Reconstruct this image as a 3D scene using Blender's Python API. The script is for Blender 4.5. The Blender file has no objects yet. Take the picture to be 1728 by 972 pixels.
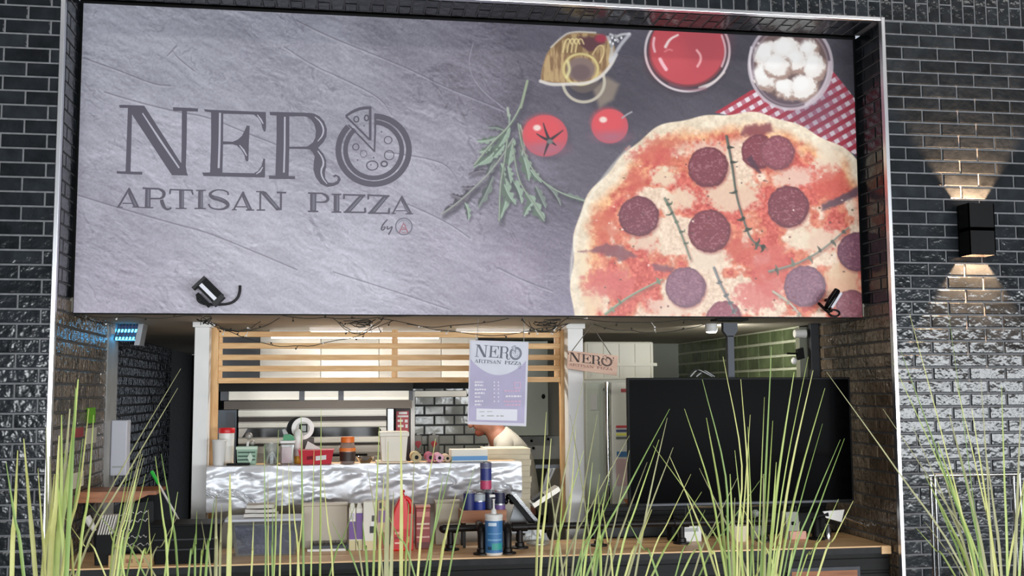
import bpy, bmesh, math, random
import numpy as np
from mathutils import Vector, Matrix
from mathutils.geometry import tessellate_polygon

random.seed(7)
scene = bpy.context.scene
COL = scene.collection

# ------------------------------------------------------------------ camera
F = 1850.0                       # focal length in pixels of a 1728 x 972 frame
YAW, PITCH, ROLL = 0.157, 0.0948, -0.0052
CAM = np.array([-3.1212, -5.8319, 1.75])
_cy, _sy, _cp, _sp = math.cos(YAW), math.sin(YAW), math.cos(PITCH), math.sin(PITCH)
FWD = np.array([_sy * _cp, _cy * _cp, _sp])
_r = np.array([_cy, -_sy, 0.0])
_u = np.cross(_r, FWD)
RGT = math.cos(ROLL) * _r + math.sin(ROLL) * _u
UPV = -math.sin(ROLL) * _r + math.cos(ROLL) * _u


def on_plane(x, y, axis, val):
    d = FWD + RGT * (x - 864) / F - UPV * (y - 486) / F
    t = (val - CAM[axis]) / d[axis]
    return CAM + d * t


def U(x, y, Y):                  # photo pixel -> point on the plane at depth Y
    return on_plane(x, y, 1, Y)


def pix(P):                      # array of points -> photo pixels
    d = np.asarray(P) - CAM
    dep = d @ FWD
    return 864 + F * (d @ RGT) / dep, 486 - F * (d @ UPV) / dep


cam_data = bpy.data.cameras.new('camera')
cam_data.sensor_width = 36.0
cam_data.lens = F / 1728 * 36.0
cam_data.clip_start = 0.05
cam = bpy.data.objects.new('camera', cam_data)
COL.objects.link(cam)
m = Matrix(((RGT[0], UPV[0], -FWD[0], CAM[0]), (RGT[1], UPV[1], -FWD[1], CAM[1]),
            (RGT[2], UPV[2], -FWD[2], CAM[2]), (0, 0, 0, 1)))
cam.matrix_world = m
scene.camera = cam

# ------------------------------------------------------------------ light
scene.view_settings.view_transform = 'Standard'
scene.view_settings.look = 'None'
scene.view_settings.gamma = 1.0
scene.view_settings.use_curve_mapping = False
scene.view_settings.exposure = 0.0

world = bpy.data.worlds.new('world')
scene.world = world
world.use_nodes = True
wbg = world.node_tree.nodes['Background']
wbg.inputs['Color'].default_value = (0.80, 0.88, 1.0, 1)
wbg.inputs['Strength'].default_value = 0.6


def area(name, loc, target, sx, sy, energy, color=(1, 1, 1), spread=180):
    l = bpy.data.lights.new(name, 'AREA')
    l.shape = 'RECTANGLE'
    l.size, l.size_y = sx, sy
    l.energy = energy
    l.color = color
    l.spread = math.radians(spread)
    o = bpy.data.objects.new(name, l)
    COL.objects.link(o)
    o.location = loc
    o.rotation_euler = (Vector(target) - Vector(loc)).to_track_quat('-Z', 'Y').to_euler()
    return o


# daylight through the glazed front of the hall, far behind the camera
for k, xc in enumerate((-6.4, -2.6, 1.2, 5.0, 8.8, 12.6)):
    area('window_daylight', (xc, -15.9, 1.4), (xc, 0, 1.4), 3.4, 2.1, 460, (0.93, 0.97, 1.0))
# unseen fill lights added overhead to wash the sign
for xc in (-6.0, -2.2, 1.6):
    for yc in (-2.2,):
        area('sign_wash_fill', (xc, yc, 5.2), (xc, yc, 0), 2.4, 0.3, 24, (1.0, 0.97, 0.93))

ZT = 3.906                        # top of the portal
XL, XR = -4.5436, 0.0             # sides of the portal
ZS = 2.19                         # soffit behind the sign
ZC = 0.872                        # counter top


# ------------------------------------------------------------------ materials
def lin(c):
    c = c / 255.0
    return c / 12.92 if c <= 0.04045 else ((c + 0.055) / 1.055) ** 2.4


def C(r, g, b):
    return (lin(r), lin(g), lin(b), 1.0)


MATS = {}


def mat(name, rgb, rough=0.5, metal=0.0, var=0.0, scale=8.0, bump=0.0, bscale=40.0, stretch=(1, 1, 1),
        rgb2=None, spec=0.5, trans=0.0, emit=None, estr=0.0, coat=0.0, objrand=0.0, alpha=1.0, detail=4.0):
    if name in MATS:
        return MATS[name]
    M = bpy.data.materials.new(name)
    M.use_nodes = True
    nt = M.node_tree
    b = nt.nodes['Principled BSDF']
    col = C(*rgb)
    b.inputs['Base Color'].default_value = col
    b.inputs['Roughness'].default_value = rough
    b.inputs['Metallic'].default_value = metal
    b.inputs['Specular IOR Level'].default_value = spec
    b.inputs['Transmission Weight'].default_value = trans
    b.inputs['Coat Weight'].default_value = coat
    b.inputs['Alpha'].default_value = alpha
    if emit:
        b.inputs['Emission Color'].default_value = C(*emit)
        b.inputs['Emission Strength'].default_value = estr
    tc = nt.nodes.new('ShaderNodeTexCoord')
    mp = nt.nodes.new('ShaderNodeMapping')
    mp.inputs['Scale'].default_value = stretch
    nt.links.new(tc.outputs['Object'], mp.inputs['Vector'])
    oi = nt.nodes.new('ShaderNodeObjectInfo')
    mul = nt.nodes.new('ShaderNodeMath')
    mul.operation = 'MULTIPLY'
    mul.inputs[1].default_value = 37.0
    nt.links.new(oi.outputs['Random'], mul.inputs[0])
    nt.links.new(mul.outputs[0], mp.inputs['Location'])
    if var > 0 or rgb2:
        n = nt.nodes.new('ShaderNodeTexNoise')
        n.inputs['Scale'].default_value = scale
        n.inputs['Detail'].default_value = detail
        nt.links.new(mp.outputs['Vector'], n.inputs['Vector'])
        r = nt.nodes.new('ShaderNodeValToRGB')
        r.color_ramp.elements[0].position = 0.32
        r.color_ramp.elements[1].position = 0.68
        if rgb2:
            c2 = C(*rgb2)
        else:
            c2 = tuple(min(1, x * (1 + var)) for x in col[:3]) + (1,)
            col = tuple(x * (1 - var) for x in col[:3]) + (1,)
        r.color_ramp.elements[0].color = col
        r.color_ramp.elements[1].color = c2
        nt.links.new(n.outputs['Fac'], r.inputs['Fac'])
        out = r.outputs['Color']
        if objrand:
            hs = nt.nodes.new('ShaderNodeHueSaturation')
            mr = nt.nodes.new('ShaderNodeMapRange')
            mr.inputs['To Min'].default_value = 1 - objrand
            mr.inputs['To Max'].default_value = 1 + objrand
            nt.links.new(oi.outputs['Random'], mr.inputs['Value'])
            nt.links.new(mr.outputs['Result'], hs.inputs['Value'])
            nt.links.new(out, hs.inputs['Color'])
            out = hs.outputs['Color']
        nt.links.new(out, b.inputs['Base Color'])
    if bump > 0:
        n2 = nt.nodes.new('ShaderNodeTexNoise')
        n2.inputs['Scale'].default_value = bscale
        n2.inputs['Detail'].default_value = 2.0
        nt.links.new(mp.outputs['Vector'], n2.inputs['Vector'])
        bp = nt.nodes.new('ShaderNodeBump')
        bp.inputs['Strength'].default_value = 1.0
        bp.inputs['Distance'].default_value = bump
        nt.links.new(n2.outputs['Fac'], bp.inputs['Height'])
        nt.links.new(bp.outputs['Normal'], b.inputs['Normal'])
    MATS[name] = M
    return M


GLAZE = mat('glazed_black_tile', (36, 40, 44), 0.14, var=0.35, scale=9, bump=0.0034, bscale=20, objrand=0.35, spec=0.42)
GLAZE_WAVY = mat('wavy_glazed_tile', (112, 98, 82), 0.12, var=0.35, scale=9, bump=0.016, bscale=26, objrand=0.35, spec=0.7)  # brown glaze, its colour lightened for the warm reflections on the reveals
GLAZE_NAVY = mat('glazed_navy_tile', (26, 32, 42), 0.12, var=0.3, scale=9, bump=0.012, bscale=22, spec=.6, objrand=0.3)
GLAZE_GREEN = mat('glazed_olive_tile', (92, 104, 74), 0.2, var=0.25, scale=7, bump=0.003, bscale=14, objrand=0.25)
GLAZE_GREY = mat('glazed_grey_metro_tile', (158, 162, 158), 0.12, var=0.2, scale=7, bump=0.002, bscale=14, objrand=0.15)
GROUT = mat('grey_grout', (122, 123, 126), 0.9, var=0.15, scale=30)
GROUT_DARK = mat('dark_grout', (96, 97, 98), 0.9, var=0.15, scale=30)
TRIM = mat('brushed_aluminium', (225, 226, 230), 0.28, metal=0.9, var=0.05, scale=5)
BLACK = mat('black_paint', (14, 14, 15), 0.5, var=0.2, scale=6, spec=.15)
BLACK_GLOSS = mat('black_gloss', (6, 6, 7), 0.12, spec=.2)
SCREEN = mat('dark_screen_glass', (3, 3, 4), 0.2, spec=0.012)
BLACK_RUBBER = mat('black_rubber', (14, 14, 16), 0.55)
CEIL = mat('beige_soffit_paint', (190, 182, 168), 0.75, var=0.06, scale=3)
PLASTER = mat('pale_plaster', (190, 188, 182), 0.85, var=0.05, scale=3)
WHITE_PAINT = mat('white_paint', (238, 238, 236), 0.55, var=0.04, scale=5)
FLOOR = mat('grey_concrete', (105, 102, 98), 0.6, var=0.18, scale=2.5)
STEEL = mat('stainless_steel', (158, 153, 145), 0.36, metal=0.7, var=0.06, scale=6, stretch=(1, 1, 12))
STEEL_BRIGHT = mat('bright_stainless_steel', (178, 173, 162), 0.38, metal=0.5, var=0.04, scale=5)
CHROME = mat('chrome', (210, 212, 214), 0.12, metal=1.0)
DARK_STEEL = mat('dark_grey_steel', (58, 60, 64), 0.4, metal=0.5, var=0.15, scale=8)
IRON = mat('black_iron_pipe', (34, 31, 30), 0.42, metal=0.6, var=0.25, scale=30)
PINE = mat('pine_wood', (232, 192, 136), 0.5, rgb2=(206, 156, 98), scale=6, stretch=(1, 9, 9), detail=6)
PINE_UP = mat('pine_wood_upright', (232, 192, 136), 0.5, rgb2=(206, 156, 98), scale=6, stretch=(9, 9, 1), detail=6)
OAK = mat('oak_counter_wood', (250, 210, 158), 0.4, rgb2=(228, 178, 124), scale=4, stretch=(1, 14, 14), detail=7)
OAK_RED = mat('reddish_wood', (176, 112, 66), 0.45, rgb2=(142, 82, 44), scale=5, stretch=(1, 12, 12), detail=6)
CREAM = mat('cream_plastic', (236, 228, 212), 0.4)
WHITE_PLASTIC = mat('white_plastic', (232, 230, 226), 0.35)
GREY_PLASTIC = mat('grey_plastic', (168, 170, 168), 0.45)
SAGE = mat('grey_green_enamel', (166, 174, 164), 0.35, var=0.03)
CLEAR = mat('clear_plastic', (235, 240, 240), 0.08, trans=0.92)
RED = mat('red_plastic', (214, 32, 40), 0.35)
FOIL = mat('aluminium_foil', (220, 222, 227), 0.42, metal=0.45, var=0.03, scale=20, bump=0.0012, bscale=30)


# ------------------------------------------------------------------ mesh helpers
class MB:
    def __init__(self):
        self.v, self.f = [], []

    def add(self, verts, faces):
        n = len(self.v)
        self.v += [tuple(map(float, p)) for p in verts]
        self.f += [tuple(i + n for i in f) for f in faces]
        return self

    def box(self, x0, x1, y0, y1, z0, z1, bev=0.0):
        if x0 > x1: x0, x1 = x1, x0
        if y0 > y1: y0, y1 = y1, y0
        if z0 > z1: z0, z1 = z1, z0
        if bev <= 0:
            V = [(x, y, z) for z in (z0, z1) for y in (y0, y1) for x in (x0, x1)]
            return self.add(V, [(0, 2, 3, 1), (4, 5, 7, 6), (0, 1, 5, 4), (2, 6, 7, 3), (0, 4, 6, 2), (1, 3, 7, 5)])
        b = min(bev, (x1 - x0) / 2.01, (y1 - y0) / 2.01, (z1 - z0) / 2.01)
        bm = bmesh.new()
        bmesh.ops.create_cube(bm, size=1.0)
        for v in bm.verts:
            v.co = Vector(((x0 + x1) / 2 + v.co.x * (x1 - x0), (y0 + y1) / 2 + v.co.y * (y1 - y0),
                           (z0 + z1) / 2 + v.co.z * (z1 - z0)))
        bmesh.ops.bevel(bm, geom=bm.edges[:], offset=b, segments=2, affect='EDGES', profile=0.6)
        bm.verts.index_update()
        V = [tuple(v.co) for v in bm.verts]
        Fc = [tuple(v.index for v in f.verts) for f in bm.faces]
        bm.free()
        return self.add(V, Fc)

    def obox(self, c, ax, ay, az):      # oriented box: centre and three half-axis vectors
        c, ax, ay, az = (np.array(q, float) for q in (c, ax, ay, az))
        V = [c + i * ax + j * ay + k * az for k in (-1, 1) for j in (-1, 1) for i in (-1, 1)]
        return self.add(V, [(0, 2, 3, 1), (4, 5, 7, 6), (0, 1, 5, 4), (2, 6, 7, 3), (0, 4, 6, 2), (1, 3, 7, 5)])

    def tube(self, pts, rad, n=8, caps=True):
        pts = [Vector(p) for p in pts]
        if not isinstance(rad, (list, tuple)): rad = [rad] * len(pts)
        rings, V, Fc = [], [], []
        up = None
        for i, p in enumerate(pts):
            t = (pts[min(i + 1, len(pts) - 1)] - pts[max(i - 1, 0)])
            t = t.normalized() if t.length > 1e-9 else Vector((0, 0, 1))
            if up is None:
                up = Vector((0, 0, 1)) if abs(t.z) < 0.9 else Vector((1, 0, 0))
            a = t.cross(up)
            if a.length < 1e-6: a = t.cross(Vector((0, 1, 0.01)))
            a.normalize()
            b2 = t.cross(a).normalized()
            up = -b2 if up.dot(-b2) > 0 else b2
            a = t.cross(up).normalized()
            b2 = up
            for k in range(n):
                an = 2 * math.pi * k / n
                V.append(p + (a * math.cos(an) + b2 * math.sin(an)) * rad[i])
        for i in range(len(pts) - 1):
            for k in range(n):
                k2 = (k + 1) % n
                Fc.append((i * n + k, i * n + k2, (i + 1) * n + k2, (i + 1) * n + k))
        if caps:
            Fc.append(tuple(range(n))[::-1])
            Fc.append(tuple((len(pts) - 1) * n + k for k in range(n)))
        return self.add(V, Fc)

    def lathe(self, cx, cy, z0, prof, n=24, sx=1.0, sy=1.0, cap=True):
        V, Fc = [], []
        for r, z in prof:
            for k in range(n):
                a = 2 * math.pi * k / n
                V.append((cx + r * sx * math.cos(a), cy + r * sy * math.sin(a), z0 + z))
        for i in range(len(prof) - 1):
            for k in range(n):
                k2 = (k + 1) % n
                Fc.append((i * n + k, i * n + k2, (i + 1) * n + k2, (i + 1) * n + k))
        if cap:
            Fc.append(tuple(range(n))[::-1])
            Fc.append(tuple((len(prof) - 1) * n + k for k in range(n)))
        return self.add(V, Fc)

    def ball(self, c, r, n=10, s=(1, 1, 1)):
        prof = [(max(1e-4, math.sin(math.pi * i / n)) * r, -math.cos(math.pi * i / n) * r * s[2]) for i in range(n + 1)]
        return self.lathe(c[0], c[1], c[2], prof, n=n + 4, sx=s[0], sy=s[1])

    def frustum(self, c0, h0, c1, h1):   # rectangle to rectangle, c = (x, y, z), h = (hx, hy)
        V = []
        for c, h in ((c0, h0), (c1, h1)):
            for sx, sy in ((-1, -1), (1, -1), (1, 1), (-1, 1)):
                V.append((c[0] + sx * h[0], c[1] + sy * h[1], c[2]))
        return self.add(V, [(0, 3, 2, 1), (4, 5, 6, 7), (0, 1, 5, 4), (1, 2, 6, 5), (2, 3, 7, 6), (3, 0, 4, 7)])

    def poly(self, loops):               # flat polygon (3-D points), possibly concave
        vs = [Vector(p) for lp in loops for p in lp]
        tris = tessellate_polygon([[Vector(p) for p in lp] for lp in loops])
        return self.add([tuple(v) for v in vs], [tuple(t) for t in tris])

    def prism(self, pts, d):             # solid: outline points (3-D, planar) pushed along d
        n = len(pts)
        d = np.array(d, float)
        V = [np.array(p, float) for p in pts] + [np.array(p, float) + d for p in pts]
        tris = tessellate_polygon([[Vector(p) for p in pts]])
        Fc = [tuple(t) for t in tris] + [tuple(i + n for i in t[::-1]) for t in tris]
        Fc += [(i, (i + 1) % n, (i + 1) % n + n, i + n) for i in range(n)]
        return self.add(V, Fc)

    def build(self, name, material, parent=None, smooth=False, keep=False):
        V = np.array(self.v, float)
        if keep:
            org = np.zeros(3)
        else:
            lo, hi = V.min(0), V.max(0)
            org = np.array([(lo[0] + hi[0]) / 2, (lo[1] + hi[1]) / 2, lo[2]])
        me = bpy.data.meshes.new(name)
        me.from_pydata([tuple(p) for p in (V - org)], [], self.f)
        me.validate()
        bm = bmesh.new()
        bm.from_mesh(me)
        bmesh.ops.recalc_face_normals(bm, faces=bm.faces[:])
        bm.to_mesh(me)
        bm.free()
        me.materials.append(material)
        if smooth:
            for p in me.polygons: p.use_smooth = True
            if smooth is not True:
                me.set_sharp_from_angle(angle=math.radians(smooth))
        o = bpy.data.objects.new(name, me)
        COL.objects.link(o)
        put(o, org, parent)
        return o


WPOS = {}


def put(o, org, parent=None):
    o.rotation_mode = 'XYZ'
    base = WPOS[parent.as_pointer()] if parent else np.zeros(3)
    o.location = tuple(np.array(org) - base)
    if parent: o.parent = parent
    WPOS[o.as_pointer()] = np.array(org, float)


def tag(o, label=None, cat=None, group=None, kind=None):
    if label: o['label'] = label
    if cat: o['category'] = cat
    if group: o['group'] = group
    if kind: o['kind'] = kind
    return o


def thing(name, label, cat, loc, group=None):
    o = bpy.data.objects.new(name, None)
    o.empty_display_size = 0.05
    COL.objects.link(o)
    put(o, loc)
    return tag(o, label, cat, group)


def struct(o):
    o['kind'] = 'structure'
    return o


_brick_cache = {}


def brick_mesh(l, h, t, material, bev=0.004):
    key = (round(l, 3), round(h, 3), round(t, 3), material.name)
    if key in _brick_cache: return _brick_cache[key]
    b = min(bev, l / 3, h / 3)
    V, x, z = [], l / 2, h / 2
    for (dx, dz, y) in ((x, z, 0.0), (x, z, t - b * 0.7), (x - b, z - b, t)):
        V += [(-dx, -dz, y), (dx, -dz, y), (dx, dz, y), (-dx, dz, y)]
    Fc = [(0, 3, 2, 1), (8, 9, 10, 11)]
    for s in (0, 4):
        for k in range(4):
            k2 = (k + 1) % 4
            Fc.append((s + k, s + k2, s + 4 + k2, s + 4 + k))
    me = bpy.data.meshes.new('brick')
    me.from_pydata(V, [], Fc)
    me.materials.append(material)
    _brick_cache[key] = me
    return me


def bricks(parent, org, ud, vd, u0, u1, v0, v1, material, bl=0.225, bh=0.075, joint=0.010, depth=0.012,
           phase=(0.0, 0.1125), name='brick', tilt=0.006, row0=0, join=None):
    """bricks laid along ud in courses stacked along vd; local z of a brick is the outward normal ud x vd"""
    org, ud, vd = (np.array(q, float) for q in (org, ud, vd))
    nd = np.cross(ud, vd)
    rows = int(math.floor((v1 - v0) / bh + 1e-6))
    JV, JF = [], []
    for r in range(rows):
        v = v0 + (r + 0.5) * bh
        ph = phase[(r + row0) % 2]
        k = math.floor((u0 - ph) / bl)
        while True:
            a = ph + k * bl
            k += 1
            if a >= u1 - 1e-6: break
            p, q = max(a, u0), min(a + bl, u1)
            if q - p < 0.022: continue
            me = brick_mesh(q - p - joint, bh - joint, depth, material)
            c = org + ud * (p + q) / 2 + vd * v
            R = Matrix(((ud[0], vd[0], nd[0]), (ud[1], vd[1], nd[1]), (ud[2], vd[2], nd[2]))).to_4x4()
            R = R @ Matrix.Rotation(random.uniform(-tilt, tilt), 4, 'X') @ Matrix.Rotation(random.uniform(-tilt, tilt) * .5, 4, 'Y')
            if join:
                n0 = len(JV)
                JV += [tuple(R.to_3x3() @ q_.co + Vector(c)) for q_ in me.vertices]
                JF += [tuple(i + n0 for i in f_.vertices) for f_ in me.polygons]
                continue
            o = bpy.data.objects.new(name, me)
            COL.objects.link(o)
            o.matrix_local = Matrix.Translation(tuple(c - WPOS[parent.as_pointer()])) @ R
            o.parent = parent
    if join:
        MB().add(JV, JF).build(join, material, parent)['kind'] = 'stuff'


# ------------------------------------------------------------------ the setting
# front wall: two tiled piers and the band of soldier tiles over the portal
M_ = 0.006                        # mortar face lies this far behind the tile faces
w = struct(MB().box(0.012, 16, M_, 0.22, 0, ZT).build('wall_right', GROUT, keep=True))
bricks(w, (0.012, M_ + .005, ZT), (1, 0, 0), (0, 0, 1), 0.0, 1.125, -46 * .075, 0, GLAZE, phase=(0.0, 0.1125))
bricks(w, (0.012, M_ + .005, ZT), (1, 0, 0), (0, 0, 1), 1.125, 4.0, -46 * .075, 0, GLAZE, phase=(0.0, 0.1125), join='brick_field')
w = struct(MB().box(-12.5, XL - 0.012, M_, 0.22, 0, ZT).build('wall_left', GROUT, keep=True))
bricks(w, (XL - 0.012, M_ + .005, ZT), (1, 0, 0), (0, 0, 1), -0.6175, 0.0, -46 * .075, 0, GLAZE, phase=(-0.055, -0.1675))
bricks(w, (XL - 0.012, M_ + .005, ZT), (1, 0, 0), (0, 0, 1), -3.0, -0.6175, -46 * .075, 0, GLAZE, phase=(-0.055, -0.1675), join='brick_field')
w = struct(MB().box(-12.5, 16, M_, 0.28, ZT + .001, 5.3).build('wall_top', GROUT, keep=True))
bricks(w, (1.125, M_ + .005, ZT), (0, 0, 1), (-1, 0, 0), 0.005, 0.34, 0, 5.85, GLAZE, phase=(0.005, 0.1175))
bricks(w, (4.05, M_ + .005, ZT), (0, 0, 1), (-1, 0, 0), 0.005, 0.68, 0, 2.925, GLAZE, phase=(0.1175, 0.005), join='brick_field')

# the metal edging round the portal
o = struct(MB().box(XL - 0.02, XL + 0.003, -0.008, 0.03, 0.0, ZT + 0.02, .003).build('trim_1', TRIM, keep=True))
o = struct(MB().box(XL + 0.004, XR - 0.004, -0.008, 0.03, ZT - 0.002, ZT + 0.02, .003).build('trim_2', TRIM, keep=True))
o = struct(MB().box(XR - 0.003, XR + 0.02, -0.008, 0.03, 0.0, ZT + 0.02, .003).build('trim_3', TRIM, keep=True))

# recess: tiled reveals
w = struct(MB().box(XL - 0.25, XL - M_, 0.03, 1.60, 0, ZT - .002).build('wall_recess_left', GROUT_DARK, keep=True))
bricks(w, (XL - M_ - .003, 0, ZT), (0, 1, 0), (0, 0, 1), 0.035, 0.34, -22 * .075, 0, GLAZE, phase=(0.0, 0.1125))
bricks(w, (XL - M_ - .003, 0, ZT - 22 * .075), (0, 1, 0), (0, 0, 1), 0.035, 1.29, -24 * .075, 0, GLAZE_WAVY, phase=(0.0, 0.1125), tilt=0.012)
w = struct(MB().box(XR + M_, XR + 0.24, 0.221, 1.0, 0, ZT - .002).build('wall_recess_right', GROUT_DARK, keep=True))
w2 = MB().box(XR + M_, XR + .0115, 0.03, .221, 0, ZT - .002).build('mortar', GROUT_DARK, w, keep=True)
bricks(w, (XR + M_ + .003, 0, ZT), (0, -1, 0), (0, 0, 1), -0.34, -0.035, -22 * .075, 0, GLAZE, phase=(0.0, 0.1125))
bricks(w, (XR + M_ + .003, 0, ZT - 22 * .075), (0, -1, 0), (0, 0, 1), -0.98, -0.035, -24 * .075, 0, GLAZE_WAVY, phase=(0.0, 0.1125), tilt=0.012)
w = struct(MB().box(XL, XR, 0.03, 0.28, ZT - .001 + M_, ZT + .0009 + M_).build('trim_4', GROUT_DARK, keep=True))
bricks(w, (XL + .01, 0.032, ZT + M_ + .002), (0, 1, 0), (1, 0, 0), 0.0, 0.24, 0.0, 4.52, GLAZE, phase=(0.0, 0.1125))

# bulkhead that carries the sign, and the soffit behind it
struct(MB().box(XL - .005, XR + .005, 0.335, 0.45, ZS + 0.0825, ZT + 0.3).build('wall_bulkhead', BLACK, keep=True))
struct(MB().box(-4.80, XR + .3, 0.34, 7.0, ZS + .003, ZS + 0.08).build('ceiling', CEIL, keep=True))
struct(MB().box(-12.5, 16, -16.2, 10, -0.1, 0.0).build('floor', FLOOR, keep=True))

# side wall of the passage at the left, navy tiles
w = struct(MB().box(-5.0, -4.76, 1.61, 7.0, 0, ZS + .002).build('wall_passage_left', GROUT_DARK, keep=True))
bricks(w, (-4.763, 0, ZS), (0, 1, 0), (0, 0, 1), 1.62, 5.4, -17 * .075, 0, GLAZE_NAVY, phase=(0.0, 0.1125), tilt=0.012)
struct(MB().box(-5.0, -3.96, 7.0, 7.1, 0, ZS).build('wall_passage_end', BLACK, keep=True))
# pale corner strip where the tiled reveal ends
struct(MB().box(XL - .012, XL + .006, 1.30, 1.62, 0, ZS, .003).build('trim_5', mat('pale_grey_render', (158, 158, 156), .5, var=.12, scale=9), keep=True))

# right side wall of the kitchen, olive tiles
w = struct(MB().box(M_, .25, 1.3, 5.0, 0, ZS + .002).build('wall_kitchen_right', mat('pale_olive_grout', (178, 182, 160), .9, var=.1, scale=20), keep=True))
bricks(w, (M_ + .003, 0, ZS), (0, -1, 0), (0, 0, 1), -4.95, -1.32, -7 * .095, 0, GLAZE_GREEN, bh=.095, joint=.019, phase=(0.0, 0.0))
struct(MB().box(M_, .25, 1.0, 1.3, 0, ZS + .002).build('wall_kitchen_jamb', BLACK, keep=True))
# kitchen back wall
w = struct(MB().box(-3.95, .25, 5.0, 5.1, 0, ZS + .002).build('wall_kitchen_back', PLASTER, keep=True))

# hall in front of the counter, behind the camera
struct(MB().box(-12.5, 16, -16.2, .28, 5.3, 5.4).build('ceiling_hall', mat('dark_hall_ceiling', (58, 58, 60), .8, var=.1, scale=2), keep=True))
struct(MB().box(-12.6, -12.5, -16.2, .28, 0, 5.3).build('wall_hall_left', mat('grey_hall_wall', (120, 116, 112), .8, var=.08, scale=1.5), keep=True))
struct(MB().box(16, 16.1, -16.2, .28, 0, 5.3).build('wall_hall_right', MATS['grey_hall_wall'], keep=True))
b = MB().box(-12.5, 16, -16.2, -16.0, 0, .3).box(-12.5, 16, -16.2, -16.0, 2.5, 5.3)
b.box(-12.5, -8.1, -16.2, -16.0, .3, 2.5)
for xc in (-4.5, -0.7, 3.1, 6.9, 10.7, 15.2):
    b.box(xc - .2, xc + .2, -16.2, -16.0, .3, 2.5)
struct(b.build('wall_hall_front', MATS['grey_hall_wall'], keep=True))


# ------------------------------------------------------------------ the big printed sign
SY = 0.300                        # print face
p_tl, p_tr, p_bl, p_br = U(142, 5, SY), U(1441, 68, SY), U(123, 527, SY), U(1453, 536, SY)
SX0, SX1 = (p_tl[0] + p_bl[0]) / 2, (p_tr[0] + p_br[0]) / 2
SZ0, SZ1 = (p_bl[2] + p_br[2]) / 2, (p_tl[2] + p_tr[2]) / 2

_rs = np.random.RandomState(3)
_tab = _rs.rand(512, 512)


def vn(x, y):
    xi, yi = np.floor(x).astype(int), np.floor(y).astype(int)
    fx, fy = x - xi, y - yi
    fx, fy = fx * fx * (3 - 2 * fx), fy * fy * (3 - 2 * fy)
    a, b_ = _tab[yi % 512, xi % 512], _tab[yi % 512, (xi + 1) % 512]
    c, d = _tab[(yi + 1) % 512, xi % 512], _tab[(yi + 1) % 512, (xi + 1) % 512]
    return (a * (1 - fx) + b_ * fx) * (1 - fy) + (c * (1 - fx) + d * fx) * fy


def fbm(x, y, oct=5, gain=0.5):
    s, a, t = 0, 1.0, 0
    for k in range(oct):
        s = s + a * vn(x + 17.3 * k, y + 9.1 * k)
        t += a
        a *= gain
        x, y = x * 2.03, y * 2.03
    return s / t


def sm(a, b_, x):
    t = np.clip((x - a) / (b_ - a), 0, 1)
    return t * t * (3 - 2 * t)


def seg_dist(X, Y, pts):
    """distance to a polyline and the arc position 0..1 of the nearest point"""
    best, pos = np.full(X.shape, 1e9), np.zeros(X.shape)
    L = [math.hypot(pts[i + 1][0] - pts[i][0], pts[i + 1][1] - pts[i][1]) for i in range(len(pts) - 1)]
    T, acc = sum(L), 0
    for i in range(len(pts) - 1):
        (x0, y0), (x1, y1) = pts[i], pts[i + 1]
        dx, dy = x1 - x0, y1 - y0
        t = np.clip(((X - x0) * dx + (Y - y0) * dy) / (dx * dx + dy * dy + 1e-9), 0, 1)
        d = np.hypot(X - x0 - t * dx, Y - y0 - t * dy)
        mk = d < best
        best = np.where(mk, d, best)
        pos = np.where(mk, (acc + t * L[i]) / T, pos)
        acc += L[i]
    return best, pos


def poly_sd(X, Y, pts):
    """signed distance to a closed polygon, negative inside"""
    d, _ = seg_dist(X, Y, list(pts) + [pts[0]])
    ins = np.zeros(X.shape, bool)
    n = len(pts)
    for i in range(n):
        (x0, y0), (x1, y1) = pts[i], pts[(i + 1) % n]
        if y0 == y1: continue
        c = ((y0 > Y) != (y1 > Y)) & (X < (x1 - x0) * (Y - y0) / (y1 - y0) + x0)
        ins ^= c
    return np.where(ins, -d, d)


def chaikin(pts, k=2):
    for _ in range(k):
        q = [pts[0]]
        for i in range(len(pts) - 1):
            a, b_ = np.array(pts[i], float), np.array(pts[i + 1], float)
            q += [tuple(a * .75 + b_ * .25), tuple(a * .25 + b_ * .75)]
        q.append(pts[-1])
        pts = q
    return [tuple(map(float, p)) for p in pts]


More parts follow.
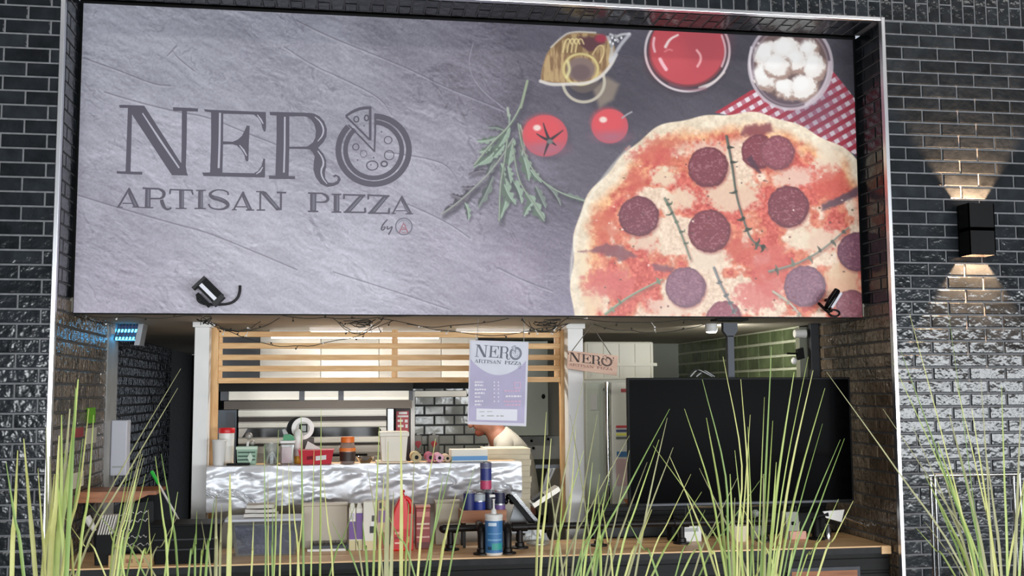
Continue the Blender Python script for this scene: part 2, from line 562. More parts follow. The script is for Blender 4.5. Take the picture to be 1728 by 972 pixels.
class Paint:
    """a print drawn on a grid of points; everything is given in the photo's pixel frame"""

    def __init__(self, X, Y):
        self.X, self.Y = X, Y
        self.c = np.zeros(X.shape + (3,))

    def sub(self, x0, x1, y0, y1, pad=6):
        rows = np.where((self.Y.max(1) >= y0 - pad) & (self.Y.min(1) <= y1 + pad))[0]
        cols = np.where((self.X.max(0) >= x0 - pad) & (self.X.min(0) <= x1 + pad))[0]
        if len(rows) == 0 or len(cols) == 0: return None
        return (slice(rows[0], rows[-1] + 1), slice(cols[0], cols[-1] + 1))

    def mix(self, s, mask, col):
        mk = np.clip(mask, 0, 1)[..., None]
        self.c[s] = self.c[s] * (1 - mk) + np.asarray(col, float) * mk

    def line(self, pts, width, col, soft=.9, a=1.0, w2=None, k=2):
        pts = chaikin(pts, k)
        xs, ys = [p[0] for p in pts], [p[1] for p in pts]
        wm = max(width, w2 or 0)
        s = self.sub(min(xs), max(xs), min(ys), max(ys), wm + 3)
        if not s: return
        d, t = seg_dist(self.X[s], self.Y[s], pts)
        w = width if w2 is None else width + (w2 - width) * t
        self.mix(s, a * (1 - sm(-soft, soft, d - w / 2)), col)

    def shape(self, pts, col, soft=.9, a=1.0, rough=0.0):
        xs, ys = [p[0] for p in pts], [p[1] for p in pts]
        s = self.sub(min(xs), max(xs), min(ys), max(ys), 4 + rough)
        if not s: return
        d = poly_sd(self.X[s], self.Y[s], pts)
        if rough: d = d + rough * (fbm(self.X[s] / 7, self.Y[s] / 7, 3) - .5) * 2
        self.mix(s, a * (1 - sm(-soft, soft, d)), col)

    def disc(self, cx, cy, rx, ry, col, soft=1.0, a=1.0, rot=0.0, rough=0.0, ring=None):
        r = max(rx, ry)
        s = self.sub(cx - r, cx + r, cy - r, cy + r, 6 + soft)
        if not s: return
        x, y = self.X[s] - cx, self.Y[s] - cy
        cr, sr = math.cos(rot), math.sin(rot)
        x, y = x * cr + y * sr, -x * sr + y * cr
        d = (np.hypot(x / rx, y / ry) - 1) * min(rx, ry)
        if rough: d = d + rough * (fbm(self.X[s] / 6 + cx, self.Y[s] / 6, 3) - .5) * 2
        if ring: d = np.abs(d) - ring / 2
        self.mix(s, a * (1 - sm(-soft, soft, d)), col)


def print_mesh(name, P, colors, material, parent, gain):
    """grid points P (h, w, 3) with colours (sRGB 0..255) as a mesh with a colour attribute"""
    h, w = P.shape[:2]
    lo = P.reshape(-1, 3).min(0)
    hi = P.reshape(-1, 3).max(0)
    org = np.array([(lo[0] + hi[0]) / 2, (lo[1] + hi[1]) / 2, lo[2]])
    me = bpy.data.meshes.new(name)
    nv, nf = h * w, (h - 1) * (w - 1)
    me.vertices.add(nv)
    me.vertices.foreach_set('co', (P.reshape(-1, 3) - org).ravel().astype(np.float32))
    idx = np.arange(nv).reshape(h, w)
    q = np.stack([idx[:-1, :-1], idx[1:, :-1], idx[1:, 1:], idx[:-1, 1:]], -1).reshape(-1)
    me.loops.add(nf * 4)
    me.loops.foreach_set('vertex_index', q.astype(np.int32))
    me.polygons.add(nf)
    me.polygons.foreach_set('loop_start', (np.arange(nf) * 4).astype(np.int32))
    me.update(calc_edges=True)
    c = np.clip(colors, 0, 255) / 255.0
    l = np.where(c <= 0.04045, c / 12.92, ((c + 0.055) / 1.055) ** 2.4) * gain
    at = me.color_attributes.new('print', 'FLOAT_COLOR', 'POINT')
    rgba = np.ones((nv, 4), np.float32)
    rgba[:, :3] = np.clip(l.reshape(-1, 3), 0, 1)
    at.data.foreach_set('color', rgba.ravel())
    me.materials.append(material)
    o = bpy.data.objects.new(name, me)
    COL.objects.link(o)
    put(o, org, parent)
    return o


def print_material(name, rough, spec=0.4):
    M = bpy.data.materials.new(name)
    M.use_nodes = True
    nt = M.node_tree
    b_ = nt.nodes['Principled BSDF']
    b_.inputs['Roughness'].default_value = rough
    b_.inputs['Specular IOR Level'].default_value = spec
    a = nt.nodes.new('ShaderNodeAttribute')
    a.attribute_name = 'print'
    nt.links.new(a.outputs['Color'], b_.inputs['Base Color'])
    return M


PRINT_GAIN = 1.25
NX, NZ = 1090, 420
gx, gz = np.meshgrid(np.linspace(SX0, SX1, NX), np.linspace(SZ1, SZ0, NZ))
GP = np.stack([gx, np.full_like(gx, SY), gz], -1)
PX, PY = pix(GP)
pt = Paint(PX, PY)

# slate background: colours of the print at a few places, blended
samples = [(150, 20, 146, 146, 158), (300, 100, 143, 143, 155), (500, 40, 134, 133, 146), (700, 60, 118, 115, 128),
           (800, 120, 112, 106, 120), (900, 60, 86, 81, 94), (1050, 150, 68, 63, 75), (1250, 60, 62, 57, 68),
           (1420, 100, 58, 54, 64), (900, 180, 84, 78, 92), (1000, 290, 92, 85, 98), (960, 350, 92, 85, 100),
           (860, 300, 120, 113, 127), (700, 300, 156, 152, 165), (550, 130, 140, 138, 151), (300, 260, 163, 160, 174),
           (180, 380, 152, 147, 161), (200, 480, 158, 150, 166), (400, 420, 166, 162, 175), (600, 450, 170, 166, 180),
           (760, 420, 158, 150, 166), (880, 460, 150, 139, 157), (930, 420, 122, 112, 130), (950, 510, 128, 118, 138),
           (760, 250, 140, 135, 148), (1100, 300, 80, 74, 86)]
num, den = np.zeros(PX.shape + (3,)), np.zeros(PX.shape)
for x, y, r_, g_, b_ in samples:
    wgt = 1 / ((PX - x) ** 2 + (PY - y) ** 2 + 900.0) ** 1.6
    num += wgt[..., None] * np.array([r_, g_, b_], float)
    den += wgt
pt.c = num / den[..., None]
ca, sa = math.cos(0.42), math.sin(0.42)
u_, v_ = PX * ca + PY * sa, -PX * sa + PY * ca
wob = fbm(u_ / 60, v_ / 60, 4) - .5
lay = fbm(u_ / 150 + wob * 1.3, v_ / 26 + wob * 3.0, 5)
rid = np.abs(fbm(u_ / 190 + 4 + wob * .7, v_ / 46 + wob * 2.2, 4) - .5) * 2
grain = fbm(PX / 2.6, PY / 2.6, 3) - .5
rid2 = np.abs(fbm(u_ / 44 + 9 + wob, v_ / 21 + wob * 2, 3) - .5) * 2
emb = fbm(u_ / 40 + wob, v_ / 13 + wob * 2, 4)
emb = np.roll(emb, 2, 0) - np.roll(emb, -2, 0)
emb2 = fbm(u_ / 13 + wob * 2, v_ / 6 + wob * 3, 4)
emb2 = np.roll(emb2, 1, 0) - np.roll(emb2, -1, 0)
patch = sm(.42, .6, fbm(PX / 90 + 5, PY / 70 + 2, 3))
shade = (lay - .5) * 26 + grain * 26 + emb * 30 + emb2 * (14 + 34 * patch) - 20 * np.exp(-rid / .010) + 9 * np.exp(-np.abs(rid - .04) / .014) - 10 * np.exp(-rid2 / .02) * patch
calm = 1 - .65 * sm(880, 1010, PX + (300 - PY) * .25)
pt.c += (shade * calm)[..., None]
for pts in ([(500, 35), (560, 62), (640, 95), (700, 122), (745, 145), (800, 165), (850, 186)],
            [(130, 327), (210, 352), (300, 378), (350, 392), (430, 425), (500, 455)],
            [(480, 80), (530, 110), (570, 130), (640, 165), (660, 195)], [(140, 98), (200, 120), (260, 142), (290, 145)],
            [(175, 155), (235, 172), (300, 190), (350, 195), (420, 225), (470, 245)],
            [(650, 255), (720, 268), (760, 282), (780, 330), (800, 345)], [(560, 460), (660, 490), (760, 520)],
            [(840, 450), (880, 472), (930, 492)], [(795, 70), (790, 110), (812, 150), (855, 186)],
            [(690, 345), (740, 365), (770, 385), (790, 402)], [(280, 95), (300, 72), (285, 88), (330, 118)]):
    jit = [(x + random.uniform(-3, 3), y + random.uniform(-2, 2)) for x, y in pts]
    pt.line(jit, 1.6, (88, 84, 97), soft=1.1, a=.75)
    pt.line([(x + 1, y + 3) for x, y in jit], 1.8, (190, 187, 198), soft=1.3, a=.4)

# oil jug
pt.disc(985, 140, 34, 30, (48, 43, 54), soft=16, a=.7)
pt.shape([(1000, 150), (1025, 130), (1045, 142), (1035, 168), (1012, 182)], (150, 132, 112), soft=5, a=.7)
pt.disc(985, 138, 35, 34, (178, 168, 150), soft=1.4, ring=5)
pt.disc(984, 132, 27, 25, (92, 80, 78), soft=2)
jug = chaikin([(912, 137), (914, 118), (920, 95), (930, 78), (945, 66), (962, 54), (1000, 55), (1022, 60), (1030, 70), (1040, 80), (1034, 110), (1014, 132), (985, 142), (950, 141), (912, 137)], 2)
pt.shape(jug, (150, 116, 78), soft=1.2)
s = pt.sub(905, 1045, 50, 146)
d = poly_sd(PX[s], PY[s], jug)
st = fbm(PX[s] / 5, PY[s] / 26, 4)
pt.mix(s, (d < -2) * .75 * sm(.5, .66, st), (186, 154, 104))
pt.mix(s, (d < -2) * .7 * sm(.55, .40, st) * .8, (110, 76, 46))
pt.shape([(978, 62), (1016, 62), (1022, 72), (1003, 84), (990, 86), (980, 76)], (92, 52, 58), soft=3, rough=3)
pt.disc(1014, 65, 10, 7, (160, 44, 66), soft=3)
for k in range(4):
    pt.line([(950 + k * 7, 88), (953 + k * 7, 70), (960 + k * 7, 64), (964 + k * 7, 74)], 2.6, (226, 204, 140), a=.8)
pt.line([(1000, 92), (1008, 78), (1018, 76), (1020, 90), (1012, 106)], 2.4, (216, 186, 128), a=.85)
pt.disc(980, 117, 29, 26, (196, 176, 112), soft=1.2, ring=4)
pt.disc(980, 117, 24, 20, (120, 98, 92), soft=2.5)
pt.disc(980, 122, 16, 13, (102, 80, 82), soft=3)
pt.line([(958, 104), (962, 118), (956, 130)], 5, (214, 204, 140), soft=2, a=.8)
pt.line([(912, 137), (930, 143), (958, 142), (990, 141), (1012, 132), (1030, 112), (1040, 92)], 5.5, (206, 198, 190), soft=1.5, a=.9)
pt.line([(1026, 62), (1034, 80), (1030, 100)], 6, (196, 194, 194), soft=2, a=.75)
pt.line([(1062, 58), (1050, 72), (1042, 84), (1030, 104)], 6, (188, 186, 192), soft=1.8, a=.85)
pt.line([(1030, 58), (1040, 62), (1048, 58), (1062, 57)], 4, (206, 204, 206), soft=1.5, a=.8)
for k in range(26):
    x, y = random.uniform(1024, 1058), random.uniform(56, 78)
    if x < 1058 - (y - 56) * .9: pt.disc(x, y, 1.8, 2.4, random.choice([(225, 224, 226), (70, 66, 76), (150, 148, 152)]), soft=1)
pt.line([(930, 80), (945, 65), (962, 53), (1005, 55)], 3, (214, 204, 190), soft=1.2, a=.75)

# bowl of tomato sauce
pt.disc(1158, 98, 72, 62, (58, 46, 56), soft=7, a=.8)
pt.disc(1160, 86, 71, 68, (196, 182, 186), soft=1.2, ring=4)
pt.disc(1160, 84, 66, 63, (120, 50, 58), soft=1.2)
pt.disc(1160, 81, 63, 62, (190, 62, 72), soft=2)
pt.disc(1190, 70, 36, 38, (168, 62, 72), soft=26, a=.6)
pt.disc(1130, 100, 30, 28, (200, 70, 78), soft=20, a=.6)
pt.line([(1123, 79), (1130, 66), (1144, 59)], 5, (230, 200, 196), soft=1.4, w2=3)
pt.line([(1176, 85), (1183, 94), (1182, 104), (1177, 112)], 4, (226, 150, 152), soft=1.4)
pt.line([(1104, 64), (1102, 76), (1105, 87)], 4, (226, 170, 176), soft=1.5)
pt.line([(1114, 100), (1118, 108), (1124, 117)], 6, (230, 170, 178), soft=1.7)
pt.line([(1122, 87), (1128, 83), (1134, 85)], 3, (222, 120, 126), soft=1.5, a=.8)
pt.line([(1218, 60), (1224, 78), (1224, 96), (1218, 112)], 3.5, (212, 180, 186), soft=1.2, a=.8)
pt.line([(1180, 148), (1205, 139), (1222, 122)], 3.5, (206, 190, 186), soft=1.4, a=.9)
pt.line([(1130, 142), (1160, 152), (1190, 150)], 5, (128, 74, 90), soft=2.5, a=.6)

# gingham cloth
cloth = [(1206, 190), (1236, 172), (1268, 152), (1330, 140), (1404, 118), (1422, 140), (1444, 168), (1446, 262), (1396, 240), (1330, 206), (1240, 196)]
s = pt.sub(1200, 1450, 110, 262)
X_, Y_ = PX[s], PY[s]
dc = 1 - sm(-1, 1, poly_sd(X_, Y_, cloth))
a_, b2_ = (X_ * math.cos(-.53) + Y_ * math.sin(-.53)) / 15.8, (-X_ * math.sin(-.53) + Y_ * math.cos(-.53)) / 15.2
sa_ = sm(.22, .28, np.abs((a_ % 1) - .5))
sb_ = sm(.22, .28, np.abs((b2_ % 1) - .5))
gc = (1 - sa_[..., None]) * ((1 - sb_[..., None]) * np.array([216, 200, 206.]) + sb_[..., None] * np.array([166, 44, 62.])) \
    + sa_[..., None] * ((1 - sb_[..., None]) * np.array([182, 106, 124.]) + sb_[..., None] * np.array([176, 40, 58.]))
sh = np.exp(-((X_ - 1372) ** 2 + (Y_ - 178) ** 2) / (2 * 38.0 ** 2))[..., None]
gc = gc * (1 - .55 * sh) + np.array([86, 60, 84.]) * .55 * sh
pt.c[s] = pt.c[s] * (1 - dc[..., None]) + gc * dc[..., None]

# bowl of mozzarella
pt.disc(1334, 110, 70, 73, (92, 74, 84), soft=1.5)
pt.disc(1334, 104, 62, 64, (104, 80, 78), soft=3)
for x, y, rx, ry, ro in ((1296, 92, 26, 24, .3), (1326, 84, 26, 22, 0), (1364, 84, 15, 18, .4), (1290, 128, 20, 22, -.4),
                         (1344, 102, 20, 18, .5), (1374, 112, 19, 22, .2), (1326, 148, 22, 16, .2), (1356, 146, 24, 21, -.3), (1310, 110, 24, 20, 0)):
    pt.disc(x + 3, y + 5, rx, ry, (158, 128, 116), soft=3, rot=ro, rough=4)
    pt.disc(x, y, rx - 2, ry - 2, (222, 214, 208), soft=3, rot=ro, rough=5)
    pt.disc(x - 4, y - 5, rx * .6, ry * .6, (228, 224, 220), soft=6, rot=ro)
pt.disc(1334, 110, 70, 74, (188, 174, 182), soft=1.3, ring=5, a=.85)
pt.disc(1334, 112, 63, 66, (150, 132, 142), soft=1.3, ring=3, a=.6)
pt.line([(1268, 80), (1264, 105), (1270, 135)], 4, (214, 204, 208), soft=1.6, a=.8)
pt.line([(1360, 176), (1384, 158), (1398, 130), (1400, 105)], 5, (206, 190, 196), soft=1.8, a=.8)

# rocket bunch
def RK(q): return [(740 + x / 3.6, 120 + y / 3.6) for x, y in q]


stems = [([(540, 60), (520, 140), (500, 220), (430, 340), (330, 430), (220, 570)], 7, (142, 158, 138)),
         ([(455, 410), (380, 530), (300, 630), (240, 690), (120, 800), (20, 870)], 5, (168, 164, 166)),
         ([(485, 320), (510, 470), (570, 600), (640, 680), (760, 750), (890, 790)], 5, (146, 162, 142)),
         ([(450, 440), (480, 640), (530, 740), (600, 830), (640, 900)], 5, (140, 156, 136)),
         ([(420, 410), (400, 560), (375, 700), (370, 910)], 6, (134, 152, 130))]
for st_, wd, col in stems:
    pt.line([(x + 5, y + 5) for x, y in RK(st_)], wd + 4, (66, 62, 74), soft=4, a=.5)
def leaf(a0, b0, w_, lo_, hi_):
    p0, p1 = (np.array(q) for q in RK([a0, b0]))
    d_ = p1 - p0
    n_ = np.array([-d_[1], d_[0]]) / (np.linalg.norm(d_) + 1e-6)
    w_ = w_ / 3.6
    ph = random.uniform(0, 6)
    bow = random.uniform(-.12, .12) * np.linalg.norm(d_)
    def at(t, k): 
        return tuple(p0 + d_ * t + n_ * (bow * math.sin(math.pi * t) + k))
    def half(sg):
        prof = []
        for q in range(25):
            t = q / 24
            prof.append(at(t, sg * w_ * .5 * math.sin(math.pi * min(1, t * .92 + .06)) ** .7 * (.42 + .58 * abs(math.sin(3.2 * math.pi * t + ph + sg)))))
        return prof
    L_, R_ = half(1), half(-1)
    mid_ = [at(q / 24, 0) for q in range(25)]
    pt.shape([(x + 3, y + 4) for x, y in L_ + R_[::-1]], (62, 58, 70), soft=3, a=.5)
    pt.shape(L_ + mid_[::-1], lo_, soft=1, rough=1.2)
    pt.shape(R_ + mid_[::-1], hi_, soft=1, rough=1.2)
    pt.line(mid_, 1.3, tuple(np.array(hi_) + 34), soft=.8, a=.8, k=0)


G1, G2 = (92, 108, 94), (136, 156, 136)
G3, G4 = (78, 84, 84), (112, 122, 114)
PD, PL_ = (72, 66, 78), (104, 96, 108)
for a0, b0, w_, lo_, hi_ in (((240, 690), (18, 872), 60, PD, PL_), ((310, 610), (178, 636), 34, PD, PL_), ((230, 700), (138, 705), 30, PD, PL_), ((150, 775), (66, 748), 36, PD, PL_), ((110, 812), (58, 812), 20, PD, PL_),
                             ((330, 640), (238, 832), 56, G3, G4), ((160, 800), (182, 905), 40, G3, G2), ((640, 680), (742, 815), 44, PD, G4), ((760, 745), (892, 788), 38, G3, G4), ((590, 700), (650, 830), 60, G3, G4),
                             ((380, 560), (370, 905), 66, G1, G2), ((430, 640), (505, 800), 70, G3, G2), ((400, 690), (470, 810), 70, G1, G2), ((530, 740), (642, 910), 84, G1, G2), ((570, 800), (522, 880), 46, G1, G2),
                             ((350, 520), (300, 640), 60, G3, G4), ((455, 410), (425, 580), 66, G1, G2), ((500, 480), (550, 665), 74, G1, G2), ((490, 325), (505, 510), 56, G1, G2), ((560, 600), (625, 675), 54, G1, G2), ((420, 580), (440, 680), 60, G3, G2),
                             ((430, 340), (215, 585), 80, G1, G2), ((400, 360), (298, 345), 34, G3, G4), ((360, 400), (236, 425), 44, G1, G2), ((320, 460), (246, 492), 42, G1, G2), ((400, 450), (330, 530), 50, G1, G2), ((420, 225), (428, 330), 22, G1, G2)):
    leaf(a0, b0, w_, lo_, hi_)
for st_, wd, col in stems:
    pt.line(RK(st_), wd / 1.8, tuple(np.array(col) * .68), soft=1.1)
    pt.line([(x - .6, y - .4) for x, y in RK(st_)], wd / 4.5, (176, 188, 168), soft=1, a=.9)
pt.line(RK([(540, 60), (500, 220)]), 4, (140, 152, 124), soft=1)
pt.line(RK([(420, 225), (425, 270)]), 4, (156, 164, 150), soft=1)

# tomatoes
for cx, cy, rx, ry in ((920, 229, 38, 35), (1029, 213, 31, 29)):
    pt.disc(cx + 6, cy + 7, rx, ry, (70, 60, 74), soft=9, a=.55)
    pt.disc(cx, cy, rx, ry, (196, 74, 86), soft=1.4)
    pt.disc(cx - 4, cy - 7, rx * .84, ry * .78, (216, 70, 78), soft=8)
    pt.disc(cx + 2, cy + ry * .62, rx * .8, ry * .3, (160, 96, 116), soft=9, a=.75)
    pt.disc(cx - rx * .36, cy - ry * .38, 6.5, 5, (226, 196, 186), soft=2)
for q in ([(927, 237), (921, 222), (917, 208)], [(927, 237), (941, 227), (950, 220)], [(927, 237), (915, 232), (906, 226)], [(927, 237), (922, 250), (918, 262)], [(927, 237), (938, 245)]):
    pt.line(q, 5.5, (52, 46, 54), w2=1.6, soft=1)
pt.disc(928, 239, 5, 4, (110, 112, 110), soft=2)
pt.line([(1050, 199), (1058, 193), (1066, 189)], 2.5, (156, 152, 158), soft=1)

# the pizza
pcx, pcy = 1232, 460
s = pt.sub(950, 1456, 180, 545)
X_, Y_ = PX[s], PY[s]
ang = np.arctan2(Y_ - pcy, X_ - pcx)
Rb = 270 + 15 * sm(-1.35, -.75, ang) * (ang < 0.4) + 3.5 * np.sin(ang * 9 + 1) + 2.0 * np.sin(ang * 21)
rr = np.hypot(X_ - pcx, Y_ - pcy)
dp = rr - Rb
inside = 1 - sm(-1.2, 1.2, dp)
n1 = fbm(X_ / 34 + 3, Y_ / 34 + 8, 5)
n2 = fbm(X_ / 11 + 31, Y_ / 11 + 5, 4)
n3 = fbm(X_ / 4 + 11, Y_ / 4 + 2, 3)
crust = np.stack([222 + 18 * n2, 200 + 22 * n2, 172 + 24 * n2], -1) - 8
tt = sm(-10, -36, dp + 26 * (n1 - .5))[..., None]
orange = np.stack([214 + 26 * n2, 122 + 62 * n2, 84 + 40 * n2], -1)
col = crust * (1 - tt) + orange * tt
t2 = sm(-26, -52, dp + 34 * (n2 - .5) + 20 * (n1 - .5))[..., None]
sauce = np.stack([196 + 26 * n3, 68 + 40 * n3, 62 + 26 * n3], -1)
col = col * (1 - t2) + sauce * t2
# melted cheese
ch = fbm(X_ / 52 + 21, Y_ / 52 + 3.4, 4) + .13 * sm(230, 60, rr) - .10 * sm(-34, -58, -dp * 0 + dp * 0 + 0) - .02
chm = sm(.50, .60, ch + (n2 - .5) * .16) * sm(-30, -56, dp)
cheese = np.stack([216 + 18 * n3, 182 + 26 * n3, 154 + 30 * n3], -1)
col = col * (1 - chm[..., None]) + cheese * chm[..., None]
mid = sm(.44, .50, ch + (n2 - .5) * .2) * (1 - chm) * sm(-30, -56, dp)
col = col * (1 - .55 * mid[..., None]) + np.array([222, 142, 98.]) * .55 * mid[..., None]
col += ((n3 - .5) * 34)[..., None] + ((n2 - .5) * 22)[..., None]
pt.c[s] = pt.c[s] * (1 - inside[..., None]) + col * inside[..., None]
pt.line([(963, 470), (966, 420), (985, 350), (1010, 310), (1040, 272), (1062, 248)], 4, (232, 224, 206), soft=3, a=.6)
# pale patches and scorched folds that can be told apart in the print
for x, y, rx, ry, c_ in ((1235, 330, 46, 26, (222, 196, 166)), (1120, 300, 22, 16, (226, 206, 172)), (1395, 275, 22, 28, (226, 206, 180)), (1340, 300, 40, 16, (224, 190, 170)),
                         (1190, 440, 24, 20, (220, 196, 172)), (1090, 408, 24, 15, (220, 196, 170)), (1380, 405, 44, 22, (222, 200, 172)), (1130, 520, 40, 18, (222, 190, 168)),
                         (1420, 480, 30, 40, (220, 178, 140)), (1200, 250, 40, 10, (222, 186, 164)), (1150, 335, 24, 18, (224, 198, 168)), (985, 445, 10, 20, (230, 206, 170)), (1000, 510, 18, 22, (226, 196, 160))):
    pt.disc(x, y, rx, ry, c_, soft=7, rough=10, a=.85)
for x, y, rx, ry, c_ in ((1105, 262, 36, 16, (206, 84, 74)), (1120, 240, 26, 10, (200, 96, 76)), (1300, 455, 34, 44, (206, 84, 78)), (1278, 500, 40, 24, (210, 96, 90)), (1030, 478, 44, 24, (210, 98, 94)),
                         (1400, 310, 28, 26, (212, 84, 68)), (1250, 420, 26, 20, (204, 84, 70)), (1020, 385, 22, 30, (208, 96, 72)), (1070, 310, 16, 22, (204, 84, 70))):
    pt.disc(x, y, rx, ry, c_, soft=8, rough=12, a=.75)
pt.shape([(975, 424), (1010, 428), (1050, 440), (1075, 432), (1052, 416), (1022, 410), (1000, 420)], (128, 70, 80), soft=3, rough=4, a=.85)
pt.shape([(1100, 445), (1140, 452), (1135, 460), (1105, 456)], (126, 74, 88), soft=3, rough=3, a=.8)
pt.shape([(1255, 212), (1300, 208), (1305, 222), (1280, 232), (1250, 228)], (132, 62, 70), soft=4, rough=4, a=.85)
pt.shape([(1385, 345), (1420, 330), (1450, 312), (1450, 330), (1410, 348), (1388, 356)], (92, 64, 78), soft=3, rough=3, a=.9)
# pepperoni
for x, y, r_, c_ in ((1195, 282, 34, (128, 56, 68)), (1280, 256, 29, (132, 58, 70)), (1312, 258, 29, (146, 74, 86)), (1078, 365, 34, (124, 58, 72)), (1197, 390, 36, (130, 54, 66)),
                     (1330, 349, 35, (126, 56, 68)), (1157, 485, 34, (138, 92, 112)), (1358, 483, 35, (134, 92, 112)), (1446, 425, 33, (118, 66, 86)),  # purple tint of the lower slices is reflected haze put into their colour
                     (1222, 538, 30, (150, 74, 90)), (1436, 515, 26, (140, 74, 86))):
    pt.disc(x + 2, y + 3, r_, r_, (150, 70, 66), soft=4, a=.6)
    pt.disc(x, y, r_, r_, tuple(np.array(c_) * .86), soft=1.3, rough=2)
    pt.disc(x - 1, y - 1, r_ - 4, r_ - 4, c_, soft=3, rough=2)
    s = pt.sub(x - r_, x + r_, y - r_, y + r_)
    q = np.hypot(PX[s] - x, PY[s] - y) < r_ - 3
    nn = fbm(PX[s] / 3.3 + x, PY[s] / 2.4, 3)
    pt.mix(s, q * sm(.58, .72, nn) * .5, (178, 122, 130))
    pt.mix(s, q * sm(.42, .25, nn) * .3, (98, 44, 56))
pt.shape([(1268, 262), (1285, 292), (1276, 290), (1258, 268)], (80, 48, 64), soft=2, rough=2, a=.85)
for k in range(70):
    x, y = random.uniform(985, 1440), random.uniform(215, 528)
    if math.hypot(x - pcx, y - pcy) < 245:
        pt.disc(x, y, random.uniform(1, 2.2), random.uniform(.8, 1.8), random.choice([(96, 66, 60), (70, 68, 56), (235, 214, 200), (120, 60, 60)]), soft=.9, a=.85)
# sprigs lying on the pizza
for pts, dk in (([(1122, 335), (1136, 362), (1150, 395), (1165, 437)], (92, 104, 86)), ([(1226, 230), (1236, 280), (1242, 330), (1256, 375), (1268, 408), (1292, 418)], (66, 74, 64)),
                ([(1298, 458), (1330, 450), (1352, 442), (1388, 422), (1432, 384)], (112, 112, 98)), ([(1205, 452), (1216, 480), (1226, 500), (1241, 530)], (104, 106, 108)),
                ([(1022, 530), (1050, 508), (1080, 490), (1118, 472)], (112, 130, 104)), ([(1305, 492), (1335, 512), (1352, 534)], (160, 150, 132))):
    pt.line([(x + 2, y + 3) for x, y in pts], 5, (150, 90, 76), soft=3, a=.5)
    pt.line(pts, 4.2, dk, w2=2.2, soft=1)
    pt.line([(x - .8, y - .6) for x, y in pts], 1.4, tuple(np.array(dk) + 50), soft=.9, a=.8)
    cp_ = chaikin(pts, 2)
    for k in range(3, len(cp_) - 2, 2):
        (x, y), (x2, y2) = cp_[k], cp_[k + 1]
        n_ = math.hypot(x2 - x, y2 - y) + 1e-6
        for sgn in (-1, 1):
            l_ = random.uniform(3, 11)
            nx_, ny_ = -(y2 - y) / n_ * sgn, (x2 - x) / n_ * sgn
            if random.random() < .5:
                pt.line([(x, y), (x + nx_ * l_ * .6 + 2, y + ny_ * l_ * .6 + 1), (x + nx_ * l_, y + ny_ * l_ + random.uniform(-3, 3))], random.uniform(4, 7), tuple(np.array(dk) * random.uniform(.72, 1.1)), w2=1.2, soft=1)

g3 = pt.c.mean(-1, keepdims=True)
pt.c = g3 + (pt.c - g3) * .86

sign = thing('sign_board', 'wide printed sign over the counter with slate background, lettering and a pepperoni pizza', 'sign', ((SX0 + SX1) / 2, SY + .01, SZ0 - .006))
MB().box(SX0 - .004, SX1 + .004, SY + .001, .334, SZ0 - .006, SZ1 + .004).build('backing_board', BLACK, sign)
PRINT = print_material('printed_vinyl', 0.38, .45)
print_mesh('printed_face', GP, pt.c, PRINT, sign, PRINT_GAIN)


# ------------------------------------------------------------------ logo lettering
def ribbon(pts, w, k=0):
    n = len(pts)
    ws = list(w) if isinstance(w, (list, tuple)) else [w] * n
    if k:
        m3 = chaikin([(x, y) for x, y in pts], k)
        wl = ws
        for _ in range(k):
            q = [wl[0]]
            for i in range(len(wl) - 1): q += [wl[i] * .75 + wl[i + 1] * .25, wl[i] * .25 + wl[i + 1] * .75]
            q.append(wl[-1])
            wl = q
        pts, ws = m3, wl
        n = len(pts)
    L_, R_ = [], []
    for i in range(n):
        a, b_ = pts[max(i - 1, 0)], pts[min(i + 1, n - 1)]
        dx, dy = b_[0] - a[0], b_[1] - a[1]
        l = math.hypot(dx, dy) + 1e-9
        nx_, ny_ = -dy / l * ws[i] / 2, dx / l * ws[i] / 2
        L_.append((pts[i][0] + nx_, pts[i][1] + ny_))
        R_.append((pts[i][0] - nx_, pts[i][1] - ny_))
    return [('q', L_[i], L_[i + 1], R_[i + 1], R_[i]) for i in range(n - 1)]


def arc_ring(cx, cy, rx, ry, w, a0, a1, n=64):
    return ribbon([(cx + rx * math.cos(math.radians(a0 + (a1 - a0) * i / n)), cy + ry * math.sin(math.radians(a0 + (a1 - a0) * i / n))) for i in range(n + 1)], w)


def glyph(ox, oy, sc, items):
    out = []
    for it in items:
        if isinstance(it, tuple) and it and it[0] == 'q':
            out.append([(ox + x / sc, oy + y / sc) for x, y in it[1:]])
        elif isinstance(it, list) and it and isinstance(it[0], tuple) and it[0][0] == 'q':
            out += glyph(ox, oy, sc, it)
        else:
            out.append([(ox + x / sc, oy + y / sc) for x, y in it])
    return out


rb = ribbon


def glyphs(ox, oy, sc, items):        # the same, one list of polygons for each separate stroke
    return [glyph(ox, oy, sc, [it]) for it in items]


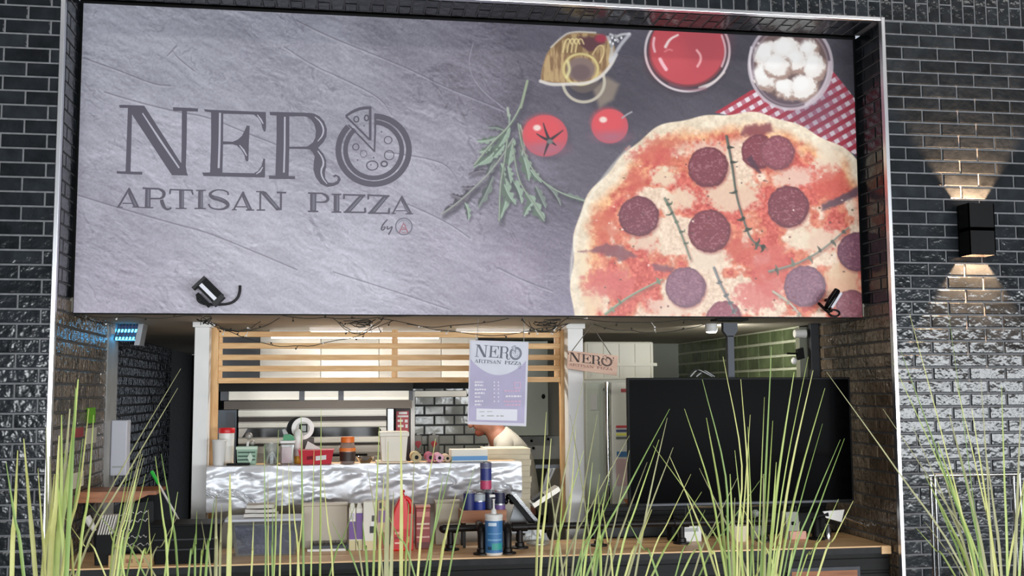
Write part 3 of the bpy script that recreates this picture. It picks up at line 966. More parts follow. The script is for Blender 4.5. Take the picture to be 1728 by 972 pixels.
LOGO = []   # (name, dark polygons, inline polygons)
LOGO.append(('letter', glyph(190, 165, 6.944, [
    [(75, 85), (130, 82), (365, 92), (376, 110), (370, 120), (85, 118)], [(180, 110), (228, 110), (228, 210), (210, 872), (152, 872), (170, 400)],
    [(185, 112), (372, 95), (795, 755), (858, 800), (862, 860), (885, 912), (695, 906), (225, 190)], [(812, 150), (872, 150), (868, 500), (858, 800), (870, 880), (805, 860), (810, 500)],
    [(708, 110), (1002, 124), (1000, 162), (710, 152)], [(48, 860), (348, 868), (348, 902), (50, 888)]]),
    glyphs(190, 165, 6.944, [rb([(350, 180), (560, 500), (780, 822)], [14, 24, 18])])))
LOGO.append(('letter', glyph(335, 170, 6.946, [
    [(65, 98), (130, 105), (790, 132), (790, 166), (640, 162), (300, 152), (150, 138), (75, 125)], [(148, 120), (290, 130), (288, 500), (280, 860), (135, 860), (148, 500)],
    [(640, 150), (790, 140), (792, 300), (785, 355), (770, 365), (752, 330), (735, 260), (700, 200), (650, 165)],
    [(285, 475), (400, 480), (460, 455), (510, 410), (545, 340), (565, 290), (600, 295), (590, 500), (585, 700), (570, 715), (552, 700), (540, 640), (500, 570), (450, 525), (400, 510), (285, 512)],
    [(42, 842), (130, 840), (650, 850), (700, 820), (740, 760), (760, 680), (780, 680), (780, 870), (775, 900), (600, 896), (60, 882)]]),
    glyphs(335, 170, 6.946, [rb([(252, 142), (246, 500), (236, 790)], 24), rb([(690, 165), (730, 220), (758, 270)], [10, 20, 12]), rb([(480, 520), (530, 580), (565, 645)], [10, 20, 12]), rb([(675, 860), (722, 828), (752, 778)], [8, 20, 12])])))
LOGO.append(('letter', glyph(450, 170, 6.271, [
    [(32, 118), (110, 118), (240, 122), (480, 130), (480, 165), (420, 165), (240, 165), (35, 152)], [(105, 140), (240, 140), (240, 480), (232, 812), (92, 812), (105, 400)],
    [(22, 790), (300, 798), (300, 830), (28, 826)],
    [(400, 127), (500, 135), (560, 165), (610, 220), (638, 300), (632, 380), (600, 440), (550, 492), (470, 500), (430, 484), (490, 440), (515, 390), (522, 320), (505, 250), (470, 200), (430, 172), (400, 166)],
    [(240, 487), (420, 485), (470, 470), (550, 490), (530, 520), (460, 518), (420, 512), (240, 508)],
    [(455, 515), (545, 500), (600, 560), (630, 630), (630, 700), (615, 760), (620, 820), (650, 865), (700, 870), (745, 850), (755, 820), (740, 800), (715, 810), (700, 795), (730, 778), (770, 800), (785, 835), (760, 880), (700, 905), (640, 912), (570, 880), (520, 810), (495, 730), (500, 640), (510, 590), (490, 550)]]),
    glyphs(450, 170, 6.271, [rb([(192, 170), (190, 500), (182, 760)], 18), rb([(510, 170), (570, 220), (605, 300), (592, 370), (540, 430)], [8, 16, 18, 16, 8], 1), rb([(540, 530), (590, 600), (605, 670), (572, 740), (590, 820), (640, 880)], [10, 16, 20, 18, 16, 8], 1)])))
og = [arc_ring(490, 540, 386, 371, 62, -86, 224), arc_ring(490, 540, 308, 304, 50, -86, 228),
      rb([(508, 138), (506, 350), (498, 558)], [26, 20, 18]), rb([(212, 262), (350, 400), (500, 556)], [16, 18, 16]),
      rb([(452, 66), (452, 432)], 28), rb([(186, 168), (450, 430)], 20), rb([(184, 168), (270, 112), (360, 80), (462, 76)], [26, 32, 34, 30], 1)]
for x, y, rx, ry, w_ in ((295, 505, 34, 34, 11), (380, 580, 36, 38, 6), (660, 595, 52, 52, 9), (475, 708, 62, 50, 12), (605, 690, 34, 28, 16), (648, 430, 42, 40, 9), (300, 202, 26, 30, 14), (412, 188, 22, 30, 16)):
    og.append(arc_ring(x, y, rx, ry, w_, 0, 360, 20))
for x, y, r_ in ((385, 275, 8), (490, 622, 9), (315, 648, 8), (575, 340, 8), (460, 700, 8)):
    og.append(arc_ring(x, y, r_ / 2, r_ / 2, r_, 0, 360, 10))
EMBLEM_O = glyphs(555, 170, 6.48, og)
TAGLINE = []
g5, g6, g7 = (190, 305, 10.8), (345, 310, 11.917), (510, 315, 8.861)
TAGLINE += [(g5, [rb([(310, 130), (105, 475)], 34), [(310, 122), (488, 482), (385, 482), (280, 232)], rb([(180, 410), (370, 414)], 20), rb([(75, 480), (185, 482)], 18), rb([(360, 480), (580, 490)], 18)], [rb([(330, 250), (425, 460)], [12, 30])]),
            (g5, [[(598, 135), (695, 135), (692, 492), (586, 492)], rb([(545, 135), (850, 148)], 32), rb([(840, 148), (920, 185), (942, 240), (920, 300), (860, 326)], [30, 56, 66, 52, 30], 1), rb([(690, 325), (880, 325)], 28), rb([(890, 345), (915, 430), (950, 500), (1010, 528), (1070, 492)], [60, 72, 52, 40, 34], 1), rb([(545, 490), (742, 490)], 22)], [rb([(655, 160), (650, 470)], 36)]),
            (g5, [rb([(1040, 160), (1465, 175)], 28), rb([(1052, 160), (1044, 242)], 30), rb([(1440, 172), (1466, 254)], 30), [(1212, 165), (1302, 168), (1300, 505), (1215, 505)], rb([(1150, 505), (1350, 505)], 22)], [rb([(1275, 190), (1272, 485)], 30)]),
            (g5, [[(1562, 175), (1650, 178), (1645, 505), (1555, 505)], rb([(1520, 175), (1700, 175)], 22), rb([(1490, 505), (1700, 507)], 24)], [rb([(1622, 195), (1618, 485)], 30)]),
            (g6, [rb([(480, 228), (470, 165), (380, 130), (250, 120), (150, 160), (100, 220), (170, 280), (300, 310), (420, 360), (480, 420), (450, 480), (340, 520), (200, 510), (110, 470), (85, 405)], [35, 30, 25, 25, 40, 66, 84, 90, 85, 76, 58, 34, 28, 30, 34], 1)], [rb([(180, 262), (300, 300), (420, 345)], [8, 26, 10])]),
            (g6, [rb([(785, 160), (590, 520)], 36), [(785, 150), (962, 524), (872, 530), (755, 262)], rb([(640, 465), (850, 465)], 24), rb([(550, 525), (650, 525)], 22), rb([(835, 530), (1000, 530)], 26)], [rb([(795, 280), (900, 500)], [10, 32])]),
            (g6, [rb([(1125, 165), (1120, 530)], 36), rb([(1040, 160), (1200, 160)], 26), [(1105, 158), (1232, 158), (1550, 530), (1450, 540)], rb([(1540, 185), (1535, 530)], 40), rb([(1455, 175), (1645, 180)], 34), rb([(1050, 530), (1220, 530)], 28)], [rb([(1230, 215), (1460, 480)], [18, 34])]),
            (g7, [[(118, 95), (212, 95), (208, 372), (118, 372)], rb([(85, 95), (300, 100)], 24), rb([(290, 100), (360, 130), (390, 175), (370, 220), (300, 235), (205, 230)], [24, 40, 46, 40, 24, 20], 1), rb([(85, 370), (240, 370)], 24)], [rb([(172, 115), (170, 350)], 34)]),
            (g7, [[(472, 110), (556, 110), (556, 378), (470, 378)], rb([(440, 115), (585, 115)], 22), rb([(440, 380), (585, 380)], 22)], [rb([(528, 130), (526, 360)], 26)]),
            (g7, [rb([(610, 120), (945, 130)], 26), rb([(625, 115), (624, 186)], 28), [(860, 126), (948, 128), (722, 378), (616, 388)], rb([(616, 382), (945, 384)], 24), rb([(945, 388), (938, 315)], 32)], [rb([(880, 160), (700, 360)], 22)]),
            (g7, [rb([(975, 126), (1305, 140)], 26), rb([(990, 122), (986, 192)], 28), [(1215, 132), (1304, 138), (1092, 388), (984, 398)], rb([(984, 394), (1308, 398)], 24), rb([(1292, 400), (1304, 322)], 32)], [rb([(1238, 170), (1066, 372)], 22)]),
            (g7, [rb([(1495, 140), (1355, 400)], 24), [(1495, 130), (1645, 404), (1578, 406), (1475, 212)], rb([(1400, 360), (1550, 360)], 14), rb([(1335, 402), (1400, 402)], 16), rb([(1545, 406), (1660, 406)], 18)], [rb([(1505, 240), (1590, 385)], [8, 26])])]
TAGLINE = [('letter', glyph(*g, d), glyphs(*g, i)) for g, d, i in TAGLINE]
BYLINE = [('letter', glyph(*g7, [rb([(1275, 490), (1210, 560), (1178, 630), (1200, 655), (1240, 622), (1236, 592), (1200, 622)], [16, 22, 24, 20, 20, 14, 10], 1)]), []),
          ('letter', glyph(*g7, [rb([(1275, 588), (1268, 640), (1310, 622), (1352, 588), (1330, 650), (1290, 716)], [20, 22, 14, 20, 20, 24], 1)]), [])]
EMBLEM = glyph(*g7, [arc_ring(1520, 595, 122, 124, 18, 0, 360, 40), arc_ring(1520, 595, 92, 96, 7, 200, 340, 20)])
EMBLEM_A = glyph(*g7, [rb([(1452, 690), (1515, 540), (1582, 690)], 22), rb([(1480, 640), (1560, 640)], 16), rb([(1490, 690), (1545, 690)], 12), arc_ring(1520, 590, 26, 26, 12, 0, 360, 16)])


def decal(name, polys, mapper, material, parent):
    b_ = MB()
    for k_, pl in enumerate(polys):
        P3 = [mapper(x, y) - np.array([0, min(4e-5 * k_, 7e-4), 0]) for x, y in pl]
        if len(P3) == 4: b_.add(P3, [(0, 1, 2, 3)])
        else: b_.poly([P3])
    return b_.build(name, material, parent)


INK = mat('dark_slate_ink', (88, 84, 97), 0.4, spec=.45)
INK2 = mat('grey_slate_ink', (116, 114, 128), 0.4, spec=.45)
INK_LIGHT = mat('pale_slate_ink', (186, 183, 196), 0.4, spec=.45)
INK_PINK = mat('dusty_pink_ink', (164, 112, 124), 0.4, spec=.45)
sm1 = lambda x, y: U(x, y, SY - .0012)
sm2 = lambda x, y: U(x, y, SY - .0020)
for nm, dk, il in LOGO:
    o_ = decal(nm, dk, sm1, INK, sign)
    for q in il: decal('inline', q, sm2, INK_LIGHT, o_)
for nm, dk, il in TAGLINE:
    o_ = decal(nm, dk, sm1, INK, sign)
    for q in il: decal('inline', q, sm2, INK2, o_)
for k, q in enumerate(EMBLEM_O):
    decal('emblem_stroke' if k < 7 else 'emblem_topping', q, lambda x, y, k=k: U(x, y, SY - .0012 - .00004 * k), INK, sign)
for nm, dk, il in BYLINE: decal(nm, dk, sm1, INK, sign)
o_ = decal('round_emblem', EMBLEM, sm1, INK2, sign)
decal('emblem_letter', EMBLEM_A, sm1, INK_PINK, o_)

# ------------------------------------------------------------------ things round the sign
def RC(x0, y0, x1, y1, Y):
    """photo rectangle at depth Y -> X0, X1, Z0, Z1"""
    a, b_ = U(x0, (y0 + y1) / 2, Y), U(x1, (y0 + y1) / 2, Y)
    t, u = U((x0 + x1) / 2, y0, Y), U((x0 + x1) / 2, y1, Y)
    return a[0], b_[0], u[2], t[2]


def S(x, y):                       # photo pixel -> point on the soffit
    return on_plane(x, y, 2, ZS)


def rope(name, pts, r, material, parent=None, n=6, k=2):
    pts = [tuple(map(float, p)) for p in pts]
    for _ in range(k):
        q = [pts[0]]
        for i in range(len(pts) - 1):
            a, b_ = np.array(pts[i]), np.array(pts[i + 1])
            q += [tuple(a * .75 + b_ * .25), tuple(a * .25 + b_ * .75)]
        q.append(pts[-1])
        pts = q
    return MB().tube(pts, r, n).build(name, material, parent, smooth=True)


# floodlight with a looped cable, left end of the sign
t = thing('flood_light', 'black flood light with white lamp strip and looped cable under the slate lettering', 'light', U(350, 500, SY - .06))
c0, c1 = U(346, 470, SY - .10), U(376, 500, SY - .10)
ax = (c1 - c0) / 2
axn = ax / np.linalg.norm(ax)
vv = np.array([-axn[2], 0, axn[0]])
vv = vv if vv[2] > 0 else -vv
cc = (c0 + c1) / 2 - vv * .012
MB().obox(cc, ax * .95, (0, .028, 0), vv * .020).build('housing', BLACK, t)
MB().obox(cc - vv * .026 + np.array([0, -.022, 0]), ax * .84, (0, .012, 0), vv * .010).build('lamp_strip', mat('frosted_lamp_glass', (225, 226, 235), .3), t)
MB().obox(cc - vv * .043 + np.array([0, -.012, 0]), ax * .9, (0, .02, 0), vv * .006).build('lower_rim', BLACK, t)
MB().obox(cc - ax * 1.02 - vv * .026, axn * .008, (0, .035, 0), vv * .045).build('end_cap', BLACK_RUBBER, t)
MB().obox(cc + ax * 1.02 - vv * .020, axn * .012, (0, .034, 0), vv * .036).build('end_cap', BLACK_RUBBER, t)
MB().obox(cc - vv * .075 + ax * .1 + np.array([0, .03, 0]), ax * .72, (0, .008, 0), vv * .011).build('bracket', BLACK, t)
MB().tube([cc + np.array([0, .02, 0]), cc + np.array([0, .096, -.01])], .012).build('mounting_arm', BLACK, t)
rope('cable', [U(333, 498, SY - .06), U(334, 508, SY - .05), U(344, 513, SY - .05), U(365, 514, SY - .04), U(388, 513, SY - .03), U(401, 504, SY - .024), U(405, 492, SY - .02), U(405, 482, SY - .012)], .0075, BLACK_RUBBER, t)

# floodlight at the right end, seen from its side
t = thing('flood_light', 'slim black flood light seen edge-on at the right end of the pizza print', 'light', U(1400, 525, SY - .06))
c0, c1 = U(1396, 520, SY - .09), U(1413, 489, SY - .09)
MB().tube([c0, (c0 + c1) / 2, c1], [.020, .026, .018], 10).build('housing', BLACK_GLOSS, t, smooth=40)
MB().tube([c0 + np.array([.018, -.02, 0]), c1 + np.array([.014, -.02, -.02])], .008, 6).build('lamp_strip', MATS['frosted_lamp_glass'], t)
rope('bracket', [U(1382, 512, SY - .004), U(1388, 518, SY - .05), U(1396, 526, SY - .08), U(1404, 524, SY - .08)], .009, BLACK, t)
rope('cable', [U(1398, 524, SY - .08), U(1408, 522, SY - .07), U(1418, 527, SY - .05), U(1414, 534, SY - .03), U(1402, 533, SY - .02), U(1397, 526, SY - .004)], .006, BLACK_RUBBER, t)
MB().tube([(c0 + c1) / 2, (c0 + c1) / 2 + np.array([0, .086, 0])], .010).build('mounting_arm', BLACK, t)

# up-and-down wall lamp on the right pier
lx0, lx1, lz0, lz1 = RC(1625, 346, 1668, 432, -.06)
LXc = (lx0 + lx1) / 2
t = thing('wall_lamp', 'black box wall lamp throwing warm light up and down the tiled pier', 'lamp', (LXc, -.06, lz0))
b = MB()
b.box(lx0, lx0 + .006, -.125, -.012, lz0, lz1).box(lx1 - .006, lx1, -.125, -.012, lz0, lz1)
b.box(lx0, lx1, -.125, -.119, lz0, lz1).box(lx0, lx1, -.018, -.012, lz0, lz1).box(lx0, lx1, -.125, -.012, (lz0 + lz1) / 2 - .01, (lz0 + lz1) / 2 + .01)
b.build('housing', BLACK, t)
MB().box(LXc - .03, LXc + .03, -.012, .006, (lz0 + lz1) / 2 - .04, (lz0 + lz1) / 2 + .04).build('mounting_plate', BLACK, t)
GLOW = mat('warm_lamp_glow', (255, 236, 205), .4, emit=(255, 214, 160), estr=6)
for sg in (-1, 1):
    zc_ = (lz0 + lz1) / 2 + sg * .022
    MB().lathe(LXc, -.07, zc_ - .005, [(.02, 0), (.028, .005), (.02, .01)], 14).build('bulb', GLOW, t, smooth=True)
    l = bpy.data.lights.new('wall_lamp_beam', 'SPOT')
    l.energy, l.color, l.spot_size, l.spot_blend, l.shadow_soft_size = 260, (1.0, .58, .31), math.radians(105), .25, .012
    lo = bpy.data.objects.new('wall_lamp_beam', l)
    COL.objects.link(lo)
    lo.location = (LXc, -.065, zc_ + sg * .012)
    lo.rotation_euler = (math.pi if sg > 0 else 0, 0, 0)

# string of dark fairy lights tangled along the lower lip of the sign
fl = thing('fairy_lights', 'dark wire string of tiny fairy lights tangled along the lower edge of the sign', 'lights', U(640, 545, .36))
WIRE = mat('dark_green_wire', (34, 34, 30), .5)
def wire_run(x0, x1, sag, Y, y0=529, n=9):
    return [U(x0 + (x1 - x0) * i / n + random.uniform(-4, 4), y0 + sag * math.sin(math.pi * i / n) + 3 + random.uniform(-2, 2.5), Y + random.uniform(-.012, .012)) for i in range(n + 1)]
runs = [wire_run(122, 345, 4, .352), wire_run(345, 470, 22, .36, 534), wire_run(470, 700, 6, .352), wire_run(560, 645, 26, .36, 533), wire_run(640, 860, 16, .36, 532), wire_run(880, 960, 22, .36, 533), wire_run(960, 1210, 5, .352, 534),
        wire_run(345, 660, 42, .42, 540, 14), wire_run(690, 960, 22, .42, 541, 12), wire_run(1000, 1190, 12, .44, 545), wire_run(350, 440, 16, .4, 540), wire_run(575, 640, 20, .4, 540), wire_run(890, 960, 18, .4, 541)]
for rn in runs:
    o_ = rope('wire', rn, .0022, WIRE, fl, 5, 1)
    for p in rn[1:-1:2]:
        q = np.array(p) + np.array([random.uniform(-.02, .02), 0, random.uniform(-.03, .02)])
        b = MB().tube([p, q], .0016, 4)
        b.ball(q, .0055, 5)
        b.build('bulb', WIRE if random.random() < .6 else WHITE_PLASTIC, fl)
# silvery knots of the string at the column heads
for (x0, x1, y0) in ((330, 362, 541), (578, 640, 545), (895, 958, 544)):
    pts = [U(random.uniform(x0, x1), y0 + random.uniform(-8, 9), .38 + random.uniform(-.02, .04)) for _ in range(16)]
    rope('wire_knot', pts, .0024, WIRE, fl, 5, 1)

# ------------------------------------------------------------------ kitchen opening
for x0, x1, lab in ((326, 351, 'white boxed column at the left end of the foil-wrapped shelf'), (959, 985, 'white boxed column beside the wooden slat frame and the fridge')):
    a, _, _, _ = RC(x0, 560, x1, 800, 1.15)
    _, c_, _, _ = RC(x0, 560, x1, 800, 1.15)
    t = thing('column', lab, 'column', ((a + c_) / 2, 1.21, 0), 'white columns carrying the soffit')
    MB().box(a, c_, 1.15, 1.27, 0, ZS - .03, .004).build('shaft', WHITE_PAINT, t)
    MB().box(a - .012, c_ + .012, 1.135, 1.285, ZS - .03, ZS + .002, .003).build('head_plate', WHITE_PAINT, t)

# wooden slat frame
fx0, _, _, _ = RC(352, 600, 366, 800, 1.30)
_, fx1, _, _ = RC(946, 600, 959.5, 800, 1.30)
fr = thing('slat_frame', 'pine frame with five horizontal slats hung above the kitchen hatch', 'frame', ((fx0 + fx1) / 2, 1.33, 0.9))
fpw = .052
MB().box(fx0, fx0 + fpw, 1.295, 1.355, .86, ZS - .012, .003).build('post', PINE_UP, fr)
MB().box(fx1 - fpw, fx1, 1.295, 1.355, .86, ZS - .012, .003).build('post', PINE_UP, fr)
for (ya, yb) in ((560, 569), (579, 588.5), (598.5, 607.5), (617, 626.5), (637, 646)):
    _, _, z0, z1 = RC(500, ya, 700, yb, 1.30)
    MB().box(fx0 + fpw + .001, fx1 - fpw - .001, 1.30, 1.322, z0, z1, .002).build('slat', PINE, fr)
_, _, zlo, _ = RC(500, 560, 700, 646, 1.30)
for (xa, xb) in ((367, 375), (661, 671), (936, 946)):
    a, c_, _, _ = RC(xa, 600, xb, 620, 1.33)
    MB().box(a, c_, 1.3225, 1.35, zlo, ZS - .03, .002).build('batten', PINE_UP, fr)

# strip lights on the soffit
for (pa, pb, lab) in (((522, 552), (645, 555), 'lit white strip light on the soffit left of the hanging menu'), ((772, 554), (888, 557), 'lit white strip light on the soffit above the hanging menu')):
    a, c_ = S(*pa), S(*pb)
    yc = (a[1] + c_[1]) / 2
    t = thing('strip_light', lab, 'light', ((a[0] + c_[0]) / 2, yc, ZS - .055), 'strip lights over the kitchen')
    MB().box(a[0], c_[0], yc - .035, yc + .035, ZS - .022, ZS + .0025).build('tray', WHITE_PAINT, t)
    MB().tube([(a[0] + .01, yc, ZS - .038), (c_[0] - .01, yc, ZS - .038)], .016, 12).build('tube', mat('lit_fluorescent_tube', (255, 255, 250), .4, emit=(255, 250, 238), estr=10), t)
    area('strip_light_glow', ((a[0] + c_[0]) / 2, yc, ZS - .06), ((a[0] + c_[0]) / 2, yc, 0), c_[0] - a[0], .08, 9, (1, .96, .88))
# strip light added without a visible source, to light the deeper kitchen
for xc in (-3.0,):
    t = thing('strip_light', 'added strip light brightening the deep kitchen above the oven', 'light', (xc, 2.75 if xc > -2 else 2.05, ZS - .055), 'strip lights over the kitchen')
    yc = 2.75 if xc > -2 else 2.05
    MB().box(xc - .6, xc + .6, yc - .035, yc + .035, ZS - .022, ZS + .0025).build('tray', WHITE_PAINT, t)
    MB().tube([(xc - .59, yc, ZS - .038), (xc + .59, yc, ZS - .038)], .016, 12).build('tube', MATS['lit_fluorescent_tube'], t)
    area('strip_light_glow', (xc, yc, ZS - .06), (xc, yc, 0), 1.2, .08, 3.5, (1, .96, .88))

p = S(1200, 547)
t = thing('spot_light', 'small lit spotlight on the soffit beside the television post', 'light', (p[0], p[1], ZS - .06))
MB().lathe(p[0], p[1], ZS - .05, [(.035, 0), (.04, .01), (.04, .052)], 18).build('can', WHITE_PAINT, t, smooth=40)
MB().lathe(p[0], p[1], ZS - .056, [(.030, 0), (.033, .005)], 18).build('lens', MATS['lit_fluorescent_tube'], t)
area('spot_light_glow', (p[0], p[1], ZS - .07), (.1, p[1] + .9, ZS - .45), .08, .08, 9, (1, .97, .86), 150)

# extraction hood behind the slats
hd = thing('extraction_hood', 'stainless extraction hood with reflections painted as pale panels behind the pine slats', 'hood', (-3.0, 2.35, 1.7))
for (xa, xb, mt) in ((368, 438, DARK_STEEL), (439, 541, STEEL), (542, 639, mat('hood_reflection_white', (214, 211, 203), .45)), (640, 744, STEEL), (745, 803, MATS['hood_reflection_white'])):  # white sections are the hood's bright reflections painted as panel colour
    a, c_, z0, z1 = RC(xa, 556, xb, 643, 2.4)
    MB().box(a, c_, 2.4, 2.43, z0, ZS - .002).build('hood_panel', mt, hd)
a, c_, z0, z1 = RC(366, 645, 697, 660, 2.2)
MB().box(a, c_, 2.2, 2.4, z0, z1 + .02).build('front_beam', BLACK, hd)
for (xa, xb) in ((386, 505), (514, 571), (580, 690)):
    a, c_, z0, z1 = RC(xa, 659.5, xb, 675, 2.26)
    MB().box(a, c_, 2.26, 2.3, z0, z1).build('lower_panel', STEEL_BRIGHT, hd)
a, c_, z0, z1 = RC(378, 676, 695, 690, 2.24)
MB().box(a, c_, 2.24, 2.9, z0, z1).build('filter_housing', mat('brown_grey_steel', (78, 72, 66), .5, metal=.3), hd)
for (xa, xb) in ((372, 386), (505, 514), (571, 580), (690, 697)):
    a, c_, z0, z1 = RC(xa, 659, xb, 676, 2.25)
    MB().box(a, c_, 2.25, 2.31, z0, z1).build('divider', DARK_STEEL, hd)

# oven
ov = thing('pizza_oven', 'stainless deck oven with dark glass door under the hood', 'oven', (-3.0, 2.6, 0))
a, c_, z0, z1 = RC(402, 690, 652, 790, 2.45)
MB().box(a, c_, 2.47, 3.0, .9, z1).build('body', STEEL, ov)
MB().box(a + .02, c_ - .02, 2.5, 2.98, 0, .9).build('stand', DARK_STEEL, ov)
BROWN_GAP = mat('warm_dark_gap', (62, 50, 42), .5)
def band(y0, y1, mt, nm, x0=402, x1=652, dy=0.0):
    a, c_, z0, z1 = RC(x0, y0, x1, y1, 2.45)
    return MB().box(a, c_, 2.45 - dy, 2.4695, z0, z1, .003).build(nm, mt, ov)
band(691, 702, STEEL_BRIGHT, 'top_rail', dy=.02)
band(703, 711, BROWN_GAP, 'vent_gap')
band(712, 721, STEEL_BRIGHT, 'door_rail', dy=.015)
o_ = band(721.5, 737, STEEL, 'door')
a, c_, z0, z1 = RC(418, 722, 640, 737, 2.44)
MB().prism([(a, 2.44, z1), (c_, 2.44, z1), (c_ + .04, 2.44, z0), (a - .04, 2.44, z0)], (0, .008, 0)).build('window', BLACK_GLOSS, o_)
band(738, 747, STEEL_BRIGHT, 'handle_rail', dy=.02)
band(748, 752, BROWN_GAP, 'vent_gap')
band(753, 765, STEEL, 'lower_panel')
band(766, 770, BLACK, 'slot', 560, 620)
band(771, 790, STEEL, 'lower_panel')
# dark cabinet left of the oven
t = thing('tall_cabinet', 'dark grey tall cabinet standing left of the oven', 'cabinet', (U(382, 720, 2.4)[0], 2.6, 0))
a, c_, z0, z1 = RC(366, 662, 399, 790, 2.44)
MB().box(a, c_, 2.44, 2.95, 0, U(380, 692, 2.44)[2]).build('body', mat('blue_grey_metal', (58, 66, 74), .4, metal=.3, var=.2, scale=4), t)
a, c_, z0, z1 = RC(383, 696, 396, 728, 2.43)
MB().box(a, c_, 2.425, 2.4395, z0, z1).build('glass_panel', DARK_STEEL, t)

# steel strip, red notice and pale edge between oven and tiled wall
a, c_, z0, z1 = RC(654, 690, 664, 790, 2.5)
tag(MB().box(a, c_, 2.5, 2.56, 0.0, z1).build('steel_upright', mat('pale_grey_steel', (196, 198, 198), .35, metal=.4), None), 'pale steel upright between the oven and the red notice', 'post')
a, c_, z0, z1 = RC(667, 688, 692, 790, 2.9)
tag(MB().box(a, c_, 2.905, 2.96, 0, z1 + .1).build('screen_board', mat('dark_maroon_panel', (62, 44, 46), .5)), 'dark upright panel behind the red notice', 'panel')
a, c_, z0, z1 = RC(668.5, 694, 689.5, 731, 2.88)
t = thing('notice', 'red safety notice with white lettering right of the oven', 'notice', ((a + c_) / 2, 2.89, z0))
MB().box(a, c_, 2.88, 2.904, z0, z1).build('board', mat('red_notice_print', (186, 40, 56), .4), t)
for (x0, y0, x1, y1) in ((671, 701, 689, 704), (671, 708, 680, 712), (683, 708, 688, 713), (671, 717, 681, 721), (684, 716, 688, 722), (673, 695, 687, 699)):
    a2, c2, z2, z3 = RC(x0, y0, x1, y1, 2.878)
    MB().box(a2, c2, 2.8775, 2.8798, z2, z3).build('white_print', WHITE_PLASTIC, t)
a, c_, z0, z1 = RC(693, 660, 700, 780, 2.9)
tag(MB().box(a, c_, 2.9, 2.94, 0, z1).build('corner_strip', WHITE_PLASTIC), 'white vertical corner strip at the edge of the grey tiles', 'trim')

# grey metro tile wall
a, c_, z0, z1 = RC(693, 655, 835, 790, 3.1)
w = struct(MB().box(a, c_, 3.112, 3.2, 0, ZS + .002).build('wall_kitchen_tiled', mat('charcoal_grout', (58, 62, 66), .9), keep=True))
bricks(w, (a, 3.115, z1 + .02), (1, 0, 0), (0, 0, 1), .005, c_ - a, -8 * .0795, 0, GLAZE_GREY, bl=.162, bh=.0795, joint=.012, phase=(0.03, 0.111), name='tile', tilt=.01)
# bright metal shelf above the tiles
a, c_, z0, z1 = RC(698, 659, 788, 670, 2.95)
tag(MB().box(a, c_, 2.95, 3.1, z0, z1, .004).build('wall_shelf', STEEL_BRIGHT), 'bright steel shelf box fixed above the grey tiles', 'shelf')
a, c_, z0, z1 = RC(697, 643, 792, 656, 2.6)
tag(MB().box(a, c_, 2.6, 2.66, z0, z1 + .03).build('dark_rail', BLACK), 'dark rail hanging above the steel shelf', 'rail')

# two dispenser bottles with red drops before the tiles
for (xa, xb, lab) in ((698, 712, 'grey gel dispenser with a red drop, nearer the white corner strip'), (722, 741, 'grey gel dispenser with a red drop, farther from the corner strip')):
    a, c_, z0, z1 = RC(xa, 734, xb, 764, 3.06)
    xc = (a + c_) / 2
    t = thing('gel_dispenser', lab, 'dispenser', (xc, 3.06, z0), 'gel dispensers on the tiled wall')
    MB().box(a, c_, 3.02, 3.099, z0, z1, .012).build('casing', mat('dispenser_grey', (128, 126, 120), .35), t)
    MB().box(xc - .012, xc + .012, 3.03, 3.07, z1, z1 + .015).build('cap', GREY_PLASTIC, t)
    zz = (z0 + z1) / 2
    MB().prism([(xc, 3.019, zz - .035), (xc + .026, 3.019, zz + .004), (xc + .016, 3.019, zz + .024), (xc - .016, 3.019, zz + .024), (xc - .026, 3.019, zz + .004)], (0, -.004, 0)).build('red_drop', mat('deep_red', (176, 24, 38), .4), t)

# back counter that carries the kitchen jumble at the right
a, c_, z0, z1 = RC(718, 768, 958, 840, 2.35)
t = thing('work_bench', 'grey steel work bench in the kitchen behind the cream boxes', 'bench', ((a + c_) / 2, 2.6, 0))
MB().box(a, c_, 2.35, 2.95, .92, .96, .004).build('top', STEEL, t)
MB().box(a + .04, c_ - .04, 2.42, 2.95, .25, .29).build('lower_shelf', STEEL, t)
for xx in (a + .03, c_ - .03):
    for yy in (2.39, 2.91):
        MB().box(xx - .02, xx + .02, yy - .02, yy + .02, 0, .92).build('leg', STEEL, t)

# grey-green switch cabinet on the back wall and its neighbours
a, c_, z0, z1 = RC(888, 560, 925, 735, 3.3)
t = thing('switch_cabinet', 'grey-green metal cabinet with a black lock behind the hanging menu', 'cabinet', ((a + c_) / 2, 3.4, z0))
MB().box(a - .22, c_, 3.3, 3.55, z0, ZS - .01, .004).build('case', SAGE, t)
MB().ball(U(917, 669, 3.29), .016, 8, (1, .5, 1.3)).build('lock', BLACK, t, smooth=True)
a, c_, z0, z1 = RC(872, 735, 960, 775, 3.5)
t = thing('wall_unit', 'pale grey wall unit with black hooks below the switch cabinet', 'cabinet', ((a + c_) / 2, 3.6, z0))
MB().box(a, c_, 3.5, 3.9, z0, z1 - .004, .004).build('case', GREY_PLASTIC, t)
for (x, y) in ((897, 744), (900, 756), (925, 741)):
    MB().ball(U(x, y, 3.49), .012, 6).build('hook', BLACK, t)
a, c_, z0, z1 = RC(926, 646, 947, 860, 3.6)
tag(MB().box(a, c_, 3.6, 3.8, 0.0, ZS - .02).build('pipe_duct', mat('taupe_duct', (150, 146, 134), .6, var=.1, scale=3)), 'taupe boxed pipe duct right of the switch cabinet', 'duct')
a, c_, z0, z1 = RC(800, 600, 945, 900, 4.0)
struct(MB().box(a - .1, .0, 4.0, 4.06, 0, ZS + .002).build('wall_kitchen_partition', mat('grey_green_wall', (142, 146, 136), .7, var=.06, scale=2), keep=True))

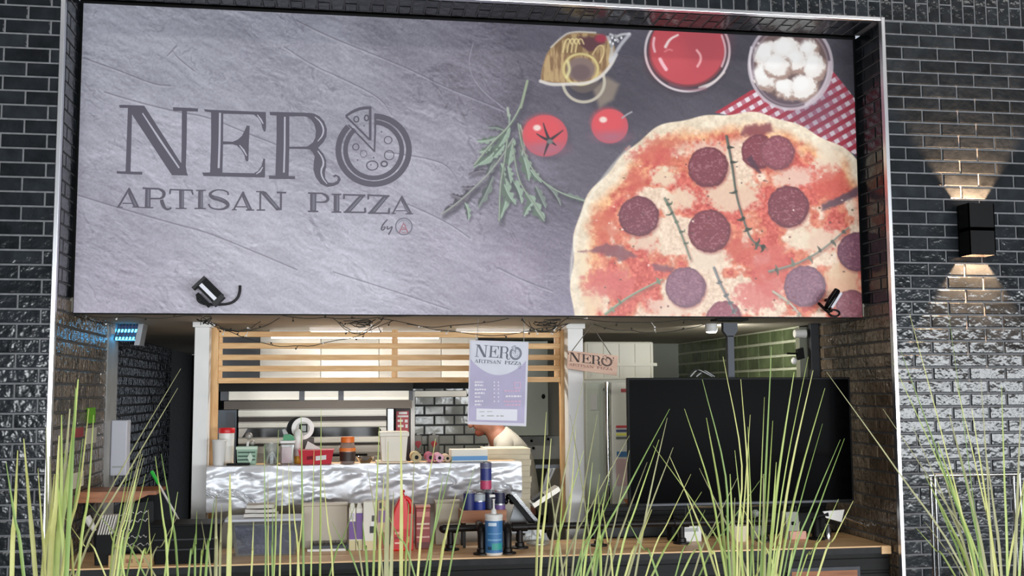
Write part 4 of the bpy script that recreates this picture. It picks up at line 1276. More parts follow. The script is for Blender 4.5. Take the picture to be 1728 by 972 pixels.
# fridge and the crate on top of it
a, c_, z0, z1 = RC(988, 641, 1118, 880, 2.2)
fg = thing('fridge', 'tall grey fridge with a steel handle and stickers right of the white column', 'fridge', ((a + c_) / 2, 2.5, 0))
MB().box(a, c_, 2.25, 2.85, .06, z1).build('body', mat('grey_fridge_enamel', (168, 168, 160), .35, var=.03), fg)
MB().box(a + .03, c_ - .03, 2.28, 2.8, 0, .06).build('plinth', BLACK, fg)
aa, cc_, _, _ = RC(990, 700, 1019, 720, 2.22)
o_ = MB().box(aa, cc_, 2.225, 2.2495, .1, z1 - .02, .004).build('door', SAGE, fg)
p0, p1 = U(1024, 645, 2.17), U(1024, 860, 2.17)
MB().tube([(p0[0], 2.16, p0[2]), (p0[0], 2.16, p1[2])], .020, 12).build('handle', CHROME, fg, smooth=50)
for zz in (p0[2] - .05, p1[2] + .05):
    MB().tube([(p0[0], 2.16, zz), (p0[0], 2.249, zz)], .012, 8).build('handle_mount', CHROME, fg)
aa, cc_, _, _ = RC(1033, 700, 1062, 720, 2.22)
o_ = MB().box(aa, cc_ + .2, 2.225, 2.2495, .1, z1 - .02, .004).build('door', mat('light_grey_enamel', (190, 190, 184), .35), fg)
for (x0, y0, x1, y1, c_rgb) in ((1048, 656, 1060, 662, (150, 40, 48)), (1040, 718, 1060, 722, (170, 44, 56)), (1040, 725, 1060, 729, (60, 66, 110)), (1040, 731, 1060, 735, (206, 206, 90)), (1040, 737, 1060, 741, (90, 92, 90)), (1041, 762, 1060, 771, (60, 104, 150)), (1040, 774, 1060, 820, (176, 150, 150))):
    a2, c2, z2, z3 = RC(x0, y0, x1, y1, 2.22)
    MB().box(a2, c2, 2.221, 2.2249, z2, z3).build('sticker', mat('sticker_%d_%d_%d' % c_rgb, c_rgb, .5), o_)
a2, c2, z2, z3 = RC(996, 664, 1008, 692, 2.22)
MB().box(a2, c2, 2.221, 2.2249, z2, z3).build('control_plate', GREY_PLASTIC, fg)
a, c_, z0, z1 = RC(984, 576, 1108, 641, 2.2)
zf = RC(988, 641, 1118, 880, 2.2)[3]
cr = thing('storage_crate', 'ribbed pale grey plastic crate lying on top of the fridge', 'crate', ((a + c_) / 2, 2.5, zf))
CRATE = mat('pale_crate_plastic', (196, 194, 182), .5)
zc_ = min(z1, ZS - .02)
MB().box(a + .02, c_ - .01, 2.24, 2.75, zf, zc_, .015).build('shell', CRATE, cr)
for k in range(5):
    xx = a + .05 + k * (c_ - a - .08) / 4
    MB().box(xx - .006, xx + .006, 2.23, 2.2399, zf + .02, zc_ - .02).build('rib', CRATE, cr)
MB().box(a, c_ + .01, 2.225, 2.2399, zf + (zc_ - zf) * .36, zf + (zc_ - zf) * .44).build('rim', CRATE, cr)

# ceiling post that carries the television
pp = U(1231, 560, .60)
tvp = thing('television_mount', 'dark steel ceiling post with forked head carrying the television', 'mount', (pp[0], .6, 1.5))
BLUE_STEEL = mat('blue_grey_steel', (46, 50, 59), .45, metal=.2)
MB().box(pp[0] - .10, pp[0] + .10, .54, .66, ZS - .012, ZS + .0025).build('ceiling_plate', BLACK, tvp)
z1 = U(1231, 545, .6)[2]
hdpts = [(pp[0] - .045, z1), (pp[0] + .045, z1), (pp[0] + .045, z1 - .05), (pp[0] + .02, z1 - .085), (pp[0] - .02, z1 - .085), (pp[0] - .045, z1 - .05)]
MB().prism([(x, .58, z) for x, z in hdpts], (0, .04, 0)).build('fork_head', BLUE_STEEL, tvp)
MB().box(pp[0] - .02, pp[0] + .02, .58, .62, 1.55, z1 - .08).build('post', BLUE_STEEL, tvp)
MB().box(pp[0] - .02, pp[0] + .02, .50, .579, 1.6, 1.72).build('arm', BLACK, tvp)

a, c_, z0, z1 = RC(1060, 637, 1438, 852, .42)
tv = thing('television', 'large black flat television hung beside the tiled reveal at the right', 'television', ((a + c_) / 2, .45, z0))
MB().box(a, c_, .42, .455, z0, z1, .004).build('casing', BLACK, tv)
MB().box(a + .012, c_ - .012, .417, .4195, z0 + .02, z1 - .012).build('screen', SCREEN, tv)
MB().box(a + .3, c_ - .3, .4555, .4995, z0 + .12, z1 - .12, .01).build('rear_housing', BLACK, tv)
MB().box(a + .1, c_ - .1, .416, .4195, z0 + .004, z0 + .016).build('lower_bezel', DARK_STEEL, tv)
# clutter resting on the television's top edge
t = thing('cable_bundle', 'tangle of pale cables lying on top of the television', 'cables', U(1185, 636, .44))
for k in range(5):
    rope('cable', [(U(1160 + k * 5, 634, .44)[0], .44, z1 + .006), tuple(U(1170 + k * 6, 622 + k, .45)), tuple(U(1185 + k * 3, 628, .43)), (U(1200 + k * 2, 634, .44)[0], .44, z1 + .006)], .004, GREY_PLASTIC if k % 2 else BLACK_RUBBER, t)

# conduit with spotlights on the jamb
a, c_, z0, z1 = RC(1347, 552, 1362, 640, 1.05)
t = thing('conduit_box', 'pale grey conduit with a round spotlight and black clip on the kitchen jamb', 'fixture', ((a + c_) / 2, 1.06, z0))
MB().box(a, c_, 1.03, 1.09, z0 - .3, z1, .004).build('conduit', mat('olive_grey_metal', (120, 122, 106), .5, metal=.2), t)
p = U(1348, 563, 1.0)
MB().tube([p + np.array([-.03, 0, 0]), p + np.array([.045, 0, 0])], [.026, .03], 12).build('spotlight', WHITE_PLASTIC, t, smooth=40)
p = U(1350, 597, 1.0)
MB().obox(p, (.02, 0, .006), (0, .02, 0), (-.004, 0, .035)).build('clip', BLACK, t)
MB().tube([p + np.array([-.09, 0, .002]), p + np.array([-.01, 0, 0])], .007, 6).build('clip_arm', BLACK, t)
MB().ball(U(1340, 609, 1.0), .02, 8, (1, 1, 1.2)).build('sensor', WHITE_PLASTIC, t, smooth=True)
a, c_, z0, z1 = RC(1370, 560, 1388, 900, .99)
tag(MB().box(a, min(c_, -.004), .965, 1.0, 0, ZS, .003).build('jamb_post', mat('charcoal_paint', (38, 40, 46), .5)), 'charcoal post at the inner edge of the right reveal', 'post')

# ------------------------------------------------------------------ left passage
p0, p1 = RC(193, 546, 241, 583, 1.42), None
a, c_, z0, z1 = p0
fk = thing('fly_killer', 'grey insect killer with glowing blue tubes under the soffit at the left', 'lamp', ((a + c_) / 2, 1.45, z0))
FKG = mat('fly_killer_grey', (150, 154, 160), .4, metal=.2)
MB().prism([(c_ - .045, 1.38, z0), (c_ - .012, 1.38, z0), (c_ + .01, 1.38, z1), (c_ - .02, 1.38, z1)], (0, .16, 0)).build('end_panel', FKG, fk)
MB().prism([(a - .012, 1.38, z0 + .07), (a + .012, 1.38, z0 + .07), (a + .012, 1.38, z1), (a - .012, 1.38, z1)], (0, .16, 0)).build('end_panel', FKG, fk)
MB().box(a, c_, 1.36, 1.56, z1, ZS + .002).build('top_housing', BLACK, fk)
MB().box(a + .01, c_ - .03, 1.53, 1.545, z0 + .03, z1).build('back_panel', mat('deep_blue_panel', (18, 26, 66), .4), fk)
UVM = mat('blue_ultraviolet_tube', (120, 210, 255), .3, emit=(70, 190, 255), estr=9)
for zz in (z1 - .045, z1 - .095):
    MB().tube([(a + .005, 1.44, zz), (c_ - .02, 1.44, zz)], .010, 10).build('tube', UVM, fk)
for k in range(7):
    x = a + .02 + k * (c_ - a - .05) / 6
    MB().obox((x, 1.39, (z0 + z1) / 2 + .015), (.004, 0, 0), (0, .003, 0), (.014, 0, (z1 - z0) / 2 - .02)).build('grille_bar', mat('navy_bar', (20, 30, 70), .4), fk)

a, c_, z0, z1 = RC(190, 709, 216, 802, 1.50)
t = thing('towel_dispenser', 'pale grey rectangular dispenser at the end of the left tiled reveal', 'dispenser', ((a + c_) / 2, 1.52, z0))
MB().box(XL + .007, c_, 1.46, 1.58, z0, z1, .008).build('casing', mat('pale_lilac_plastic', (206, 206, 216), .45), t)
MB().box(XL + .02, c_ - .012, 1.4575, 1.4595, z0 + .05, z0 + .06).build('slot', GREY_PLASTIC, t)

def on_left(x, y): return on_plane(x, y, 0, XL + .004)
def left_sheet(name, x0, y0, x1, y1, mt, label, cat):
    A, B = on_left(x0, (y0 + y1) / 2), on_left(x1, (y0 + y1) / 2)
    zt, zb = on_left((x0 + x1) / 2, y0)[2], on_left((x0 + x1) / 2, y1)[2]
    return tag(MB().box(XL + .004, XL + .0075, min(A[1], B[1]), max(A[1], B[1]), zb, zt).build(name, mt), label, cat)
left_sheet('sticky_note', 147, 688, 160, 714, mat('lime_paper', (120, 196, 40), .7), 'lime green note stuck on the left tiled reveal', 'note')
left_sheet('paper_notice', 145, 722, 162, 748, mat('off_white_paper', (214, 208, 190), .8), 'off-white paper notice below the lime green note', 'notice')
left_sheet('red_label', 122, 722, 140, 738, mat('faded_red_paper', (164, 70, 70), .7), 'faded red label left of the off-white notice', 'label')
left_sheet('cream_notice', 113, 798, 140, 824, mat('cream_paper', (226, 220, 196), .8), 'cream paper sheet low on the left tiled reveal', 'notice')

# ------------------------------------------------------------------ hanging menu and small wooden sign
MY = .72
mp_ = thing('menu_poster', 'hanging lavender menu poster with white edge in front of the pine slats', 'poster', U(840, 718, MY))
quad = [(793, 574), (892, 577), (888, 719.5), (789, 716)]
def inq(u, v):
    (x0, y0), (x1, y1), (x2, y2), (x3, y3) = quad
    return ((x0 * (1 - u) + x1 * u) * (1 - v) + (x3 * (1 - u) + x2 * u) * v, (y0 * (1 - u) + y1 * u) * (1 - v) + (y3 * (1 - u) + y2 * u) * v)
def mq(u, v, d=0.0): return U(*inq(u, v), MY - d)
MB().prism([mq(0, 0), mq(1, 0), mq(1, 1), mq(0, 1)], (0, .008, 0)).build('board', mat('white_poster_edge', (214, 212, 224), .45), mp_)
MB().prism([mq(.02, .02, .002), mq(.965, .02, .002), mq(.965, .965, .002), mq(.02, .965, .002)], (0, .0018, 0)).build('lavender_field', mat('lavender_print', (176, 168, 200), .45, var=.06, scale=9), mp_)
arc = [mq(.02, .02, .0032), mq(.965, .02, .0032), mq(.965, .22, .0032)] + [mq(.965 - .945 * i / 20, .22 + .185 * math.sin(math.pi * i / 20) ** .8, .0032) for i in range(1, 20)] + [mq(.02, .22, .0032)]
MB().prism(arc, (0, .001, 0)).build('pale_header', mat('pale_header_print', (214, 216, 228), .45, var=.04, scale=14), mp_)
INK3 = mat('menu_grey_ink', (92, 96, 112), .5)
def menu_map(d): return lambda x, y: U(802.5 + (x - 197) * .158 + (y - 176) * -.01, 581 + (y - 176) * .178 + (x - 197) * .004, MY - d)
for nm, dk, il in LOGO: decal('letter', dk, menu_map(.0045), INK3, mp_)
o_ = decal('emblem', [q for e in EMBLEM_O for q in e], menu_map(.0045), INK3, mp_); o_['kind'] = 'stuff'
o_ = decal('tagline', [q for nm, dk, il in TAGLINE for q in dk], menu_map(.0045), INK3, mp_); o_['kind'] = 'stuff'
o_ = decal('emblem', EMBLEM, menu_map(.0045), INK3, mp_); o_['kind'] = 'stuff'
WP, PK = mat('white_print_ink', (236, 232, 242), .5), mat('pink_print_ink', (214, 178, 206), .5)
zx, zy, zs_ = 780, 565, 6.074
def menu_bar(x0, y0, x1, y1, mt, nm='menu_line'):
    P = [U(zx + x / zs_, zy + y / zs_, MY - .0046) for x, y in ((x0, y0), (x1, y0), (x1, y1), (x0, y1))]
    MB().prism(P, (0, .0012, 0)).build(nm, mt, mp_)
for (x1, y) in ((215, 485), (215, 517), (245, 560), (230, 598), (190, 637), (215, 680), (195, 715)): 
    x = 128
    while x < x1:
        l = random.uniform(10, 26)
        menu_bar(x, y - 9 + random.uniform(-2, 2), min(x + l, x1), y + 9 + random.uniform(-2, 2), WP)
        x += l + 5
for y in (487, 520, 557, 598, 638, 682):
    for x in (322, 364): menu_bar(x, y - 7, x + 13, y + 7, WP, 'menu_price')
for (x0, x1, y, mt) in ((430, 590, 575, PK), (445, 605, 630, WP), (425, 605, 682, PK), (440, 600, 718, PK)):
    x = x0
    while x < x1:
        l = random.uniform(12, 34)
        menu_bar(x, y - 9, min(x + l, x1), y + 9, mt)
        x += l + 6
menu_bar(530, 485, 600, 495, PK); menu_bar(530, 540, 600, 550, PK); menu_bar(530, 495, 540, 540, PK); menu_bar(590, 495, 600, 540, PK)
P = [U(zx + x / zs_, zy + y / zs_, MY - .004) for x, y in ((145, 755), (565, 765), (562, 882), (143, 872))]
MB().prism(P, (0, .001, 0)).build('white_panel', mat('white_panel_print', (226, 226, 236), .45), mp_)
for (x0, y0, x1, y1) in ((175, 785, 230, 792), (255, 783, 310, 790), (195, 825, 225, 836), (255, 825, 325, 836), (350, 826, 375, 838), (390, 826, 425, 838)):
    menu_bar(x0, y0, x1, y1, GREY_PLASTIC)
for (x, y) in ((806, 575), (884, 577)):
    p = U(x, y, MY + .004)
    rope('hanging_wire', [tuple(p + np.array([0, 0, -.01])), tuple((p[0], p[1], ZS - .02)), (p[0] + .004, p[1], ZS)], .0022, GREY_PLASTIC, mp_)

WY = .95
ws = thing('hanging_plaque', 'small tilted wooden plaque with dark lettering hung before the white column', 'sign', U(1000, 636, WY))
WOODP = mat('pinkish_wood', (222, 186, 164), .6, rgb2=(206, 166, 144), scale=6, stretch=(1, 8, 8))
MB().prism([U(959, 592, WY), U(1043, 600, WY), U(1041, 634, WY), U(957, 622, WY)], (0, .014, 0)).build('board', WOODP, ws)
BRK = mat('burnt_lettering', (62, 48, 44), .7)
def plq(d):
    def f(x, y):
        a_ = 1095 + (x - 197) * .89
        b__ = 176 + (x - 197) * .082 + (y - 176) * .80
        return U(780 + a_ / 6.074, 565 + b__ / 6.074, WY - d)
    return f
for nm, dk, il in LOGO: decal('letter', dk, plq(.0015), BRK, ws)
o_ = decal('emblem', [q for e in EMBLEM_O[:7] for q in e], plq(.0015), BRK, ws); o_['kind'] = 'stuff'
o_ = decal('tagline', [q for nm, dk, il in TAGLINE for q in dk], plq(.0015), mat('faded_lettering', (150, 104, 92), .7), ws); o_['kind'] = 'stuff'
o_ = decal('flourish', [[(180, 190), (190, 180), (196, 205), (188, 210)], [(700, 200), (715, 190), (712, 215)], [(698, 225), (710, 222), (704, 240)]], plq(.0015), BRK, ws); o_['kind'] = 'stuff'
for (pa, pb) in (((963, 592), (984, 566)), ((1033, 599), (997, 546))):
    a, c_ = U(*pa, WY + .007), U(*pb, WY + .007)
    c_ = a + (c_ - a) * ((ZS - a[2]) / (c_[2] - a[2]))
    rope('hanging_cord', [tuple(a + np.array([0, 0, -.012])), tuple(c_)], .003, mat('grey_cord', (120, 112, 104), .8), ws, k=0)

# silver tinsel along the head of the left reveal
A, B = on_left(126, 531), on_left(184, 549)
t = thing('tinsel_rope', 'silver tinsel rope along the top of the left tiled reveal', 'garland', (XL + .02, (A[1] + B[1]) / 2, ZS - .03))
pts = [(XL + .02 + random.uniform(-.004, .004), A[1] + (B[1] - A[1]) * k / 30, A[2] + (B[2] - A[2]) * k / 30 + random.uniform(-.006, .006)) for k in range(31)]
rope('cord', pts, .004, GREY_PLASTIC, t, 5, 1)
for k in range(0, 31, 2):
    q = np.array(pts[k])
    b = MB()
    for j in range(4):
        d_ = np.array([random.uniform(0, .02), random.uniform(-.02, .02), random.uniform(-.02, .02)])
        b.tube([q, q + d_], .0016, 4)
    b.build('strand', CHROME, t)

# ------------------------------------------------------------------ foil-wrapped shelf and what stands on it
ZF = 1.316
sx0, sx1 = U(349, 790, .98)[0], U(880, 780, .98)[0]
sh = thing('foil_shelf', 'pass shelf wrapped in crumpled aluminium foil under the slat frame', 'shelf', ((sx0 + sx1) / 2, 1.12, 0))
MB().box(sx0 + .02, sx1 - .004, 1.0, 1.292, ZF - .03, ZF - .002, .003).build('board', OAK, sh)
MB().box(sx0 + .03, sx1 - .03, 1.03, 1.28, 0, ZF - .031).build('cabinet', mat('taupe_cabinet', (200, 192, 178), .6, var=.05, scale=3), sh)


def crumple(x, y, s): return fbm(np.array([x * s + 50]), np.array([y * s + 50]), 3)[0] - .5


NU, NV = 190, 34
V, Fc = [], []
for i in range(NU + 1):
    u = i / NU
    x = sx0 + (sx1 - sx0) * u
    drop = .235 + .05 * (fbm(np.array([u * 7]), np.array([3.0]), 3)[0] - .5)
    if u < .16: drop += .03 * (1 - u / .16)
    if u > .86: drop -= .02
    for j in range(NV + 1):
        v = j / NV
        if v < .2:
            p = np.array([x, 1.08 - .1 * v / .2, ZF + .002])
        else:
            q = (v - .2) / .8
            p = np.array([x, .98 - .012 * math.sin(q * 3.1), ZF - drop * q])
        a1 = crumple(x * 1.0 + p[2] * .5, p[2] * 3.0 - x * .35, 4.5)
        a2 = crumple(x - p[2] * .8, p[2] * 2.2 + 9, 13)
        fold = abs(crumple(x * .9 + p[2] * 1.3 + 4, p[2] * 2.6 - x * .8, 3.2))
        dsp = .05 * a1 + .020 * a2 - .03 * math.exp(-fold / .025)
        if v < .2: p[2] += max(-.001, dsp * .12) * (v / .2) + .001
        else: p[1] -= max(-.008, dsp) * min(1, (v - .2) / .12) + .004
        V.append(p)
for i in range(NU):
    for j in range(NV):
        a = i * (NV + 1) + j
        Fc.append((a, a + 1, a + NV + 2, a + NV + 1))
MB().add(V, Fc).build('foil_sheet', FOIL, sh, smooth=35)
# loose flap of foil at the left end
V, Fc = [], []
for i in range(41):
    for j in range(13):
        u, v = i / 40, j / 12
        p = U(348 + 100 * u, 822 + 14 * v + 32 * u * u + 4 * math.sin(u * 9), .955)
        p[1] -= .03 * abs(crumple(u * 3, v * 1.5, 3)) + .02 * v * (1 - v)
        V.append(p)
for i in range(40):
    for j in range(12):
        a = i * 13 + j
        Fc.append((a, a + 1, a + 14, a + 13))
MB().add(V, Fc).build('foil_flap', FOIL, sh)


def fit(x0, x1, ytop, Y, zb):      # centre X, half width, height of something standing at depth Y
    a, c_ = U(x0, (ytop + 780) / 2, Y)[0], U(x1, (ytop + 780) / 2, Y)[0]
    return (a + c_) / 2, (c_ - a) / 2, U((x0 + x1) / 2, ytop, Y)[2] - zb


# white cup
x, r, h = fit(357.5, 382, 742, 1.08, ZF)
t = thing('plastic_cup', 'white ribbed plastic cup at the left end of the foil shelf', 'cup', (x, 1.08, ZF))
MB().lathe(x, 1.08, ZF, [(r * .78, 0), (r * .8, .004), (r * .97, h * .97), (r, h), (r * .93, h), (r * .75, .01)], 24, cap=False).build('body', WHITE_PLASTIC, t, smooth=40)
MB().lathe(x, 1.08, ZF + h - .012, [(r * .98, 0), (r * 1.04, .004), (r * 1.04, .009), (r * .98, .012)], 24, cap=False).build('rim', WHITE_PLASTIC, t, smooth=40)
# tall tub with red lid
x, r, h = fit(368.5, 396, 722, 1.20, ZF)
t = thing('tall_tub', 'tall white tub with a red lid behind the white cup', 'tub', (x, 1.20, ZF))
MB().lathe(x, 1.20, ZF, [(r * .86, 0), (r * .9, .006), (r * .93, h * .5), (r * .95, h - .03)], 24).build('body', WHITE_PLASTIC, t, smooth=40)
MB().lathe(x, 1.20, ZF + h - .032, [(r, 0), (r * 1.02, .004), (r * 1.02, .026), (r * .95, .032)], 24).build('lid', RED, t, smooth=40)
# small black wedge
a, c_, z0, z1 = RC(382, 783, 421, 789, 1.02)
tag(MB().box(a, c_, 1.02, 1.06, ZF + .0035, ZF + .016, .003).build('knife_handle', BLACK), 'black knife handle lying before the green basket', 'knife')
# green basket
x, r, h = fit(399, 435, 753, 1.13, ZF)
GB = mat('mint_green_plastic', (150, 182, 158), .5)
t = thing('mesh_basket', 'mint green basket with a diamond badge holding oddments', 'basket', (x, 1.13, ZF))
b = MB()
for s0, s1 in (((-1, -1), (1, -1)), ((1, -1), (1, 1)), ((1, 1), (-1, 1)), ((-1, 1), (-1, -1))):
    lo, hi = r * .84, r * .95
    P = []
    for (sx_, sy_), rr_, zz in ((s0, lo, 0), (s1, lo, 0), (s1, hi, h), (s0, hi, h)):
        P.append((x + sx_ * rr_, 1.13 + sy_ * rr_ * .7, ZF + zz))
    b.add(P, [(0, 1, 2, 3)])
b.box(x - r * .84, x + r * .84, 1.13 - r * .58, 1.13 + r * .58, ZF, ZF + .004)
b.build('shell', GB, t)
MB().box(x - r, x + r, 1.13 - r * .74, 1.13 - r * .66, ZF + h - .018, ZF + h, .003).build('rim', mat('pale_mint_plastic', (206, 226, 206), .5), t)
for k in range(9):
    for j in range(3):
        xx, zz = x - r * .72 + k * r * .18, ZF + h * (.25 + .2 * j)
        MB().box(xx - .005, xx + .005, 1.13 - r * .70 - .002, 1.13 - r * .62, zz, zz + h * .07).build('hole', mat('dark_green_gap', (64, 88, 74), .7), t)
dx = x + r * .35
MB().prism([(dx, 1.13 - r * .72, ZF + h * .12), (dx + r * .28, 1.13 - r * .72, ZF + h * .4), (dx, 1.13 - r * .74, ZF + h * .68), (dx - r * .28, 1.13 - r * .72, ZF + h * .4)], (0, -.004, 0)).build('badge', MATS['pale_mint_plastic'], t)
t2 = thing('oddments', 'two pale whisks standing in the mint green basket', 'utensil', (x, 1.13, ZF + .01))
MB().tube([(x - .01, 1.13, ZF + .008), (x + .005, 1.12, ZF + h + .03)], .008, 8).build('handle', WHITE_PLASTIC, t2)
MB().ball((x + .01, 1.12, ZF + h + .062), .022, 8, (1, .8, 1)).build('head', mat('silver_grey_wire', (176, 172, 166), .4, metal=.5), t2)
MB().ball((x + .03, 1.14, ZF + h + .02), .016, 8, (1, .8, 1)).build('head', MATS['silver_grey_wire'], t2)
# clear tub with a white cable tie shape
x, r, h = fit(446, 470, 748, 1.15, ZF)
t = thing('clear_tub', 'clear plastic tub with white tongs inside, right of the green basket', 'tub', (x, 1.15, ZF))
MB().lathe(x, 1.15, ZF, [(r * .82, 0), (r * .86, .004), (r, h), (r * .96, h), (r * .82, .006), (.001, .006)], 20, cap=False).build('shell', CLEAR, t, smooth=40)
rope('tongs', [(x - .03, 1.15, ZF + .008), (x - .012, 1.14, ZF + h * .55), (x + .012, 1.14, ZF + h * .62), (x + .036, 1.15, ZF + .008)], .006, WHITE_PLASTIC, t)
# clear jar, pink contents, white lid
x, r, h = fit(473, 498, 743, 1.13, ZF)
t = thing('storage_jar', 'square clear jar of pink sachets with a white lid', 'jar', (x, 1.13, ZF))
MB().box(x - r * .93, x + r * .93, 1.13 - r * .9, 1.13 + r * .9, ZF, ZF + h - .018, .008).build('jar', CLEAR, t)
MB().box(x - r * .75, x + r * .55, 1.13 - r * .72, 1.13 + r * .7, ZF + .006, ZF + h * .72, .006).build('sachets', mat('pale_pink_paper', (222, 168, 172), .7, var=.12, scale=30), t)
MB().box(x - r, x + r, 1.13 - r * .97, 1.13 + r * .97, ZF + h - .0175, ZF + h, .004).build('lid', WHITE_PLASTIC, t)
# green lid on it
t = thing('green_scraper', 'small green plastic scraper lying on the jar lid', 'scraper', (x - .005, 1.12, ZF + h))
MB().prism([(x - .03, 1.10, ZF + h + .0005), (x + .04, 1.10, ZF + h + .0005), (x + .035, 1.10, ZF + h + .025), (x + .01, 1.10, ZF + h + .038), (x - .025, 1.10, ZF + h + .034)], (0, .04, 0)).build('blade', mat('emerald_plastic', (20, 140, 84), .4), t)
MB().prism([(x - .026, 1.11, ZF + h + .036), (x + .002, 1.11, ZF + h + .040), (x - .02, 1.11, ZF + h + .07), (x - .035, 1.11, ZF + h + .066)], (0, .02, 0)).build('tip', GREY_PLASTIC, t)
# white squeeze bottle with a yellow cap standing upside down
x, r, h = fit(494.5, 511, 724, 1.185, ZF)
t = thing('squeeze_bottle', 'white squeeze bottle standing on its yellow cap', 'bottle', (x, 1.185, ZF))
MB().lathe(x, 1.185, ZF, [(r * .62, 0), (r * .7, .004), (r * .7, .04), (r * .6, .046)], 18).build('cap', mat('mustard_plastic', (214, 172, 62), .4), t, smooth=40)
MB().lathe(x, 1.185, ZF + .046, [(r * .72, 0), (r, .02), (r, h - .09), (r * .8, h - .06), (r * .35, h - .046)], 18).build('body', WHITE_PLASTIC, t, smooth=40)
# round white dial on a dark stand
p = U(511, 723, 1.25)
t = thing('kitchen_scale', 'round white dial scale on a dark stand behind the squeeze bottle', 'scale', (p[0], 1.25, ZF))
R_ = (U(530, 723, 1.22)[0] - U(492, 723, 1.22)[0]) / 2
RING = [(R_ * .62, -.018), (R_, -.018), (R_, .018), (R_ * .62, .018), (R_ * .62, -.018)]
V, Fc = [], []
for k in range(28):
    an = 2 * math.pi * k / 28
    for (rr_, yy) in RING[:4]: V.append((p[0] + rr_ * math.cos(an), 1.25 + yy, p[2] + rr_ * math.sin(an)))
for k in range(28):
    for j in range(4): Fc.append((k * 4 + j, k * 4 + (j + 1) % 4, ((k + 1) % 28) * 4 + (j + 1) % 4, ((k + 1) % 28) * 4 + j))
MB().add(V, Fc).build('dial_ring', WHITE_PLASTIC, t, smooth=40)
MB().tube([(p[0], 1.245, p[2]), (p[0], 1.266, p[2])], R_ * .615, 28).build('dial_face', mat('off_white_face', (196, 194, 186), .5), t)
MB().box(p[0] - R_ * .3, p[0] + R_ * .42, 1.235, 1.2445, p[2] - R_ * .35, p[2] + R_ * .4, .004).build('window_frame', BLACK, t)
MB().box(p[0] - R_ * .16, p[0] + R_ * .3, 1.231, 1.2345, p[2] - R_ * .25, p[2] + R_ * .28).build('display', mat('lcd_grey', (120, 128, 122), .3), t)
MB().tube([(p[0] - .03, 1.27, p[2]), (p[0] - .03, 1.278, p[2])], R_ * 1.02, 28).build('back_disc', BLACK, t)
MB().box(p[0] - .02, p[0] + .07, 1.235, 1.285, ZF, p[2] - R_ * .8, .006).build('stand', mat('dark_brown_plastic', (66, 58, 54), .5), t)
# red tray
x, r, h = fit(504, 563, 760, 1.06, ZF)
t = thing('red_tray', 'red plastic tray with a white label in the middle of the foil shelf', 'tray', (x, 1.07, ZF))
MB().frustum((x, 1.07, ZF + .004), (r * .86, .05), (x, 1.07, ZF + h), (r, .065)).build('body', mat('crimson_plastic', (196, 30, 50), .4), t)
MB().box(x - r - .004, x + r + .004, .999, 1.141, ZF + h, ZF + h + .006, .002).build('rim', MATS['crimson_plastic'], t)
MB().obox((x + r * .28, 1.0085, ZF + h * .5), (r * .3, 0, .003), (0, .002, 0), (0, -.0036, h * .16)).build('label', WHITE_PLASTIC, t)
MB().obox((x - r * .35, 1.0085, ZF + h * .5), (r * .16, 0, .002), (0, .002, 0), (0, -.0036, h * .12)).build('emblem', mat('dark_crimson', (120, 20, 36), .5), t)
t = thing('white_card', 'white folded card leaning in the red tray', 'card', (x - .04, 1.07, ZF + h))
MB().prism([(x - r * .66, 1.07, ZF + h + .0065), (x + r * .25, 1.07, ZF + h + .0065), (x + r * .2, 1.07, ZF + h + .014), (x - r * .5, 1.07, ZF + h + .056)], (0, .012, 0)).build('card', mat('white_card_paper', (226, 222, 214), .7), t)
# orange lidded jar
x, r, h = fit(573, 600, 737, 1.10, ZF)
t = thing('spread_jar', 'jar of dark spread with an orange lid on the foil shelf', 'jar', (x, 1.10, ZF))
MB().lathe(x, 1.10, ZF, [(r * .8, 0), (r * .9, .006), (r * .95, h * .35), (r, h * .55), (r * .9, h * .7), (r * .78, h * .78)], 20).build('jar', mat('smoky_clear_plastic', (196, 176, 164), .15, trans=.5), t, smooth=40)
MB().lathe(x, 1.10, ZF + h * .10, [(r * .97, 0), (r * 1.0, h * .2), (r * 1.02, h * .34)], 20).build('dark_label', mat('dark_brown_label', (62, 46, 40), .5), t, smooth=40)
MB().lathe(x, 1.10, ZF + h * .46, [(r * 1.03, 0), (r * 1.03, h * .13)], 20).build('orange_band', mat('orange_print', (238, 132, 60), .5), t, smooth=40)
MB().lathe(x, 1.10, ZF + h * .79, [(r * .84, 0), (r * .84, h * .17), (r * .8, h * .21)], 20).build('lid', mat('orange_plastic', (240, 120, 40), .4), t, smooth=40)
# steel bowl
x, r, h = fit(601, 632, 770, 1.13, ZF)
t = thing('steel_bowl', 'shallow steel bowl between the orange jar and the white bucket', 'bowl', (x, 1.13, ZF))
MB().lathe(x, 1.13, ZF, [(r * .5, 0), (r * .8, h * .4), (r, h), (r * .96, h), (r * .7, h * .4), (r * .3, h * .12), (.001, h * .1)], 24, cap=False).build('bowl', CHROME, t, smooth=40)
